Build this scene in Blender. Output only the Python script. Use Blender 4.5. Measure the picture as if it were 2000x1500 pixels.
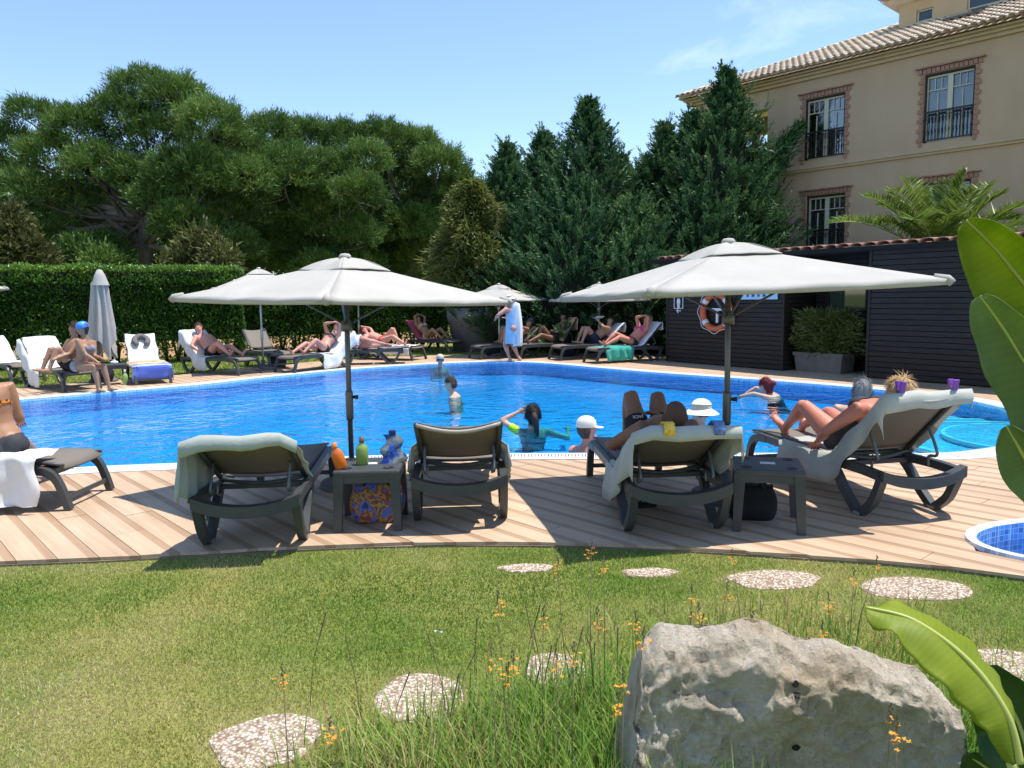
import bpy, bmesh, math, random
import numpy as np
from mathutils import Vector, Matrix, Quaternion, noise
from mathutils.geometry import tessellate_polygon

for o in list(bpy.data.objects):
    bpy.data.objects.remove(o, do_unlink=True)
SC = bpy.context.scene
COL = SC.collection
R = math.radians
rng = np.random.default_rng(7)
random.seed(7)

# ------------------------------------------------------------------ camera
EYE, FPX, PITCH, ROLL = 1.6, 1500.0, R(6.466), R(-0.8)
cam_d = bpy.data.cameras.new('camera')
cam_d.sensor_width = 36; cam_d.lens = 36 * FPX / 2000
cam_d.clip_start = 0.05; cam_d.clip_end = 2000
cam = bpy.data.objects.new('camera', cam_d); COL.objects.link(cam)
CAM_M = Matrix.Translation((0, 0, EYE)) @ Matrix.Rotation(R(90) - PITCH, 4, 'X') @ Matrix.Rotation(ROLL, 4, 'Z')
cam.matrix_world = CAM_M
SC.camera = cam
# ------------------------------------------------------------------ sky and sun
SUN = Vector((0.30, 0.07, 0.95)).normalized()
world = bpy.data.worlds.new('World'); SC.world = world; world.use_nodes = True
wn, wl = world.node_tree.nodes, world.node_tree.links
wn.clear()
w_out = wn.new('ShaderNodeOutputWorld'); w_bg = wn.new('ShaderNodeBackground')
w_sky = wn.new('ShaderNodeTexSky'); w_sky.sky_type = 'NISHITA'; w_sky.sun_disc = False
w_sky.sun_elevation = math.asin(SUN.z); w_sky.sun_rotation = math.atan2(SUN.x, SUN.y)
w_sky.air_density = 1.0; w_sky.dust_density = 0.1; w_sky.ozone_density = 3.0
w_bg.inputs['Strength'].default_value = 0.125
w_tc = wn.new('ShaderNodeTexCoord')
w_map = wn.new('ShaderNodeMapping'); w_map.inputs['Scale'].default_value = (1.3, 1.3, 4.2)
w_map.inputs['Location'].default_value = (0.84, 0.47, 0.73)
w_noi = wn.new('ShaderNodeTexNoise'); w_noi.inputs['Scale'].default_value = 1.7
w_noi.inputs['Detail'].default_value = 9; w_noi.inputs['Roughness'].default_value = 0.6; w_noi.inputs['Distortion'].default_value = 0.5
w_rmp = wn.new('ShaderNodeValToRGB')
w_rmp.color_ramp.elements[0].position = 0.61; w_rmp.color_ramp.elements[0].color = (0, 0, 0, 1)
w_rmp.color_ramp.elements[1].position = 0.86; w_rmp.color_ramp.elements[1].color = (0.5, 0.5, 0.5, 1)
w_mix = wn.new('ShaderNodeMix'); w_mix.data_type = 'RGBA'
w_mix.inputs[7].default_value = (7.0, 7.4, 8.0, 1)
wl.new(w_tc.outputs['Generated'], w_map.inputs[0]); wl.new(w_map.outputs[0], w_noi.inputs[0])
wl.new(w_noi.outputs[0], w_rmp.inputs[0]); wl.new(w_rmp.outputs[0], w_mix.inputs[0])
wl.new(w_sky.outputs[0], w_mix.inputs[6]); wl.new(w_mix.outputs[2], w_bg.inputs['Color'])
wl.new(w_bg.outputs[0], w_out.inputs[0])
sun_d = bpy.data.lights.new('sun', 'SUN'); sun_d.energy = 3.5; sun_d.angle = R(0.53); sun_d.color = (1, 0.955, 0.88)
sun = bpy.data.objects.new('sun', sun_d); COL.objects.link(sun)
sun.rotation_mode = 'QUATERNION'; sun.rotation_quaternion = SUN.to_track_quat('Z', 'Y'); sun.location = (6, 3, 30)
# ------------------------------------------------------------------ exposure / render
vs = SC.view_settings
SC.display_settings.display_device = 'sRGB'
vs.view_transform = 'Standard'; vs.look = 'None'; vs.gamma = 1; vs.use_curve_mapping = False
vs.exposure = 0.9
cy = SC.cycles
cy.use_denoising = True
try: cy.denoiser = 'OPENIMAGEDENOISE'
except Exception: pass
cy.max_bounces = 7; cy.diffuse_bounces = 3; cy.glossy_bounces = 3; cy.transparent_max_bounces = 12
cy.caustics_reflective = False; cy.caustics_refractive = False
cy.sample_clamp_indirect = 6

# ------------------------------------------------------------------ helpers
CAM_R = CAM_M.to_3x3()
def ray(px, py):
    return CAM_R @ Vector(((px - 1000) / FPX, (750 - py) / FPX, -1))
def gp(px, py, z=0.0):                      # point of the level z that stands under a pixel of the photo
    d = ray(px, py); t = (z - EYE) / d.z
    return Vector((d.x * t, d.y * t, z))
def at(px, py, dist):                       # point at a distance dist (along world y)
    d = ray(px, py); t = dist / d.y
    return Vector((d.x * t, d.y * t, EYE + d.z * t))
def catmull(pts, n=8, closed=False):
    P = [Vector(p) for p in pts]; out = []; N = len(P)
    for i in range(N if closed else N - 1):
        if closed: p0, p1, p2, p3 = P[i - 1], P[i], P[(i + 1) % N], P[(i + 2) % N]
        else: p0, p1, p2, p3 = P[max(i - 1, 0)], P[i], P[i + 1], P[min(i + 2, N - 1)]
        for k in range(n):
            t = k / n
            out.append(0.5 * ((2 * p1) + (p2 - p0) * t + (2 * p0 - 5 * p1 + 4 * p2 - p3) * t * t + (3 * p1 - p0 - 3 * p2 + p3) * t ** 3))
    if not closed: out.append(P[-1].copy())
    return out
def lerp(a, b, t): return a + (b - a) * t

def link(name, me, mats, parent=None, smooth=False):
    if not isinstance(mats, (list, tuple)): mats = [mats]
    for m in mats: me.materials.append(m)
    if smooth:
        me.polygons.foreach_set('use_smooth', np.ones(len(me.polygons), dtype=bool))
    o = bpy.data.objects.new(name, me); COL.objects.link(o)
    if parent is not None: o.parent = parent
    return o
def tag(o, label=None, cat=None, group=None, kind=None):
    if label: o['label'] = label
    if cat: o['category'] = cat
    if group: o['group'] = group
    if kind: o['kind'] = kind
    return o
def thing(name, label, cat, loc=(0, 0, 0), rz=0.0, group=None):
    o = bpy.data.objects.new(name, None); COL.objects.link(o)
    o.empty_display_size = 0.1
    o.location = loc; o.rotation_euler = (0, 0, rz)
    return tag(o, label, cat, group)
def dup(root, label=None, loc=None, rz=None):
    r = root.copy(); COL.objects.link(r)
    if loc is not None: r.location = loc
    if rz is not None: r.rotation_euler = (0, 0, rz)
    if label: r['label'] = label
    for ch in list(root.children):
        c = ch.copy(); COL.objects.link(c); c.parent = r; c.matrix_parent_inverse = ch.matrix_parent_inverse
        for g in list(ch.children):
            d = g.copy(); COL.objects.link(d); d.parent = c; d.matrix_parent_inverse = g.matrix_parent_inverse
    return r
def raw(name, V, F, mats, parent=None, attr=None, smooth=False):
    """V (n,3) array, F (m,3|4) array of indices, attr: one float per vertex"""
    V = np.asarray(V, np.float32); F = np.asarray(F, np.int32); k = F.shape[1]
    me = bpy.data.meshes.new(name)
    me.vertices.add(len(V)); me.vertices.foreach_set('co', V.ravel())
    me.loops.add(F.size); me.loops.foreach_set('vertex_index', F.ravel())
    me.polygons.add(len(F)); me.polygons.foreach_set('loop_start', np.arange(0, F.size, k, dtype=np.int32))
    if attr is not None:
        a = me.attributes.new('tint', 'FLOAT', 'POINT'); a.data.foreach_set('value', np.asarray(attr, np.float32))
    me.update(calc_edges=True); me.validate()
    return link(name, me, mats, parent, smooth)

class MB:
    """collects shapes; build() links them as ONE mesh object"""
    def __init__(s): s.v = []; s.f = []; s.m = []
    def add(s, V, F, mi=0):
        b = len(s.v); s.v += [tuple(p) for p in V]; s.f += [tuple(b + i for i in f) for f in F]; s.m += [mi] * len(F); return s
    def box(s, c, d, mi=0, rot=None):
        x, y, z = d[0] / 2, d[1] / 2, d[2] / 2
        V = [Vector((sx * x, sy * y, sz * z)) for sz in (-1, 1) for sy in (-1, 1) for sx in (-1, 1)]
        if rot is not None: V = [rot @ p for p in V]
        c = Vector(c)
        return s.add([p + c for p in V], [(0, 2, 3, 1), (4, 5, 7, 6), (0, 1, 5, 4), (2, 6, 7, 3), (0, 4, 6, 2), (1, 3, 7, 5)], mi)
    def bbox(s, c, d, b=0.01, mi=0, rot=None):      # box with chamfered edges
        bm = bmesh.new(); bmesh.ops.create_cube(bm, size=1)
        for v in bm.verts: v.co = Vector((v.co.x * d[0], v.co.y * d[1], v.co.z * d[2]))
        bmesh.ops.bevel(bm, geom=list(bm.edges), offset=b, segments=2, affect='EDGES', profile=0.5)
        c = Vector(c); bm.verts.index_update()
        V = [(rot @ v.co if rot is not None else v.co) + c for v in bm.verts]
        s.add(V, [[v.index for v in f.verts] for f in bm.faces], mi); bm.free(); return s
    def tube(s, path, rad, n=8, mi=0, cap=True, flat=None, up=None):
        P = [Vector(p) for p in path]; N = len(P)
        rs = [rad] * N if not isinstance(rad, (list, tuple)) else rad
        V = []; F = []; prev = None
        for i in range(N):
            t = (P[min(i + 1, N - 1)] - P[max(i - 1, 0)])
            t = t.normalized() if t.length > 1e-9 else Vector((0, 0, 1))
            if up is not None: ref = Vector(up)
            elif prev is not None: ref = prev
            else: ref = Vector((0, 0, 1)) if abs(t.z) < 0.9 else Vector((1, 0, 0))
            b = t.cross(ref)
            if b.length < 1e-6: b = t.cross(Vector((1, 0, 0)) if abs(t.x) < .9 else Vector((0, 1, 0)))
            b.normalize(); a = b.cross(t).normalized(); prev = a
            r = rs[i]; ra, rb = (r, r) if not isinstance(r, (tuple, list)) else r
            for k in range(n):
                an = 2 * math.pi * k / n
                V.append(P[i] + a * (ra * math.cos(an)) + b * (rb * math.sin(an)))
        for i in range(N - 1):
            for k in range(n):
                k2 = (k + 1) % n
                F.append((i * n + k, i * n + k2, (i + 1) * n + k2, (i + 1) * n + k))
        if cap: F.append(tuple(range(n - 1, -1, -1))); F.append(tuple((N - 1) * n + k for k in range(n)))
        return s.add(V, F, mi)
    def lathe(s, prof, n=24, c=(0, 0, 0), mi=0, cap=True):
        V = []; F = []; N = len(prof); c = Vector(c)
        for r, z in prof:
            for k in range(n):
                an = 2 * math.pi * k / n; V.append(c + Vector((r * math.cos(an), r * math.sin(an), z)))
        for i in range(N - 1):
            for k in range(n):
                k2 = (k + 1) % n; F.append((i * n + k, i * n + k2, (i + 1) * n + k2, (i + 1) * n + k))
        if cap: F.append(tuple(range(n - 1, -1, -1))); F.append(tuple((N - 1) * n + k for k in range(n)))
        return s.add(V, F, mi)
    def strap(s, path, th, w, mi=0):
        """path in the xz plane [(x, z, y)], thickness th in that plane, w wide along y"""
        N = len(path); V = []; F = []
        ths = th if isinstance(th, (list, tuple)) else [th] * N
        for i in range(N):
            a = path[max(i - 1, 0)]; b = path[min(i + 1, N - 1)]
            dx, dz = b[0] - a[0], b[1] - a[1]; L = math.hypot(dx, dz) or 1; nx, nz = -dz / L, dx / L
            x, z, y = path[i]; h = ths[i] / 2
            V += [(x + nx * h, y - w / 2, z + nz * h), (x + nx * h, y + w / 2, z + nz * h), (x - nx * h, y + w / 2, z - nz * h), (x - nx * h, y - w / 2, z - nz * h)]
        for i in range(N - 1):
            for k in range(4):
                k2 = (k + 1) % 4; F.append((i * 4 + k, i * 4 + k2, i * 4 + 4 + k2, i * 4 + 4 + k))
        F += [(3, 2, 1, 0), tuple((N - 1) * 4 + k for k in range(4))]
        return s.add(V, F, mi)
    def sheet(s, G, th=0.0, mi=0):
        """G[i][j] grid of points; th > 0 gives it a back face and rim"""
        n, m = len(G), len(G[0]); V = [Vector(p) for r in G for p in r]
        F = [(i * m + j, i * m + j + 1, (i + 1) * m + j + 1, (i + 1) * m + j) for i in range(n - 1) for j in range(m - 1)]
        if th:
            nv = len(V); NR = [Vector((0, 0, 0)) for _ in V]
            for f in F:
                q = (V[f[2]] - V[f[0]]).cross(V[f[3]] - V[f[1]])
                for i in f: NR[i] += q
            V = V + [p - q.normalized() * th if q.length else p - Vector((0, 0, th)) for p, q in zip(V, NR)]
            F += [tuple(nv + i for i in reversed(f)) for f in F[:]]
            rim = [j for j in range(m)] + [i * m + m - 1 for i in range(1, n)] + [(n - 1) * m + j for j in range(m - 2, -1, -1)] + [i * m for i in range(n - 2, 0, -1)]
            for a, b in zip(rim, rim[1:] + rim[:1]): F.append((b, a, nv + a, nv + b))
        return s.add(V, F, mi)
    def build(s, name, mats, parent=None, smooth=False, fix=True):
        me = bpy.data.meshes.new(name); me.from_pydata([tuple(p) for p in s.v], [], s.f)
        me.polygons.foreach_set('material_index', np.array(s.m, np.int32))
        if fix:
            bm = bmesh.new(); bm.from_mesh(me); bmesh.ops.recalc_face_normals(bm, faces=bm.faces); bm.to_mesh(me); bm.free()
        me.update()
        return link(name, me, mats, parent, smooth)

# ------------------------------------------------------------------ materials
def nodes(m):
    m.use_nodes = True; nt = m.node_tree; return nt, nt.nodes, nt.links, nt.nodes['Principled BSDF']
def M(name, c, rough=0.6, c2=None, scale=6.0, detail=5, bump=0.0, bscale=None, spec=0.4, metal=0.0, lo=0.35, hi=0.65, stretch=(1, 1, 1), sss=0.0, trans=0.0, sheen=0.0, coord='Object'):
    m = bpy.data.materials.new(name); nt, N, L, P = nodes(m)
    P.inputs['Roughness'].default_value = rough; P.inputs['Metallic'].default_value = metal
    P.inputs['Specular IOR Level'].default_value = spec
    if sheen: P.inputs['Sheen Weight'].default_value = sheen
    if sss:
        P.inputs['Subsurface Weight'].default_value = sss; P.inputs['Subsurface Radius'].default_value = (1, .35, .2); P.inputs['Subsurface Scale'].default_value = 0.01
    P.inputs['Base Color'].default_value = (*c, 1)
    tc = N.new('ShaderNodeTexCoord'); mp = N.new('ShaderNodeMapping'); mp.inputs['Scale'].default_value = stretch
    L.new(tc.outputs[coord], mp.inputs[0])
    src = None
    if c2 is not None:
        n1 = N.new('ShaderNodeTexNoise'); n1.inputs['Scale'].default_value = scale; n1.inputs['Detail'].default_value = detail
        L.new(mp.outputs[0], n1.inputs[0])
        r = N.new('ShaderNodeValToRGB'); r.color_ramp.elements[0].position = lo; r.color_ramp.elements[1].position = hi
        r.color_ramp.elements[0].color = (*c, 1); r.color_ramp.elements[1].color = (*c2, 1)
        L.new(n1.outputs[0], r.inputs[0]); L.new(r.outputs[0], P.inputs['Base Color']); src = r.outputs[0]
    if bump:
        n2 = N.new('ShaderNodeTexNoise'); n2.inputs['Scale'].default_value = bscale or scale * 4; n2.inputs['Detail'].default_value = 6
        L.new(mp.outputs[0], n2.inputs[0])
        b = N.new('ShaderNodeBump'); b.inputs['Strength'].default_value = bump; b.inputs['Distance'].default_value = 0.02
        L.new(n2.outputs[0], b.inputs['Height']); L.new(b.outputs[0], P.inputs['Normal'])
    if trans:
        t = N.new('ShaderNodeBsdfTranslucent'); mx = N.new('ShaderNodeMixShader'); mx.inputs[0].default_value = trans
        t.inputs[0].default_value = (*c, 1)
        if src is not None: L.new(src, t.inputs[0])
        L.new(P.outputs[0], mx.inputs[1]); L.new(t.outputs[0], mx.inputs[2]); L.new(mx.outputs[0], N['Material Output'].inputs[0])
    return m
def foliage(name, dark, light, trans=0.25, rough=0.55, mid=None, spec=0.3):
    """leaf colour runs from dark to light with the leaf's own tint"""
    m = bpy.data.materials.new(name); nt, N, L, P = nodes(m)
    a = N.new('ShaderNodeAttribute'); a.attribute_name = 'tint'
    r = N.new('ShaderNodeValToRGB'); r.color_ramp.elements[0].color = (*dark, 1); r.color_ramp.elements[1].color = (*light, 1)
    if mid: e = r.color_ramp.elements.new(0.5); e.color = (*mid, 1)
    L.new(a.outputs['Fac'], r.inputs[0]); L.new(r.outputs[0], P.inputs['Base Color'])
    P.inputs['Roughness'].default_value = rough; P.inputs['Specular IOR Level'].default_value = spec
    if trans:
        t = N.new('ShaderNodeBsdfTranslucent'); mx = N.new('ShaderNodeMixShader'); mx.inputs[0].default_value = trans
        L.new(r.outputs[0], t.inputs[0]); L.new(P.outputs[0], mx.inputs[1]); L.new(t.outputs[0], mx.inputs[2])
        L.new(mx.outputs[0], N['Material Output'].inputs[0])
    return m
# ================================================================== POOL, DECK, GROUND
GZ = -0.035                                   # lawn level; the deck is z = 0
DU = Vector((-0.669, 0.743, 0)).normalized() # run of the planks, the hut wall and the facade
DV = Vector((DU.y, -DU.x, 0))                # towards the right and away
DANG = math.atan2(DU.y, DU.x)

pool_px = [(20, 917), (214, 910), (395, 903), (700, 891), (1000, 886), (1400, 885), (1792, 886), (1900, 879), (1965, 867), (2040, 845), (2045, 818),
           (1960, 798), (1853, 777), (1666, 757), (1480, 742), (1280, 728), (1150, 717), (1060, 709.5), (985, 707), (880, 709), (700, 720), (520, 737), (395, 751), (200, 767), (12, 783)]
pool_pts = [gp(x, y, 0) for x, y in pool_px] + [Vector((-9.9, 12.2, 0)), Vector((-10.6, 10.6, 0)), Vector((-9.6, 8.8, 0)), Vector((-7.4, 7.75, 0))]
POOL = catmull(pool_pts, 6, True)
def area2(P): return sum(P[i - 1].x * P[i].y - P[i].x * P[i - 1].y for i in range(len(P)))
if area2(POOL) < 0: POOL.reverse()
def offset(P, d):
    out = []; n = len(P)
    for i in range(n):
        t = (P[(i + 1) % n] - P[i - 1]); t.normalize()
        out.append(P[i] + Vector((t.y, -t.x, 0)) * d)
    return out
def resample(P, step):
    out = []; acc = 0.0; n = len(P)
    for i in range(n):
        a, b = P[i], P[(i + 1) % n]; L = (b - a).length; s = acc
        while s < L: out.append(a.lerp(b, s / L)); s += step
        acc = s - L
    return out
POOL = resample(POOL, 0.2)
def zat(P, z): return [Vector((p.x, p.y, z)) for p in P]
def poly_fill(outer, holes, z):
    loops = [zat(outer, z)] + [zat(h, z) for h in holes]
    V = [p for l in loops for p in l]
    T = []
    for a, b, c in tessellate_polygon(loops):
        T.append((a, b, c) if (V[b] - V[a]).cross(V[c] - V[a]).z > 0 else (a, c, b))      # faces look up
    return V, T
def ring(mb, P, d0, d1, z0, z1, mi=0):
    A, B = zat(offset(P, d0), z0), zat(offset(P, d1), z1); n = len(P)
    return mb.add(A + B, [(i, (i + 1) % n, n + (i + 1) % n, n + i) for i in range(n)], mi)

# small round pool, mostly out of frame on the right
SPA_C = gp(2178, 1062, 0); SPA_C = Vector((SPA_C.x, SPA_C.y, 0))
SPA_R = 0.83
SPA = [SPA_C + Vector((math.cos(a) * SPA_R, math.sin(a) * .46, 0)) for a in np.linspace(0, 2 * math.pi, 64, endpoint=False)]

near_edge = [gp(x, y, 0) for x, y in [(-500, 1116), (0, 1097), (200, 1089), (350, 1081), (700, 1063), (1000, 1059), (1300, 1068), (1600, 1086), (1800, 1101), (2000, 1124), (2400, 1185)]]
far_edge = [gp(x, y, 0) for x, y in [(1290, 698), (1180, 690), (1040, 691), (900, 693), (740, 697), (640, 704), (500, 716), (340, 733), (160, 746), (0, 759), (-300, 790)]]
DECK = catmull(near_edge, 6) + [Vector((10.5, 9.0, 0)), Vector((8.6, 14.2, 0)), Vector((5.4, 19.0, 0))] + catmull(far_edge, 5) + [Vector((-13.5, 12, 0)), Vector((-13, 8, 0))]
if area2(DECK) < 0: DECK.reverse()

# ---- materials of the setting
def mosaic(name, base, grout, scale, var=0.35, rough=0.18):
    m = bpy.data.materials.new(name); nt, N, L, P = nodes(m)
    tc = N.new('ShaderNodeTexCoord')
    br = N.new('ShaderNodeTexVoronoi'); br.distance = 'CHEBYCHEV'; br.inputs['Randomness'].default_value = 0.0; br.inputs['Scale'].default_value = scale
    L.new(tc.outputs['Object'], br.inputs[0])
    wn_ = N.new('ShaderNodeTexWhiteNoise'); L.new(br.outputs['Position'], wn_.inputs[0])
    n = N.new('ShaderNodeTexNoise'); n.inputs['Scale'].default_value = 1.1; n.inputs['Detail'].default_value = 3; L.new(tc.outputs['Object'], n.inputs[0])
    mx = N.new('ShaderNodeMix'); mx.data_type = 'RGBA'
    mx.inputs[6].default_value = (*[c * (1 - var) for c in base], 1); mx.inputs[7].default_value = (*[min(1, c * (1 + var)) for c in base], 1)
    L.new(wn_.outputs[0], mx.inputs[0])
    gt = N.new('ShaderNodeMath'); gt.operation = 'GREATER_THAN'; gt.inputs[1].default_value = 0.455; L.new(br.outputs['Distance'], gt.inputs[0])
    m2 = N.new('ShaderNodeMix'); m2.data_type = 'RGBA'; L.new(gt.outputs[0], m2.inputs[0]); L.new(mx.outputs[2], m2.inputs[6]); m2.inputs[7].default_value = (*grout, 1)
    L.new(m2.outputs[2], P.inputs['Base Color']); P.inputs['Roughness'].default_value = rough
    return m
mt_mosaic = mosaic('pool mosaic', (0.10, 0.40, 0.80), (0.16, 0.52, 0.84), 40, 0.30)
mt_stepm = mosaic('pale step mosaic', (0.42, 0.62, 0.76), (0.55, 0.7, 0.8), 40, 0.25)
mt_nose = M('white step nosing', (0.86, 0.88, 0.88), 0.4)
mt_spa = mosaic('small pool mosaic', (0.14, 0.33, 0.70), (0.62, 0.72, 0.82), 25, 0.3)
mt_white = M('white coping', (0.72, 0.72, 0.69), 0.45, (0.80, 0.80, 0.78), 9, bump=0.1)
mt_bluestrip = mosaic('light blue edge tile', (0.30, 0.52, 0.80), (0.62, 0.72, 0.82), 26, 0.2)

def plank_material():
    m = bpy.data.materials.new('wood look deck plank'); nt, N, L, P = nodes(m)
    tc = N.new('ShaderNodeTexCoord'); mp = N.new('ShaderNodeMapping'); mp.vector_type = 'POINT'
    mp.inputs['Rotation'].default_value = (0, 0, -DANG); L.new(tc.outputs['Object'], mp.inputs[0])
    sp = N.new('ShaderNodeSeparateXYZ'); L.new(mp.outputs[0], sp.inputs[0])
    def math_(op, a, b=None):
        n = N.new('ShaderNodeMath'); n.operation = op
        for i, q in enumerate((a, b)):
            if q is None: continue
            if isinstance(q, (int, float)): n.inputs[i].default_value = q
            else: L.new(q, n.inputs[i])
        return n.outputs[0]
    y = math_('MULTIPLY', sp.outputs['Y'], 5.0)
    fr = math_('FRACT', math_('ADD', y, 1000.0))
    smooth_part = math_('LESS_THAN', fr, 0.27)
    groove = math_('FRACT', math_('MULTIPLY', fr, 11.0)); gm = math_('LESS_THAN', groove, 0.30)
    gm = math_('MULTIPLY', gm, math_('SUBTRACT', 1.0, smooth_part))
    n1 = N.new('ShaderNodeTexNoise'); n1.inputs['Scale'].default_value = 2.2; n1.inputs['Detail'].default_value = 8; n1.inputs['Roughness'].default_value = 0.65
    mp2 = N.new('ShaderNodeMapping'); mp2.inputs['Scale'].default_value = (0.5, 9, 1); L.new(mp.outputs[0], mp2.inputs[0]); L.new(mp2.outputs[0], n1.inputs[0])
    r = N.new('ShaderNodeValToRGB'); r.color_ramp.elements[0].position = 0.3; r.color_ramp.elements[1].position = 0.72
    r.color_ramp.elements[0].color = (0.47, 0.325, 0.215, 1); r.color_ramp.elements[1].color = (0.60, 0.44, 0.305, 1)
    L.new(n1.outputs[0], r.inputs[0])
    oi = N.new('ShaderNodeObjectInfo')
    hs = N.new('ShaderNodeHueSaturation'); L.new(r.outputs[0], hs.inputs['Color'])
    L.new(math_('ADD', math_('MULTIPLY', oi.outputs['Random'], 0.10), 0.97), hs.inputs['Value'])
    mx = N.new('ShaderNodeMix'); mx.data_type = 'RGBA'; mx.blend_type = 'MULTIPLY'; mx.inputs[7].default_value = (0.72, 0.66, 0.60, 1)
    L.new(smooth_part, mx.inputs[0]); L.new(hs.outputs[0], mx.inputs[6])
    n3 = N.new('ShaderNodeTexNoise'); n3.inputs['Scale'].default_value = 0.9; n3.inputs['Detail'].default_value = 6; L.new(mp.outputs[0], n3.inputs[0])
    r3 = N.new('ShaderNodeValToRGB'); r3.color_ramp.elements[0].position = 0.35; r3.color_ramp.elements[1].position = 0.7
    r3.color_ramp.elements[0].color = (0.84, 0.82, 0.80, 1); r3.color_ramp.elements[1].color = (1.05, 1.05, 1.05, 1); L.new(n3.outputs[0], r3.inputs[0])
    mx3 = N.new('ShaderNodeMix'); mx3.data_type = 'RGBA'; mx3.blend_type = 'MULTIPLY'; mx3.inputs[0].default_value = 1
    L.new(mx.outputs[2], mx3.inputs[6]); L.new(r3.outputs[0], mx3.inputs[7])
    L.new(mx3.outputs[2], P.inputs['Base Color'])
    bp = N.new('ShaderNodeBump'); bp.inputs['Strength'].default_value = 0.5; bp.inputs['Distance'].default_value = 0.004; bp.invert = True
    L.new(gm, bp.inputs['Height']); L.new(bp.outputs[0], P.inputs['Normal'])
    P.inputs['Roughness'].default_value = 0.62; P.inputs['Specular IOR Level'].default_value = 0.3
    return m
mt_plank = plank_material()
mt_grout = M('deck joint', (0.26, 0.19, 0.13), 0.9, (0.17, 0.13, 0.09), 4, bump=0.3)

def lawn_material():
    m = bpy.data.materials.new('lawn soil and turf'); nt, N, L, P = nodes(m)
    tc = N.new('ShaderNodeTexCoord')
    n1 = N.new('ShaderNodeTexNoise'); n1.inputs['Scale'].default_value = 0.9; n1.inputs['Detail'].default_value = 5; L.new(tc.outputs['Object'], n1.inputs[0])
    r = N.new('ShaderNodeValToRGB'); r.color_ramp.elements[0].position = 0.36; r.color_ramp.elements[1].position = 0.66
    r.color_ramp.elements[0].color = (0.12, 0.19, 0.03, 1); r.color_ramp.elements[1].color = (0.30, 0.28, 0.09, 1); L.new(n1.outputs[0], r.inputs[0])
    n2 = N.new('ShaderNodeTexNoise'); n2.inputs['Scale'].default_value = 60; n2.inputs['Detail'].default_value = 6; L.new(tc.outputs['Object'], n2.inputs[0])
    mx = N.new('ShaderNodeMix'); mx.data_type = 'RGBA'; mx.blend_type = 'MULTIPLY'; mx.inputs[0].default_value = 0.7
    r2 = N.new('ShaderNodeValToRGB'); r2.color_ramp.elements[0].position = 0.3; r2.color_ramp.elements[1].position = 0.7
    r2.color_ramp.elements[0].color = (0.45, 0.45, 0.4, 1); r2.color_ramp.elements[1].color = (1.2, 1.2, 1.1, 1); L.new(n2.outputs[0], r2.inputs[0])
    L.new(r.outputs[0], mx.inputs[6]); L.new(r2.outputs[0], mx.inputs[7]); L.new(mx.outputs[2], P.inputs['Base Color'])
    b = N.new('ShaderNodeBump'); b.inputs['Strength'].default_value = 0.7; b.inputs['Distance'].default_value = 0.03; L.new(n2.outputs[0], b.inputs['Height']); L.new(b.outputs[0], P.inputs['Normal'])
    P.inputs['Roughness'].default_value = 0.9; P.inputs['Specular IOR Level'].default_value = 0.1
    return m
mt_lawn = lawn_material()

# ---- ground: one sheet to the horizon, cut out for the two pools
S = 600
gV, gF = poly_fill([Vector(p) for p in ((-S, -S, 0), (S, -S, 0), (S, S, 0), (-S, S, 0))], [offset(POOL, 0.1), SPA], GZ)
tag(MB().add(gV, gF).build('ground', mt_lawn), kind='structure')

# ---- deck slab (the planks lie on it)
mb = MB(); dV, dF = poly_fill(DECK, [offset(POOL, 0.1), SPA], -0.022); mb.add(dV, dF)
n = len(DECK); A, B = zat(DECK, -0.022), zat(DECK, -0.12)
mb.add(A + B, [(i, (i + 1) % n, n + (i + 1) % n, n + i) for i in range(n)])
deck = tag(mb.build('deck', mt_grout), kind='structure')

def inside(P, X, Y):
    px = np.array([p.x for p in P]); py = np.array([p.y for p in P]); c = np.zeros(X.shape, bool); j = len(P) - 1
    for i in range(len(P)):
        hit = ((py[i] > Y) != (py[j] > Y)) & (X < (px[j] - px[i]) * (Y - py[i]) / (py[j] - py[i] + 1e-12) + px[i]); c ^= hit; j = i
    return c
PW, PL, ST = 0.2, 1.2, 0.03
pool_cut = resample(offset(POOL, 0.13), 0.4); spa_cut = [SPA_C + (p - SPA_C) * 1.03 for p in SPA]
us = np.arange(-8, 26, ST)
planks = []
vs_ = [p.dot(DV) for p in DECK]
k0, k1 = int(math.floor(min(vs_) / PW)), int(math.ceil(max(vs_) / PW))
def row(v):
    X = DU.x * us + DV.x * v; Y = DU.y * us + DV.y * v
    return inside(DECK, X, Y) & ~inside(pool_cut, X, Y) & ~inside(spa_cut, X, Y)
def runs(I):
    d = np.diff(np.concatenate([[0], I.astype(int), [0]])); return list(zip(np.where(d == 1)[0], np.where(d == -1)[0] - 1))
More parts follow.
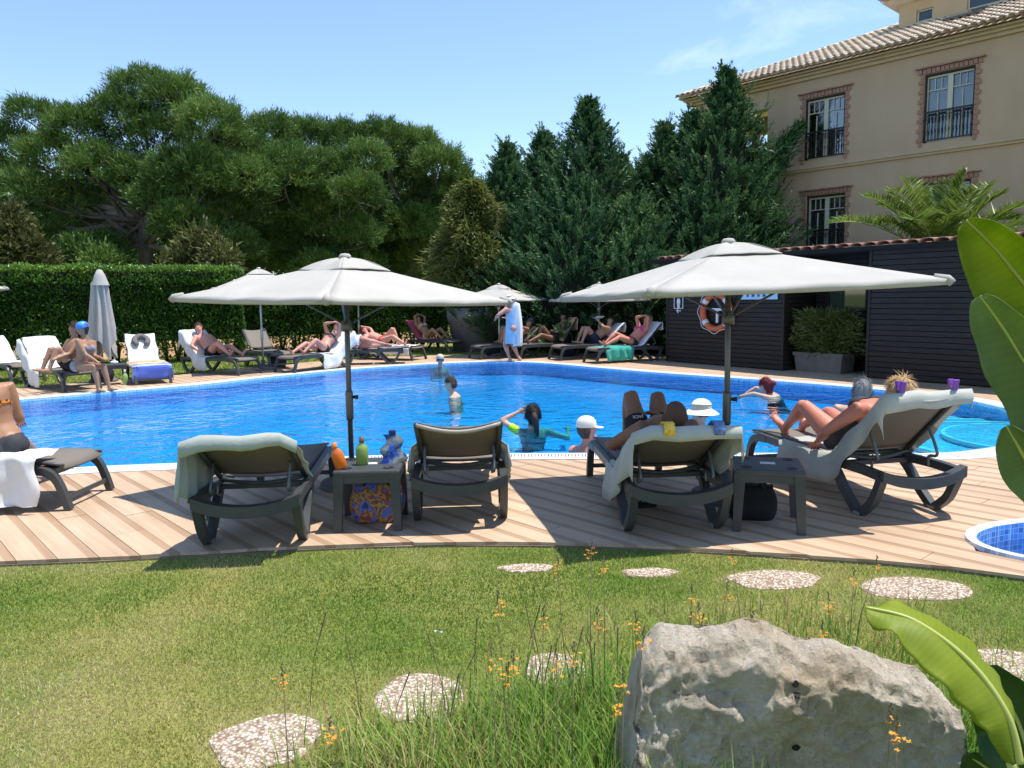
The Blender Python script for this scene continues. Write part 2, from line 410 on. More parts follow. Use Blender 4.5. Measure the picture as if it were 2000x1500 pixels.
for k in range(k0, k1):
    # (v is measured so that a plank's own fraction is 0..1 across it)
    I0, IM, I1 = row(k * PW + .004), row((k + .5) * PW), row((k + 1) * PW - .004)
    T0, T1 = runs(I0), runs(I1)
    for a, b in runs(IM):
        def edge(T, w, which):
            best = w; bd = 14
            for r_ in T:
                e = r_[which]
                if abs(e - w) < bd: bd = abs(e - w); best = e
            return us[best]
        a0, a1, b0, b1 = edge(T0, a, 0), edge(T1, a, 0), edge(T0, b, 1), edge(T1, b, 1)
        off = (k * 0.47) % PL
        s = us[a]; cuts = [None]
        t = math.floor((us[a] - off) / PL) * PL + off + PL
        while t < us[b] - 0.12:
            if t > us[a] + 0.12: cuts.append(t)
            t += PL
        cuts.append(None)
        for c0, c1 in zip(cuts[:-1], cuts[1:]):
            q = [(a0 if c0 is None else c0 + .002, k * PW + .002), (b0 if c1 is None else c1 - .002, k * PW + .002), (b1 if c1 is None else c1 - .002, (k + 1) * PW - .002), (a1 if c0 is None else c0 + .002, (k + 1) * PW - .002)]
            if max(q[1][0] - q[0][0], q[2][0] - q[3][0]) < 0.03: continue
            planks.append([DU * u + DV * v for u, v in q])
def in_frame(p):
    d = CAM_R.transposed() @ (p - Vector((0, 0, EYE)))
    if d.z > -0.1: return False
    return abs(d.x / -d.z * FPX) < 1040 and abs(d.y / -d.z * FPX) < 790
def plank_score(q):
    c = sum(q, Vector()) / 4
    return (0 if in_frame(c) else 1, c.length)
planks.sort(key=plank_score)
rest = MB()
for i, q in enumerate(planks):
    h = random.uniform(-0.0012, 0.0012)
    V = [p + Vector((0, 0, -0.02)) for p in q] + [p + Vector((0, 0, h)) for p in q]
    Fq = [(0, 1, 2, 3), (7, 6, 5, 4), (0, 4, 5, 1), (1, 5, 6, 2), (2, 6, 7, 3), (3, 7, 4, 0)]
    if i < 300: MB().add(V, Fq).build('plank', mt_plank, deck)
    else: rest.add(V, Fq)
tag(rest.build('planks_far', mt_plank, deck), kind='stuff')

# ---- pool shell, steps, coping, water
PD = -0.31
mb = MB(); fV, fF = poly_fill(offset(POOL, 0.0), [], PD); mb.add(fV, fF); ring(mb, POOL, 0, 0, PD, 0.0)
pool = tag(mb.build('pool_basin', mt_mosaic), kind='structure')
step_c = gp(2028, 838, 0.0)
def clip_disc(r, ztop, zbot, name):
    a = np.linspace(0, 2 * math.pi, 96, endpoint=False)
    P = []
    pin = offset(POOL, -0.004); X = np.array([p.x for p in pin]); Y = np.array([p.y for p in pin])
    for t in a:
        lo, hi = 0.0, r
        X_ = step_c.x + math.cos(t) * np.linspace(0.02, r, 60); Y_ = step_c.y + math.sin(t) * np.linspace(0.02, r, 60)
        I = inside(pin, X_, Y_); rr = r if I.all() else np.linspace(0.02, r, 60)[max(0, int(np.argmin(I)) - 1)]
        P.append(Vector((step_c.x + math.cos(t) * rr, step_c.y + math.sin(t) * rr, 0)))
    mb = MB(); V, Fc = poly_fill(P, [], ztop); mb.add(V, Fc); n = len(P)
    mb.add(zat(P, ztop) + zat(P, zbot), [(i, (i + 1) % n, n + (i + 1) % n, n + i) for i in range(n)])
    o = mb.build(name, mt_stepm, pool)
    rm = MB()
    Q = [step_c + (p - step_c) * 0.955 for p in P]; Q = zat(Q, 0); P2 = [step_c + (p - step_c) * 1.004 for p in P]; P2 = zat(P2, 0)
    rm.add(zat(P2, ztop + .004) + zat(Q, ztop + .004) + zat(P2, ztop - .03), [(i, (i + 1) % n, n + (i + 1) % n, n + i) for i in range(n)] + [(i, (i + 1) % n, 2 * n + (i + 1) % n, 2 * n + i) for i in range(n)])
    rm.build('nosing', mt_nose, o)
for r_, zt in ((2.55, -0.255), (2.05, -0.205), (1.5, -0.155), (0.98, -0.10)): clip_disc(r_, zt, PD, 'step')

mb = MB()                                     # coping: light tile lip, white nosing, slatted overflow grate
ring(mb, POOL, -0.012, 0.0, -0.09, 0.006, 1); ring(mb, POOL, 0.0, 0.05, 0.006, 0.008, 1)
ring(mb, POOL, 0.05, 0.055, 0.008, 0.014, 0); ring(mb, POOL, 0.055, 0.085, 0.014, 0.014, 0); ring(mb, POOL, 0.085, 0.088, 0.014, -0.05, 0)
ring(mb, POOL, 0.088, 0.30, -0.05, -0.05, 2); ring(mb, POOL, 0.262, 0.265, -0.05, 0.013, 0); ring(mb, POOL, 0.265, 0.32, 0.013, 0.010, 0); ring(mb, POOL, 0.32, 0.322, 0.010, -0.02, 0)
cop = tag(mb.build('pool_coping', [mt_white, mt_bluestrip, M('grate channel', (0.25, 0.25, 0.25), 0.7)]), kind='structure')
sl = MB(); GP = resample(POOL, 0.034); n = len(GP)
for i in range(n):
    p = GP[i]; t = (GP[(i + 1) % n] - GP[i - 1]).normalized(); nn = Vector((t.y, -t.x, 0))
    if not in_frame(p + nn * .17): continue
    a, b = p + nn * .089, p + nn * .261; w = t * .0115
    sl.add([a - w + Vector((0, 0, .011)), a + w + Vector((0, 0, .011)), b + w + Vector((0, 0, .011)), b - w + Vector((0, 0, .011)),
            a - w + Vector((0, 0, -.01)), a + w + Vector((0, 0, -.01)), b + w + Vector((0, 0, -.01)), b - w + Vector((0, 0, -.01))],
           [(0, 1, 2, 3), (0, 4, 5, 1), (2, 6, 7, 3), (1, 5, 6, 2), (3, 7, 4, 0)])
tag(sl.build('grate_slats', mt_white, cop, fix=False), kind='stuff')

def water_material(name, tint, scale=1.0, strength=0.45, stretch=(1, 1, 1)):
    m = bpy.data.materials.new(name); m.use_nodes = True; nt = m.node_tree; N, L = nt.nodes, nt.links; N.clear()
    out = N.new('ShaderNodeOutputMaterial'); tr = N.new('ShaderNodeBsdfTransparent'); gl = N.new('ShaderNodeBsdfGlossy'); fr = N.new('ShaderNodeFresnel'); mx = N.new('ShaderNodeMixShader')
    tr.inputs[0].default_value = (*tint, 1); gl.inputs['Roughness'].default_value = 0.03; fr.inputs[0].default_value = 1.19
    tc = N.new('ShaderNodeTexCoord'); mp = N.new('ShaderNodeMapping'); mp.inputs['Scale'].default_value = stretch; L.new(tc.outputs['Object'], mp.inputs[0])
    n1 = N.new('ShaderNodeTexNoise'); n1.inputs['Scale'].default_value = 2.6 * scale; n1.inputs['Detail'].default_value = 4; n1.inputs['Distortion'].default_value = 0.8; n1.inputs['Roughness'].default_value = 0.5
    n2 = N.new('ShaderNodeTexNoise'); n2.inputs['Scale'].default_value = 9 * scale; n2.inputs['Detail'].default_value = 2
    L.new(mp.outputs[0], n1.inputs[0]); L.new(mp.outputs[0], n2.inputs[0])
    ad = N.new('ShaderNodeMath'); ad.operation = 'MULTIPLY_ADD'; ad.inputs[1].default_value = 0.22; L.new(n2.outputs[0], ad.inputs[0]); L.new(n1.outputs[0], ad.inputs[2])
    b = N.new('ShaderNodeBump'); b.inputs['Strength'].default_value = strength; b.inputs['Distance'].default_value = 0.12; L.new(ad.outputs[0], b.inputs['Height'])
    L.new(b.outputs[0], gl.inputs['Normal']); L.new(b.outputs[0], fr.inputs['Normal'])
    L.new(fr.outputs[0], mx.inputs[0]); L.new(tr.outputs[0], mx.inputs[1]); L.new(gl.outputs[0], mx.inputs[2]); L.new(mx.outputs[0], out.inputs[0])
    return m
wV, wF = poly_fill(offset(POOL, -0.006), [], -0.035)
tag(MB().add(wV, wF).build('pool_water', water_material('pool water', (0.26, 0.85, 1.0)), fix=False), kind='structure')

# ---- small round pool: tiled lip, basin and water
mb = MB(); ring(mb, SPA, 0.0, 0.0, -0.45, 0.012); V_, F_ = poly_fill(SPA, [], -0.45); mb.add(V_, F_); ring(mb, SPA, 0, -0.14, -0.24, -0.24); ring(mb, SPA, -.14, -.14, -.24, -.45)
spa = tag(mb.build('small_pool_basin', mt_spa), kind='structure')
mb = MB(); ring(mb, SPA, 0, 0.012, 0.012, 0.02); ring(mb, SPA, 0.012, 0.065, 0.02, 0.02); ring(mb, SPA, 0.065, 0.072, 0.02, -0.01)
mb.build('tile_lip', mosaic('spa lip tile', (0.42, 0.56, 0.80), (0.75, 0.76, 0.76), 24, 0.25), spa)
wV, wF = poly_fill(SPA, [], -0.10)
tag(MB().add(wV, wF).build('small_pool_water', water_material('small pool water', (0.85, 0.95, 1), 1.5, 0.25), fix=False), kind='structure')
# ================================================================== HOTEL BUILDING
def plane_hit(px, py, o, nrm):
    d = ray(px, py); c = Vector((0, 0, EYE)); t = (o - c).dot(nrm) / d.dot(nrm); return c + d * t
mt_stucco = M('ochre stucco', (0.53, 0.355, 0.225), 0.85, (0.60, 0.415, 0.27), 1.3, bump=0.25, bscale=60, lo=0.25, hi=0.75, detail=9, stretch=(1, 1, .45))
mt_trim = M('cornice plaster', (0.54, 0.385, 0.235), 0.8, (0.60, 0.44, 0.275), 3, bump=0.1)
mt_brick = M('glazed brick', (0.34, 0.15, 0.10), 0.7, (0.46, 0.27, 0.20), 7, bump=0.3)
mt_tile = M('weathered roof tile', (0.66, 0.49, 0.36), 0.8, (0.80, 0.69, 0.56), 3, bump=0.3, coord='Object')
mt_winframe = M('cream window frame', (0.62, 0.56, 0.44), 0.5)
mt_iron = M('dark iron', (0.012, 0.011, 0.011), 0.45, spec=0.5)
mt_glass = M('window glass', (0.03, 0.045, 0.06), 0.04, spec=0.9)
mt_curtain = M('window curtain', (0.52, 0.50, 0.46), 0.9, (0.42, 0.41, 0.39), 3, stretch=(14, 14, .4))
mt_revealdark = M('dark reveal', (0.035, 0.022, 0.018), 0.6)
bO = at(1497, 340, 24.5); bO.z = 0
bang = math.atan2(-DU.y, -DU.x)
hotel = thing('hotel_building', 'ochre three storey hotel with pale tiled roof and brick framed windows', 'building', bO, bang)
EZ, WZ = 8.07, 7.84
wins = [(1.23, 2.42, 5.52, 7.29), (4.55, 5.75, 5.52, 7.29), (1.35, 2.52, 2.66, 4.47), (4.62, 5.78, 2.66, 4.47), (7.9, 9.1, 5.52, 7.29), (7.9, 9.1, 2.66, 4.47)]
def wall_with_holes(mb, x0, x1, z0, z1, y0, y1, holes, mi=0):
    xs = sorted({x0, x1} | {h[0] for h in holes} | {h[1] for h in holes}); zs = sorted({z0, z1} | {h[2] for h in holes} | {h[3] for h in holes})
    for a, b in zip(xs, xs[1:]):
        for c, d in zip(zs, zs[1:]):
            if any(a >= h[0] - 1e-6 and b <= h[1] + 1e-6 and c >= h[2] - 1e-6 and d <= h[3] + 1e-6 for h in holes): continue
            mb.add([(a, y0, c), (b, y0, c), (b, y0, d), (a, y0, d)], [(0, 1, 2, 3)], mi)
    for a, b, c, d in holes:
        mb.add([(a, y0, c), (b, y0, c), (b, y1, c), (a, y1, c), (a, y0, d), (b, y0, d), (b, y1, d), (a, y1, d)], [(0, 1, 2, 3), (4, 7, 6, 5), (0, 3, 7, 4), (1, 5, 6, 2)], mi)
mb = MB(); wall_with_holes(mb, 0, 13, 0, WZ, 0, 0.22, wins)
mb.add([(0, 0, 0), (0, 9, 0), (0, 9, WZ), (0, 0, WZ), (13, 0, 0), (13, 9, 0), (13, 9, WZ), (13, 0, WZ)], [(0, 1, 2, 3), (4, 7, 6, 5), (1, 5, 6, 2)])
mb.build('facade_wall', mt_stucco, hotel, fix=False)
# loggia on the far corner: slabs, columns, back wall, lintel
mb = MB()
for z in (5.24, 2.4): mb.box((-1.32, 1.8, z - .12), (2.6, 3.4, .26))
mb.box((-1.32, .18, 7.55), (2.6, .34, .56)); mb.box((-2.45, 1.9, 7.55), (.34, 3.1, .56)); mb.box((-1.32, 3.4, 7.55), (2.6, .3, .56))
mb.box((-.45, 3.5, 3.9), (.9, .24, 7.8)); mb.box((-1.3, 3.5, 1.2), (2.6, .2, 2.3))
mb.build('loggia', mt_trim, hotel)
for x, y in ((-2.42, .2), (-2.42, 3.4)):
    for z0, z1 in ((5.37, 7.28), (2.53, 4.98)):
        MB().lathe([(.19, 0), (.19, .08), (.14, .12), (.125, z1 - z0 - .25), (.17, z1 - z0 - .14), (.19, z1 - z0)], 14, (x, y, z0)).build('column', mt_trim, hotel, True)
def railing(x0, x1, y, z0, h, along='x'):
    r = MB()
    r.box(((x0 + x1) / 2, y, z0 + h), (x1 - x0, .03, .045))
    ro = r.build('balcony_railing', mt_iron, hotel)
    for z, t in ((z0 + .05, .03), (z0 + h - .1, .018)): MB().box(((x0 + x1) / 2, y, z), (x1 - x0, .03, t)).build('rail', mt_iron, ro)
    nb = max(3, int((x1 - x0) / 0.085))
    for i in range(nb + 1):
        x = lerp(x0 + .015, x1 - .015, i / nb)
        b = MB().lathe([(.009, 0), (.009, h * .25), (.02, h * .33), (.009, h * .42), (.009, h * .62), (.022, h * .72), (.009, h * .84), (.009, h - .02)], 6, (x, y, z0 + .04)).build('bar', mt_iron, ro, True)
    return ro
brick_me = None
def put_brick(x, z, w, h, d=.06):
    global brick_me
    if brick_me is None:
        q = MB().bbox((0, 0, 0), (1, 1, 1), .04).build('brick', mt_brick); brick_me = q.data; bpy.data.objects.remove(q)
    o = bpy.data.objects.new('brick', brick_me); COL.objects.link(o); o.parent = hotel
    o.location = (x, -d / 2 + .012, z); o.scale = (w, d, h)
for wi, (x0, x1, z0, z1) in enumerate(wins):
    if wi < 4:
        n = 15 if wi < 2 else 10
        zb = z0 - .1 if wi < 2 else z0 + .4
        for k in range(n):                   # quoin columns: long and short bricks in turn
            zc = lerp(zb, z1, (k + .5) / n); w_ = .135 if k % 2 else .085
            put_brick(x0 - w_ / 2 - .01, zc, w_, (z1 - zb) / n - .022, .055 if k % 2 else .04); put_brick(x1 + w_ / 2 + .01, zc, w_, (z1 - zb) / n - .022, .055 if k % 2 else .04)
        nt_ = 14
        for k in range(nt_):
            xc = lerp(x0 - .17, x1 + .17, (k + .5) / nt_); put_brick(xc, z1 + .075, (x1 - x0 + .34) / nt_ - .016, .12, .05 if k % 2 else .065)
        c = MB(); c.box(((x0 + x1) / 2, -.045, z1 + .165), (x1 - x0 + .46, .115, .035)); c.build('lintel_course', mt_brick, hotel)
    f = MB(); yf = .12; cx = (x0 + x1) / 2
    f.box((x0 + .05, yf, (z0 + z1) / 2), (.03, .06, z1 - z0 - .1)); f.box((x1 - .05, yf, (z0 + z1) / 2), (.03, .06, z1 - z0 - .1))
    f.box((cx, yf, z1 - .08), (x1 - x0 - .13, .06, .05)); f.box((cx, yf - .005, (z0 + z1) / 2), (.12, .06, z1 - z0 - .17)); f.box((cx, yf, z0 + .05), (x1 - x0 - .13, .06, .07))
    for sx in (-1, 1):
        a, b = (x0 + .065, cx - .06) if sx < 0 else (cx + .06, x1 - .065); zt = z1 - .42
        f.box(((a + b) / 2, yf, zt), (b - a, .035, .025)); f.box(((a + b) / 2, yf + .002, (z0 + zt) / 2), (.022, .035, zt - z0 - .17))
        for q in (1, 2): f.box((lerp(a, b, q / 3), yf + .002, (zt + z1 - .1) / 2), (.018, .035, z1 - zt - .13))
    fo = f.build('window', mt_winframe, hotel)
    d = MB(); d.box((x0 + .018, .11, (z0 + z1) / 2), (.032, .2, z1 - z0)); d.box((x1 - .018, .11, (z0 + z1) / 2), (.032, .2, z1 - z0)); d.box((cx, .11, z1 - .024), (x1 - x0 - .07, .2, .046))
    d.build('window_reveal', mt_revealdark, fo)
    for sx in (-1, 1):
        a, b = (x0 + .04, cx - .02) if sx < 0 else (cx + .02, x1 - .04)
        g = bpy.data.materials.get('pane glass')
        if g is None:
            g = bpy.data.materials.new('pane glass'); nt, N, L, P = nodes(g); tr = N.new('ShaderNodeBsdfTransparent'); tr.inputs[0].default_value = (.75, .8, .82, 1)
            gl = N.new('ShaderNodeBsdfGlossy'); gl.inputs['Roughness'].default_value = .02; fr = N.new('ShaderNodeFresnel'); fr.inputs[0].default_value = 2.1; mx = N.new('ShaderNodeMixShader')
            L.new(fr.outputs[0], mx.inputs[0]); L.new(tr.outputs[0], mx.inputs[1]); L.new(gl.outputs[0], mx.inputs[2]); L.new(mx.outputs[0], N['Material Output'].inputs[0])
        MB().box(((a + b) / 2, yf + .02, (z0 + z1) / 2), (b - a, .006, z1 - z0 - .12)).build('pane', g, fo)
        G = [[Vector((lerp(a, b, i / 24), yf + .14 + .018 * math.sin(i * 1.55 + z * .4), lerp(z0, z1, z / 2))) for i in range(25)] for z in range(3)]
        MB().sheet(G).build('curtain', mt_curtain, fo, True)
    MB().box((cx, .5, (z0 + z1) / 2), (x1 - x0 + .3, .02, z1 - z0 + .2)).build('room_back', mt_revealdark, fo)
    railing(x0 + .03, x1 - .03, -.02, z0, .78)
railing(-2.5, -.05, .1, 5.37, .85); railing(-2.5, -.05, .1, 2.53, .85)
c = MB()
for z, d, h in ((5.30, .10, .07), (5.23, .06, .07)): c.box((6.45, -d / 2 + .002, z), (13.1, d, h))
c.build('string_course', mt_trim, hotel)
c = MB()
for z, d, h in ((WZ + .035, .10, .09), (WZ + .115, .20, .07), (WZ + .175, .32, .05)): c.box((5.05, -d / 2 + .02, z), (15.9, d + .04, h)); c.box((-2.78 - d / 2 + .12, 1.9, z - .002), (d + .04, 4.2, h - .004))
c.box((5.05, -.04, EZ + .06), (15.9, .05, .27)); c.box((-2.72, 2.2, EZ - .03), (.05, 4.0, .12))
c.build('eaves_cornice', mt_trim, hotel)
# ---- roof: deck, single tiles along the eaves, the rest as one mass
SL = math.atan(0.41); ct, st = math.cos(SL), math.sin(SL)
rf = MB(); E0 = Vector((-3.05, -.46, EZ))
rf.add([(-3.05, -.46, EZ - .03), (13, -.46, EZ - .03), (13, 5.0, EZ - .03 + 5.46 * .41), (2.4, 5.0, EZ - .03 + 5.46 * .41), (-3.05, 5.0, EZ - .03)], [(0, 1, 2, 3), (0, 3, 4)])
roof = rf.build('roof', mt_tile, hotel, fix=False)
tl = MB(); nn_ = 7; L_ = .46; V = []; F = []
for j, (yy, rr, lift) in enumerate(((0, .098, .035), (L_, .078, .0))):
    for k in range(nn_ + 1):
        an = math.pi * k / nn_; V.append((rr * math.cos(an), yy, rr * math.sin(an) + lift))
    for k in range(nn_ + 1):
        an = math.pi * k / nn_; V.append(((rr - .016) * math.cos(an), yy, (rr - .016) * math.sin(an) + lift))
q = 2 * (nn_ + 1)
for k in range(nn_): F += [(k, k + 1, q + k + 1, q + k), (nn_ + 1 + k + 1, nn_ + 1 + k, q + nn_ + 1 + k, q + nn_ + 1 + k + 1), (k, nn_ + 1 + k, nn_ + 1 + k + 1, k + 1)]
tq = MB().add(V, F).build('tile', mt_tile, None, True); tile_me = tq.data; bpy.data.objects.remove(tq)
tverts = np.array(V); tfaces = F
mass = MB(); PITCHX = .205
ncol = int(16 / PITCHX); nrow = 13
for r_ in range(nrow):
    for c_ in range(ncol):
        x = -3.0 + c_ * PITCHX; y = -.50 + r_ * .40 * ct; z = EZ + r_ * .40 * st
        if x < 2.4 and (y + .46) > (x + 3.05) * 5.46 / 5.45 + .1: continue        # beyond the hip
        jit = random.uniform(-.006, .006)
        if r_ < 5 and x < 7.3:
            o = bpy.data.objects.new('tile', tile_me); COL.objects.link(o); o.parent = roof; o.location = (x, y, z + jit); o.rotation_euler = (SL, 0, random.uniform(-.02, .02))
        else:
            Q = [(p[0] + x, y + p[1] * ct - p[2] * st, z + jit + p[1] * st + p[2] * ct) for p in V]; mass.add(Q, F)
for k in range(16):                          # hip capping
    t = k / 15; x = lerp(-3.0, 2.1, t); q0 = Vector((x, -.46 + (x + 3.05), EZ + (x + 3.05) * .41 + .03)); mass.tube([q0, q0 + Vector((.38, .38, .38 * .44 + .0))], [.115, .09], 8)
tag(mass.build('roof_tiles', mt_tile, roof, True, fix=False), kind='stuff')
# ---- set-back storey above the roof
mb = MB(); tw = [(3.1, 3.58, 9.64, 9.98), (4.48, 6.8, 9.64, 10.25)]
wall_with_holes(mb, 2.6, 13, 8.2, 10.6, 3.0, 3.14, tw); mb.add([(2.6, 3, 8.2), (2.6, 8, 8.2), (2.6, 8, 10.6), (2.6, 3, 10.6)], [(0, 1, 2, 3)])
up_ = mb.build('upper_storey', M('sunlit plaster', (0.60, 0.40, 0.25), .85, (.64, .45, .29), 2), hotel, fix=False)
for a, b, c_, d_ in tw:
    MB().box(((a + b) / 2, 3.12, (c_ + d_) / 2), (b - a, .02, d_ - c_)).build('pane', mt_glass, up_)
    f = MB()
    for x in (a + .03, b - .03): f.box((x, 3.09, (c_ + d_) / 2), (.05, .05, d_ - c_))
    f.box(((a + b) / 2, 3.09, c_ + .02), (b - a - .11, .05, .04)); f.box(((a + b) / 2, 3.09, d_ - .02), (b - a - .11, .05, .04)); f.build('window_frame', mt_winframe, up_)
mb = MB(); mb.add([(2.2, 2.6, 10.36), (2.65, 3.0, 10.26), (13, 3.0, 10.26), (13, 2.6, 10.36), (2.65, 8, 10.26), (2.2, 8, 10.36)], [(0, 1, 2, 3), (0, 5, 4, 1)])
for i in range(50):
    x = 2.25 + i * .205; mb.add([(p[0] + x, 2.55 + p[1], 10.38 + p[2] + p[1] * .45) for p in V], F)
for i in range(24):
    y = 2.6 + i * .205; mb.add([(2.15 + p[1], y + p[0], 10.38 + p[2] + p[1] * .45) for p in V], F)
tag(mb.build('upper_eaves', mt_tile, up_, True), kind='stuff')
MB().bbox((4.9, 1.6, EZ + 2.1 * .44 + .12), (.9, .75, .06), .01, rot=Matrix.Rotation(SL, 3, 'X')).build('skylight', mt_glass, roof)

# ================================================================== POOL HUT (dark slatted timber)
hA, hB = gp(1302, 706), gp(1960, 760)
hdir = (hB - hA).normalized(); hang = math.atan2(hdir.y, hdir.x); hn = Vector((hdir.y, -hdir.x, 0))   # hn: outwards to the pool
if hn.y > 0: hn = -hn
def hut_at(px, py, depth=0.0):
    w = plane_hit(px, py, hA - hn * depth, hn); d = w - hA; return d.dot(hdir), w.z
mt_board = M('dark stained board', (0.017, 0.011, 0.009), 0.6, (0.032, 0.021, 0.016), 3, stretch=(1.2, 8, 14), bump=0.25, bscale=20, spec=0.35)
mt_hutin = M('hut lining', (0.012, 0.009, 0.008), 0.9)
mt_redtile = M('terracotta cap', (0.34, 0.12, 0.075), 0.75, (0.48, 0.22, 0.15), 5, bump=0.2)
hut = thing('pool_hut', 'long dark brown slatted timber hut with terracotta capping beside the pool', 'hut', hA, hang)
HH = hut_at(1690, 487)[1]
s1, s2, sE = hut_at(1527, 720)[0], hut_at(1690, 735)[0], 12.5
b = MB(); b.box((s1 / 2, 2.05, HH / 2 - .03), (s1 - .06, 3.9, HH - .1)); b.box(((s2 + sE) / 2, 2.05, HH / 2 - .03), (sE - s2 - .06, 3.9, HH - .1)); b.box(((s1 + s2) / 2, 2.55, HH / 2 - .03), (s2 - s1, 2.8, HH - .1))
b.build('core', mt_hutin, hut)
bh = .098; nb = int(HH / bh)
def boards(x0, x1, y, axis='x', skip=None):
    for k in range(nb):
        z = .02 + (k + .5) * bh
        segs = [(x0, x1)]
        if skip and skip[2] < z < skip[3]: segs = [(x0, skip[0]), (skip[1], x1)]
        for a, c in segs:
            if c - a < .03: continue
            if axis == 'x': MB().bbox(((a + c) / 2, y + random.uniform(-.003, .003), z), (c - a, .028, bh - .009), .005).build('board', mt_board, hut)
            else: MB().bbox((y, (a + c) / 2, z), (.028, c - a, bh - .014), .005).build('board', mt_board, hut)
win_x0, win_z0 = hut_at(1612, 604, .95); win_x1, win_z1 = hut_at(1688, 560, .95)[0], hut_at(1650, 540, .95)[1]
boards(0.02, s1, 0.02); boards(s2, sE, 0.02); boards(s1 + .02, s2 - .02, 1.10, 'x', (win_x0, min(win_x1, s2 - .05), win_z0, win_z1)); boards(.05, 3.8, .005, 'y'); boards(.05, 1.08, s1 - .005, 'y'); boards(.05, 1.08, s2 + .005, 'y')
for x in (0.0, s1, s2): MB().box((x + (.02 if x == s2 else -.0), .03, HH / 2), (.05, .075, HH - .02)).build('corner_post', mt_board, hut)
mt_hutglass = M('hut window glass', (0.05, 0.07, 0.05), 0.03, spec=1.0)
wv = MB().box(((win_x0 + win_x1) / 2, 1.08, (win_z0 + win_z1) / 2), (win_x1 - win_x0, .02, win_z1 - win_z0)).build('window', mt_hutglass, hut)
f = MB()
for x in (win_x0, min(win_x1, s2 - .03)): f.box((x, 1.06, (win_z0 + win_z1) / 2), (.04, .05, win_z1 - win_z0 + .06))
f.box(((win_x0 + win_x1) / 2, 1.062, win_z0 - .02), (win_x1 - win_x0, .05, .04)); f.build('window_frame', mt_board, wv)
MB().box((6, 1.95, HH + .01), (13.2, 4.1, .08)).build('roof_slab', mt_hutin, hut)
capV = [(p[0] * 1.15, p[1] - .1, p[2] * .75) for p in V]
cq = MB().add(capV, F).build('cap_tile', mt_redtile, None, True); cap_me = cq.data; bpy.data.objects.remove(cq)
nc = int(12.9 / .26)
for i in range(nc):
    o = bpy.data.objects.new('cap_tile', cap_me); COL.objects.link(o); o.parent = hut; o.location = (-.1 + i * .26, .0, HH + .045 + random.uniform(-.006, .006)); o.rotation_euler = (.12, 0, random.uniform(-.04, .04)); o.scale = (1.28, 1, 1)
# toilet sign with arrow
mt_sign = M('sign white', (0.7, 0.7, 0.7), 0.5)
cx, cz = hut_at(1326, 591); sg = thing('toilet_sign', 'white toilet pictogram in a square frame above a left arrow on dark boards', 'sign', hA + hdir * cx + hn * .012 + Vector((0, 0, cz)), hang)
h2 = abs(hut_at(1318, 591)[0] - hut_at(1334, 591)[0]) / 2 * 1.05
f = MB()
for s_ in (-1, 1): f.box((s_ * h2, 0, 0), (.016, .012, 2 * h2 + .016)); f.box((0, 0, s_ * h2), (2 * h2 - .016, .012, .016))
f.build('frame', mt_sign, sg)
f = MB(); f.lathe([(.0, -.025), (.022, -.012), (.026, 0), (.022, .014), (.0, .025)], 10, (0, 0, h2 * .62)); f.box((0, 0, h2 * .12), (.10, .012, .12)); f.box((0, .001, -h2 * .05), (.07, .012, .14)); f.box((-.02, 0, -h2 * .55), (.03, .012, .10)); f.box((.02, 0, -h2 * .55), (.03, .012, .10))
f.build('figure', mt_sign, sg)
az = hut_at(1326, 607)[1] - cz; f = MB(); f.box((.012, 0, az), (.13, .012, .02))
for s_ in (-1, 1): f.box((-.03, 0.001, az + s_ * .022), (.075, .012, .02), rot=Matrix.Rotation(s_ * .78, 3, 'Y').inverted() if False else Matrix.Rotation(-s_ * R(42), 3, 'Y'))
f.build('arrow', mt_sign, sg)
f = MB(); f.box((0, 0, h2 + .06), (.1, .012, .014)); f.build('caption_bar', mt_sign, sg)
# notice board
nx0, nz0 = hut_at(1449, 585); nx1, nz1 = hut_at(1521, 560)
nb_ = thing('notice_board', 'pale blue pool rules notice with small dark icons on the hut wall', 'notice', hA + hdir * ((nx0 + nx1) / 2) + hn * .03 + Vector((0, 0, (nz0 + nz1) / 2)), hang)
MB().bbox((0, 0, 0), (nx1 - nx0, .02, nz1 - nz0), .004).build('panel', M('notice panel', (0.42, 0.60, 0.78), .4), nb_)
ic = M('notice ink', (0.05, 0.1, 0.2), .6)
for k in range(5):
    MB().box((-.28 + k * .14, -.014, -(nz1 - nz0) / 2 + .08), (.07 if k % 2 else .05, .006, .05)).build('icon', ic, nb_)
MB().box((0, -.014, .06), ((nx1 - nx0) * .8, .006, .03)).build('text_line', ic, nb_)
# lifebuoy
lx, lz = hut_at(1404, 609); lr = abs(hut_at(1372, 609)[0] - hut_at(1436, 609)[0]) / 2
lb = thing('lifebuoy', 'orange lifebuoy ring with white bands and rope on the hut wall', 'lifebuoy', hA + hdir * lx + hn * .09 + Vector((0, 0, lz)), hang)
def torus_arc(r0, r1, a0, a1, n=24, m=10, fl=.8):
    P = [Vector((r0 * math.cos(t), 0, r0 * math.sin(t))) for t in np.linspace(a0, a1, n)]
    return MB().tube(P, [(r1, r1 * fl)] * n, m, up=(0, 1, 0))
mt_buoy = M('lifebuoy orange', (0.62, 0.13, 0.045), .5, (.52, .11, .04), 6)
torus_arc(lr * .82, lr * .185, 0, 2 * math.pi, 49).build('ring', mt_buoy, lb, True)
for a in (R(40), R(140), R(220), R(320)):
    torus_arc(lr * .82, lr * .196, a - .13, a + .13, 5).build('band', mt_sign, lb, True)
rope = []
for t in np.linspace(0, 2 * math.pi, 65): rope.append(Vector(((lr * (1.0 + .05 * math.cos(8 * t))) * math.cos(t), -.06, (lr * (1.0 + .05 * math.cos(8 * t))) * math.sin(t))))
MB().tube(rope, .008, 5).build('rope', mt_sign, lb, True)
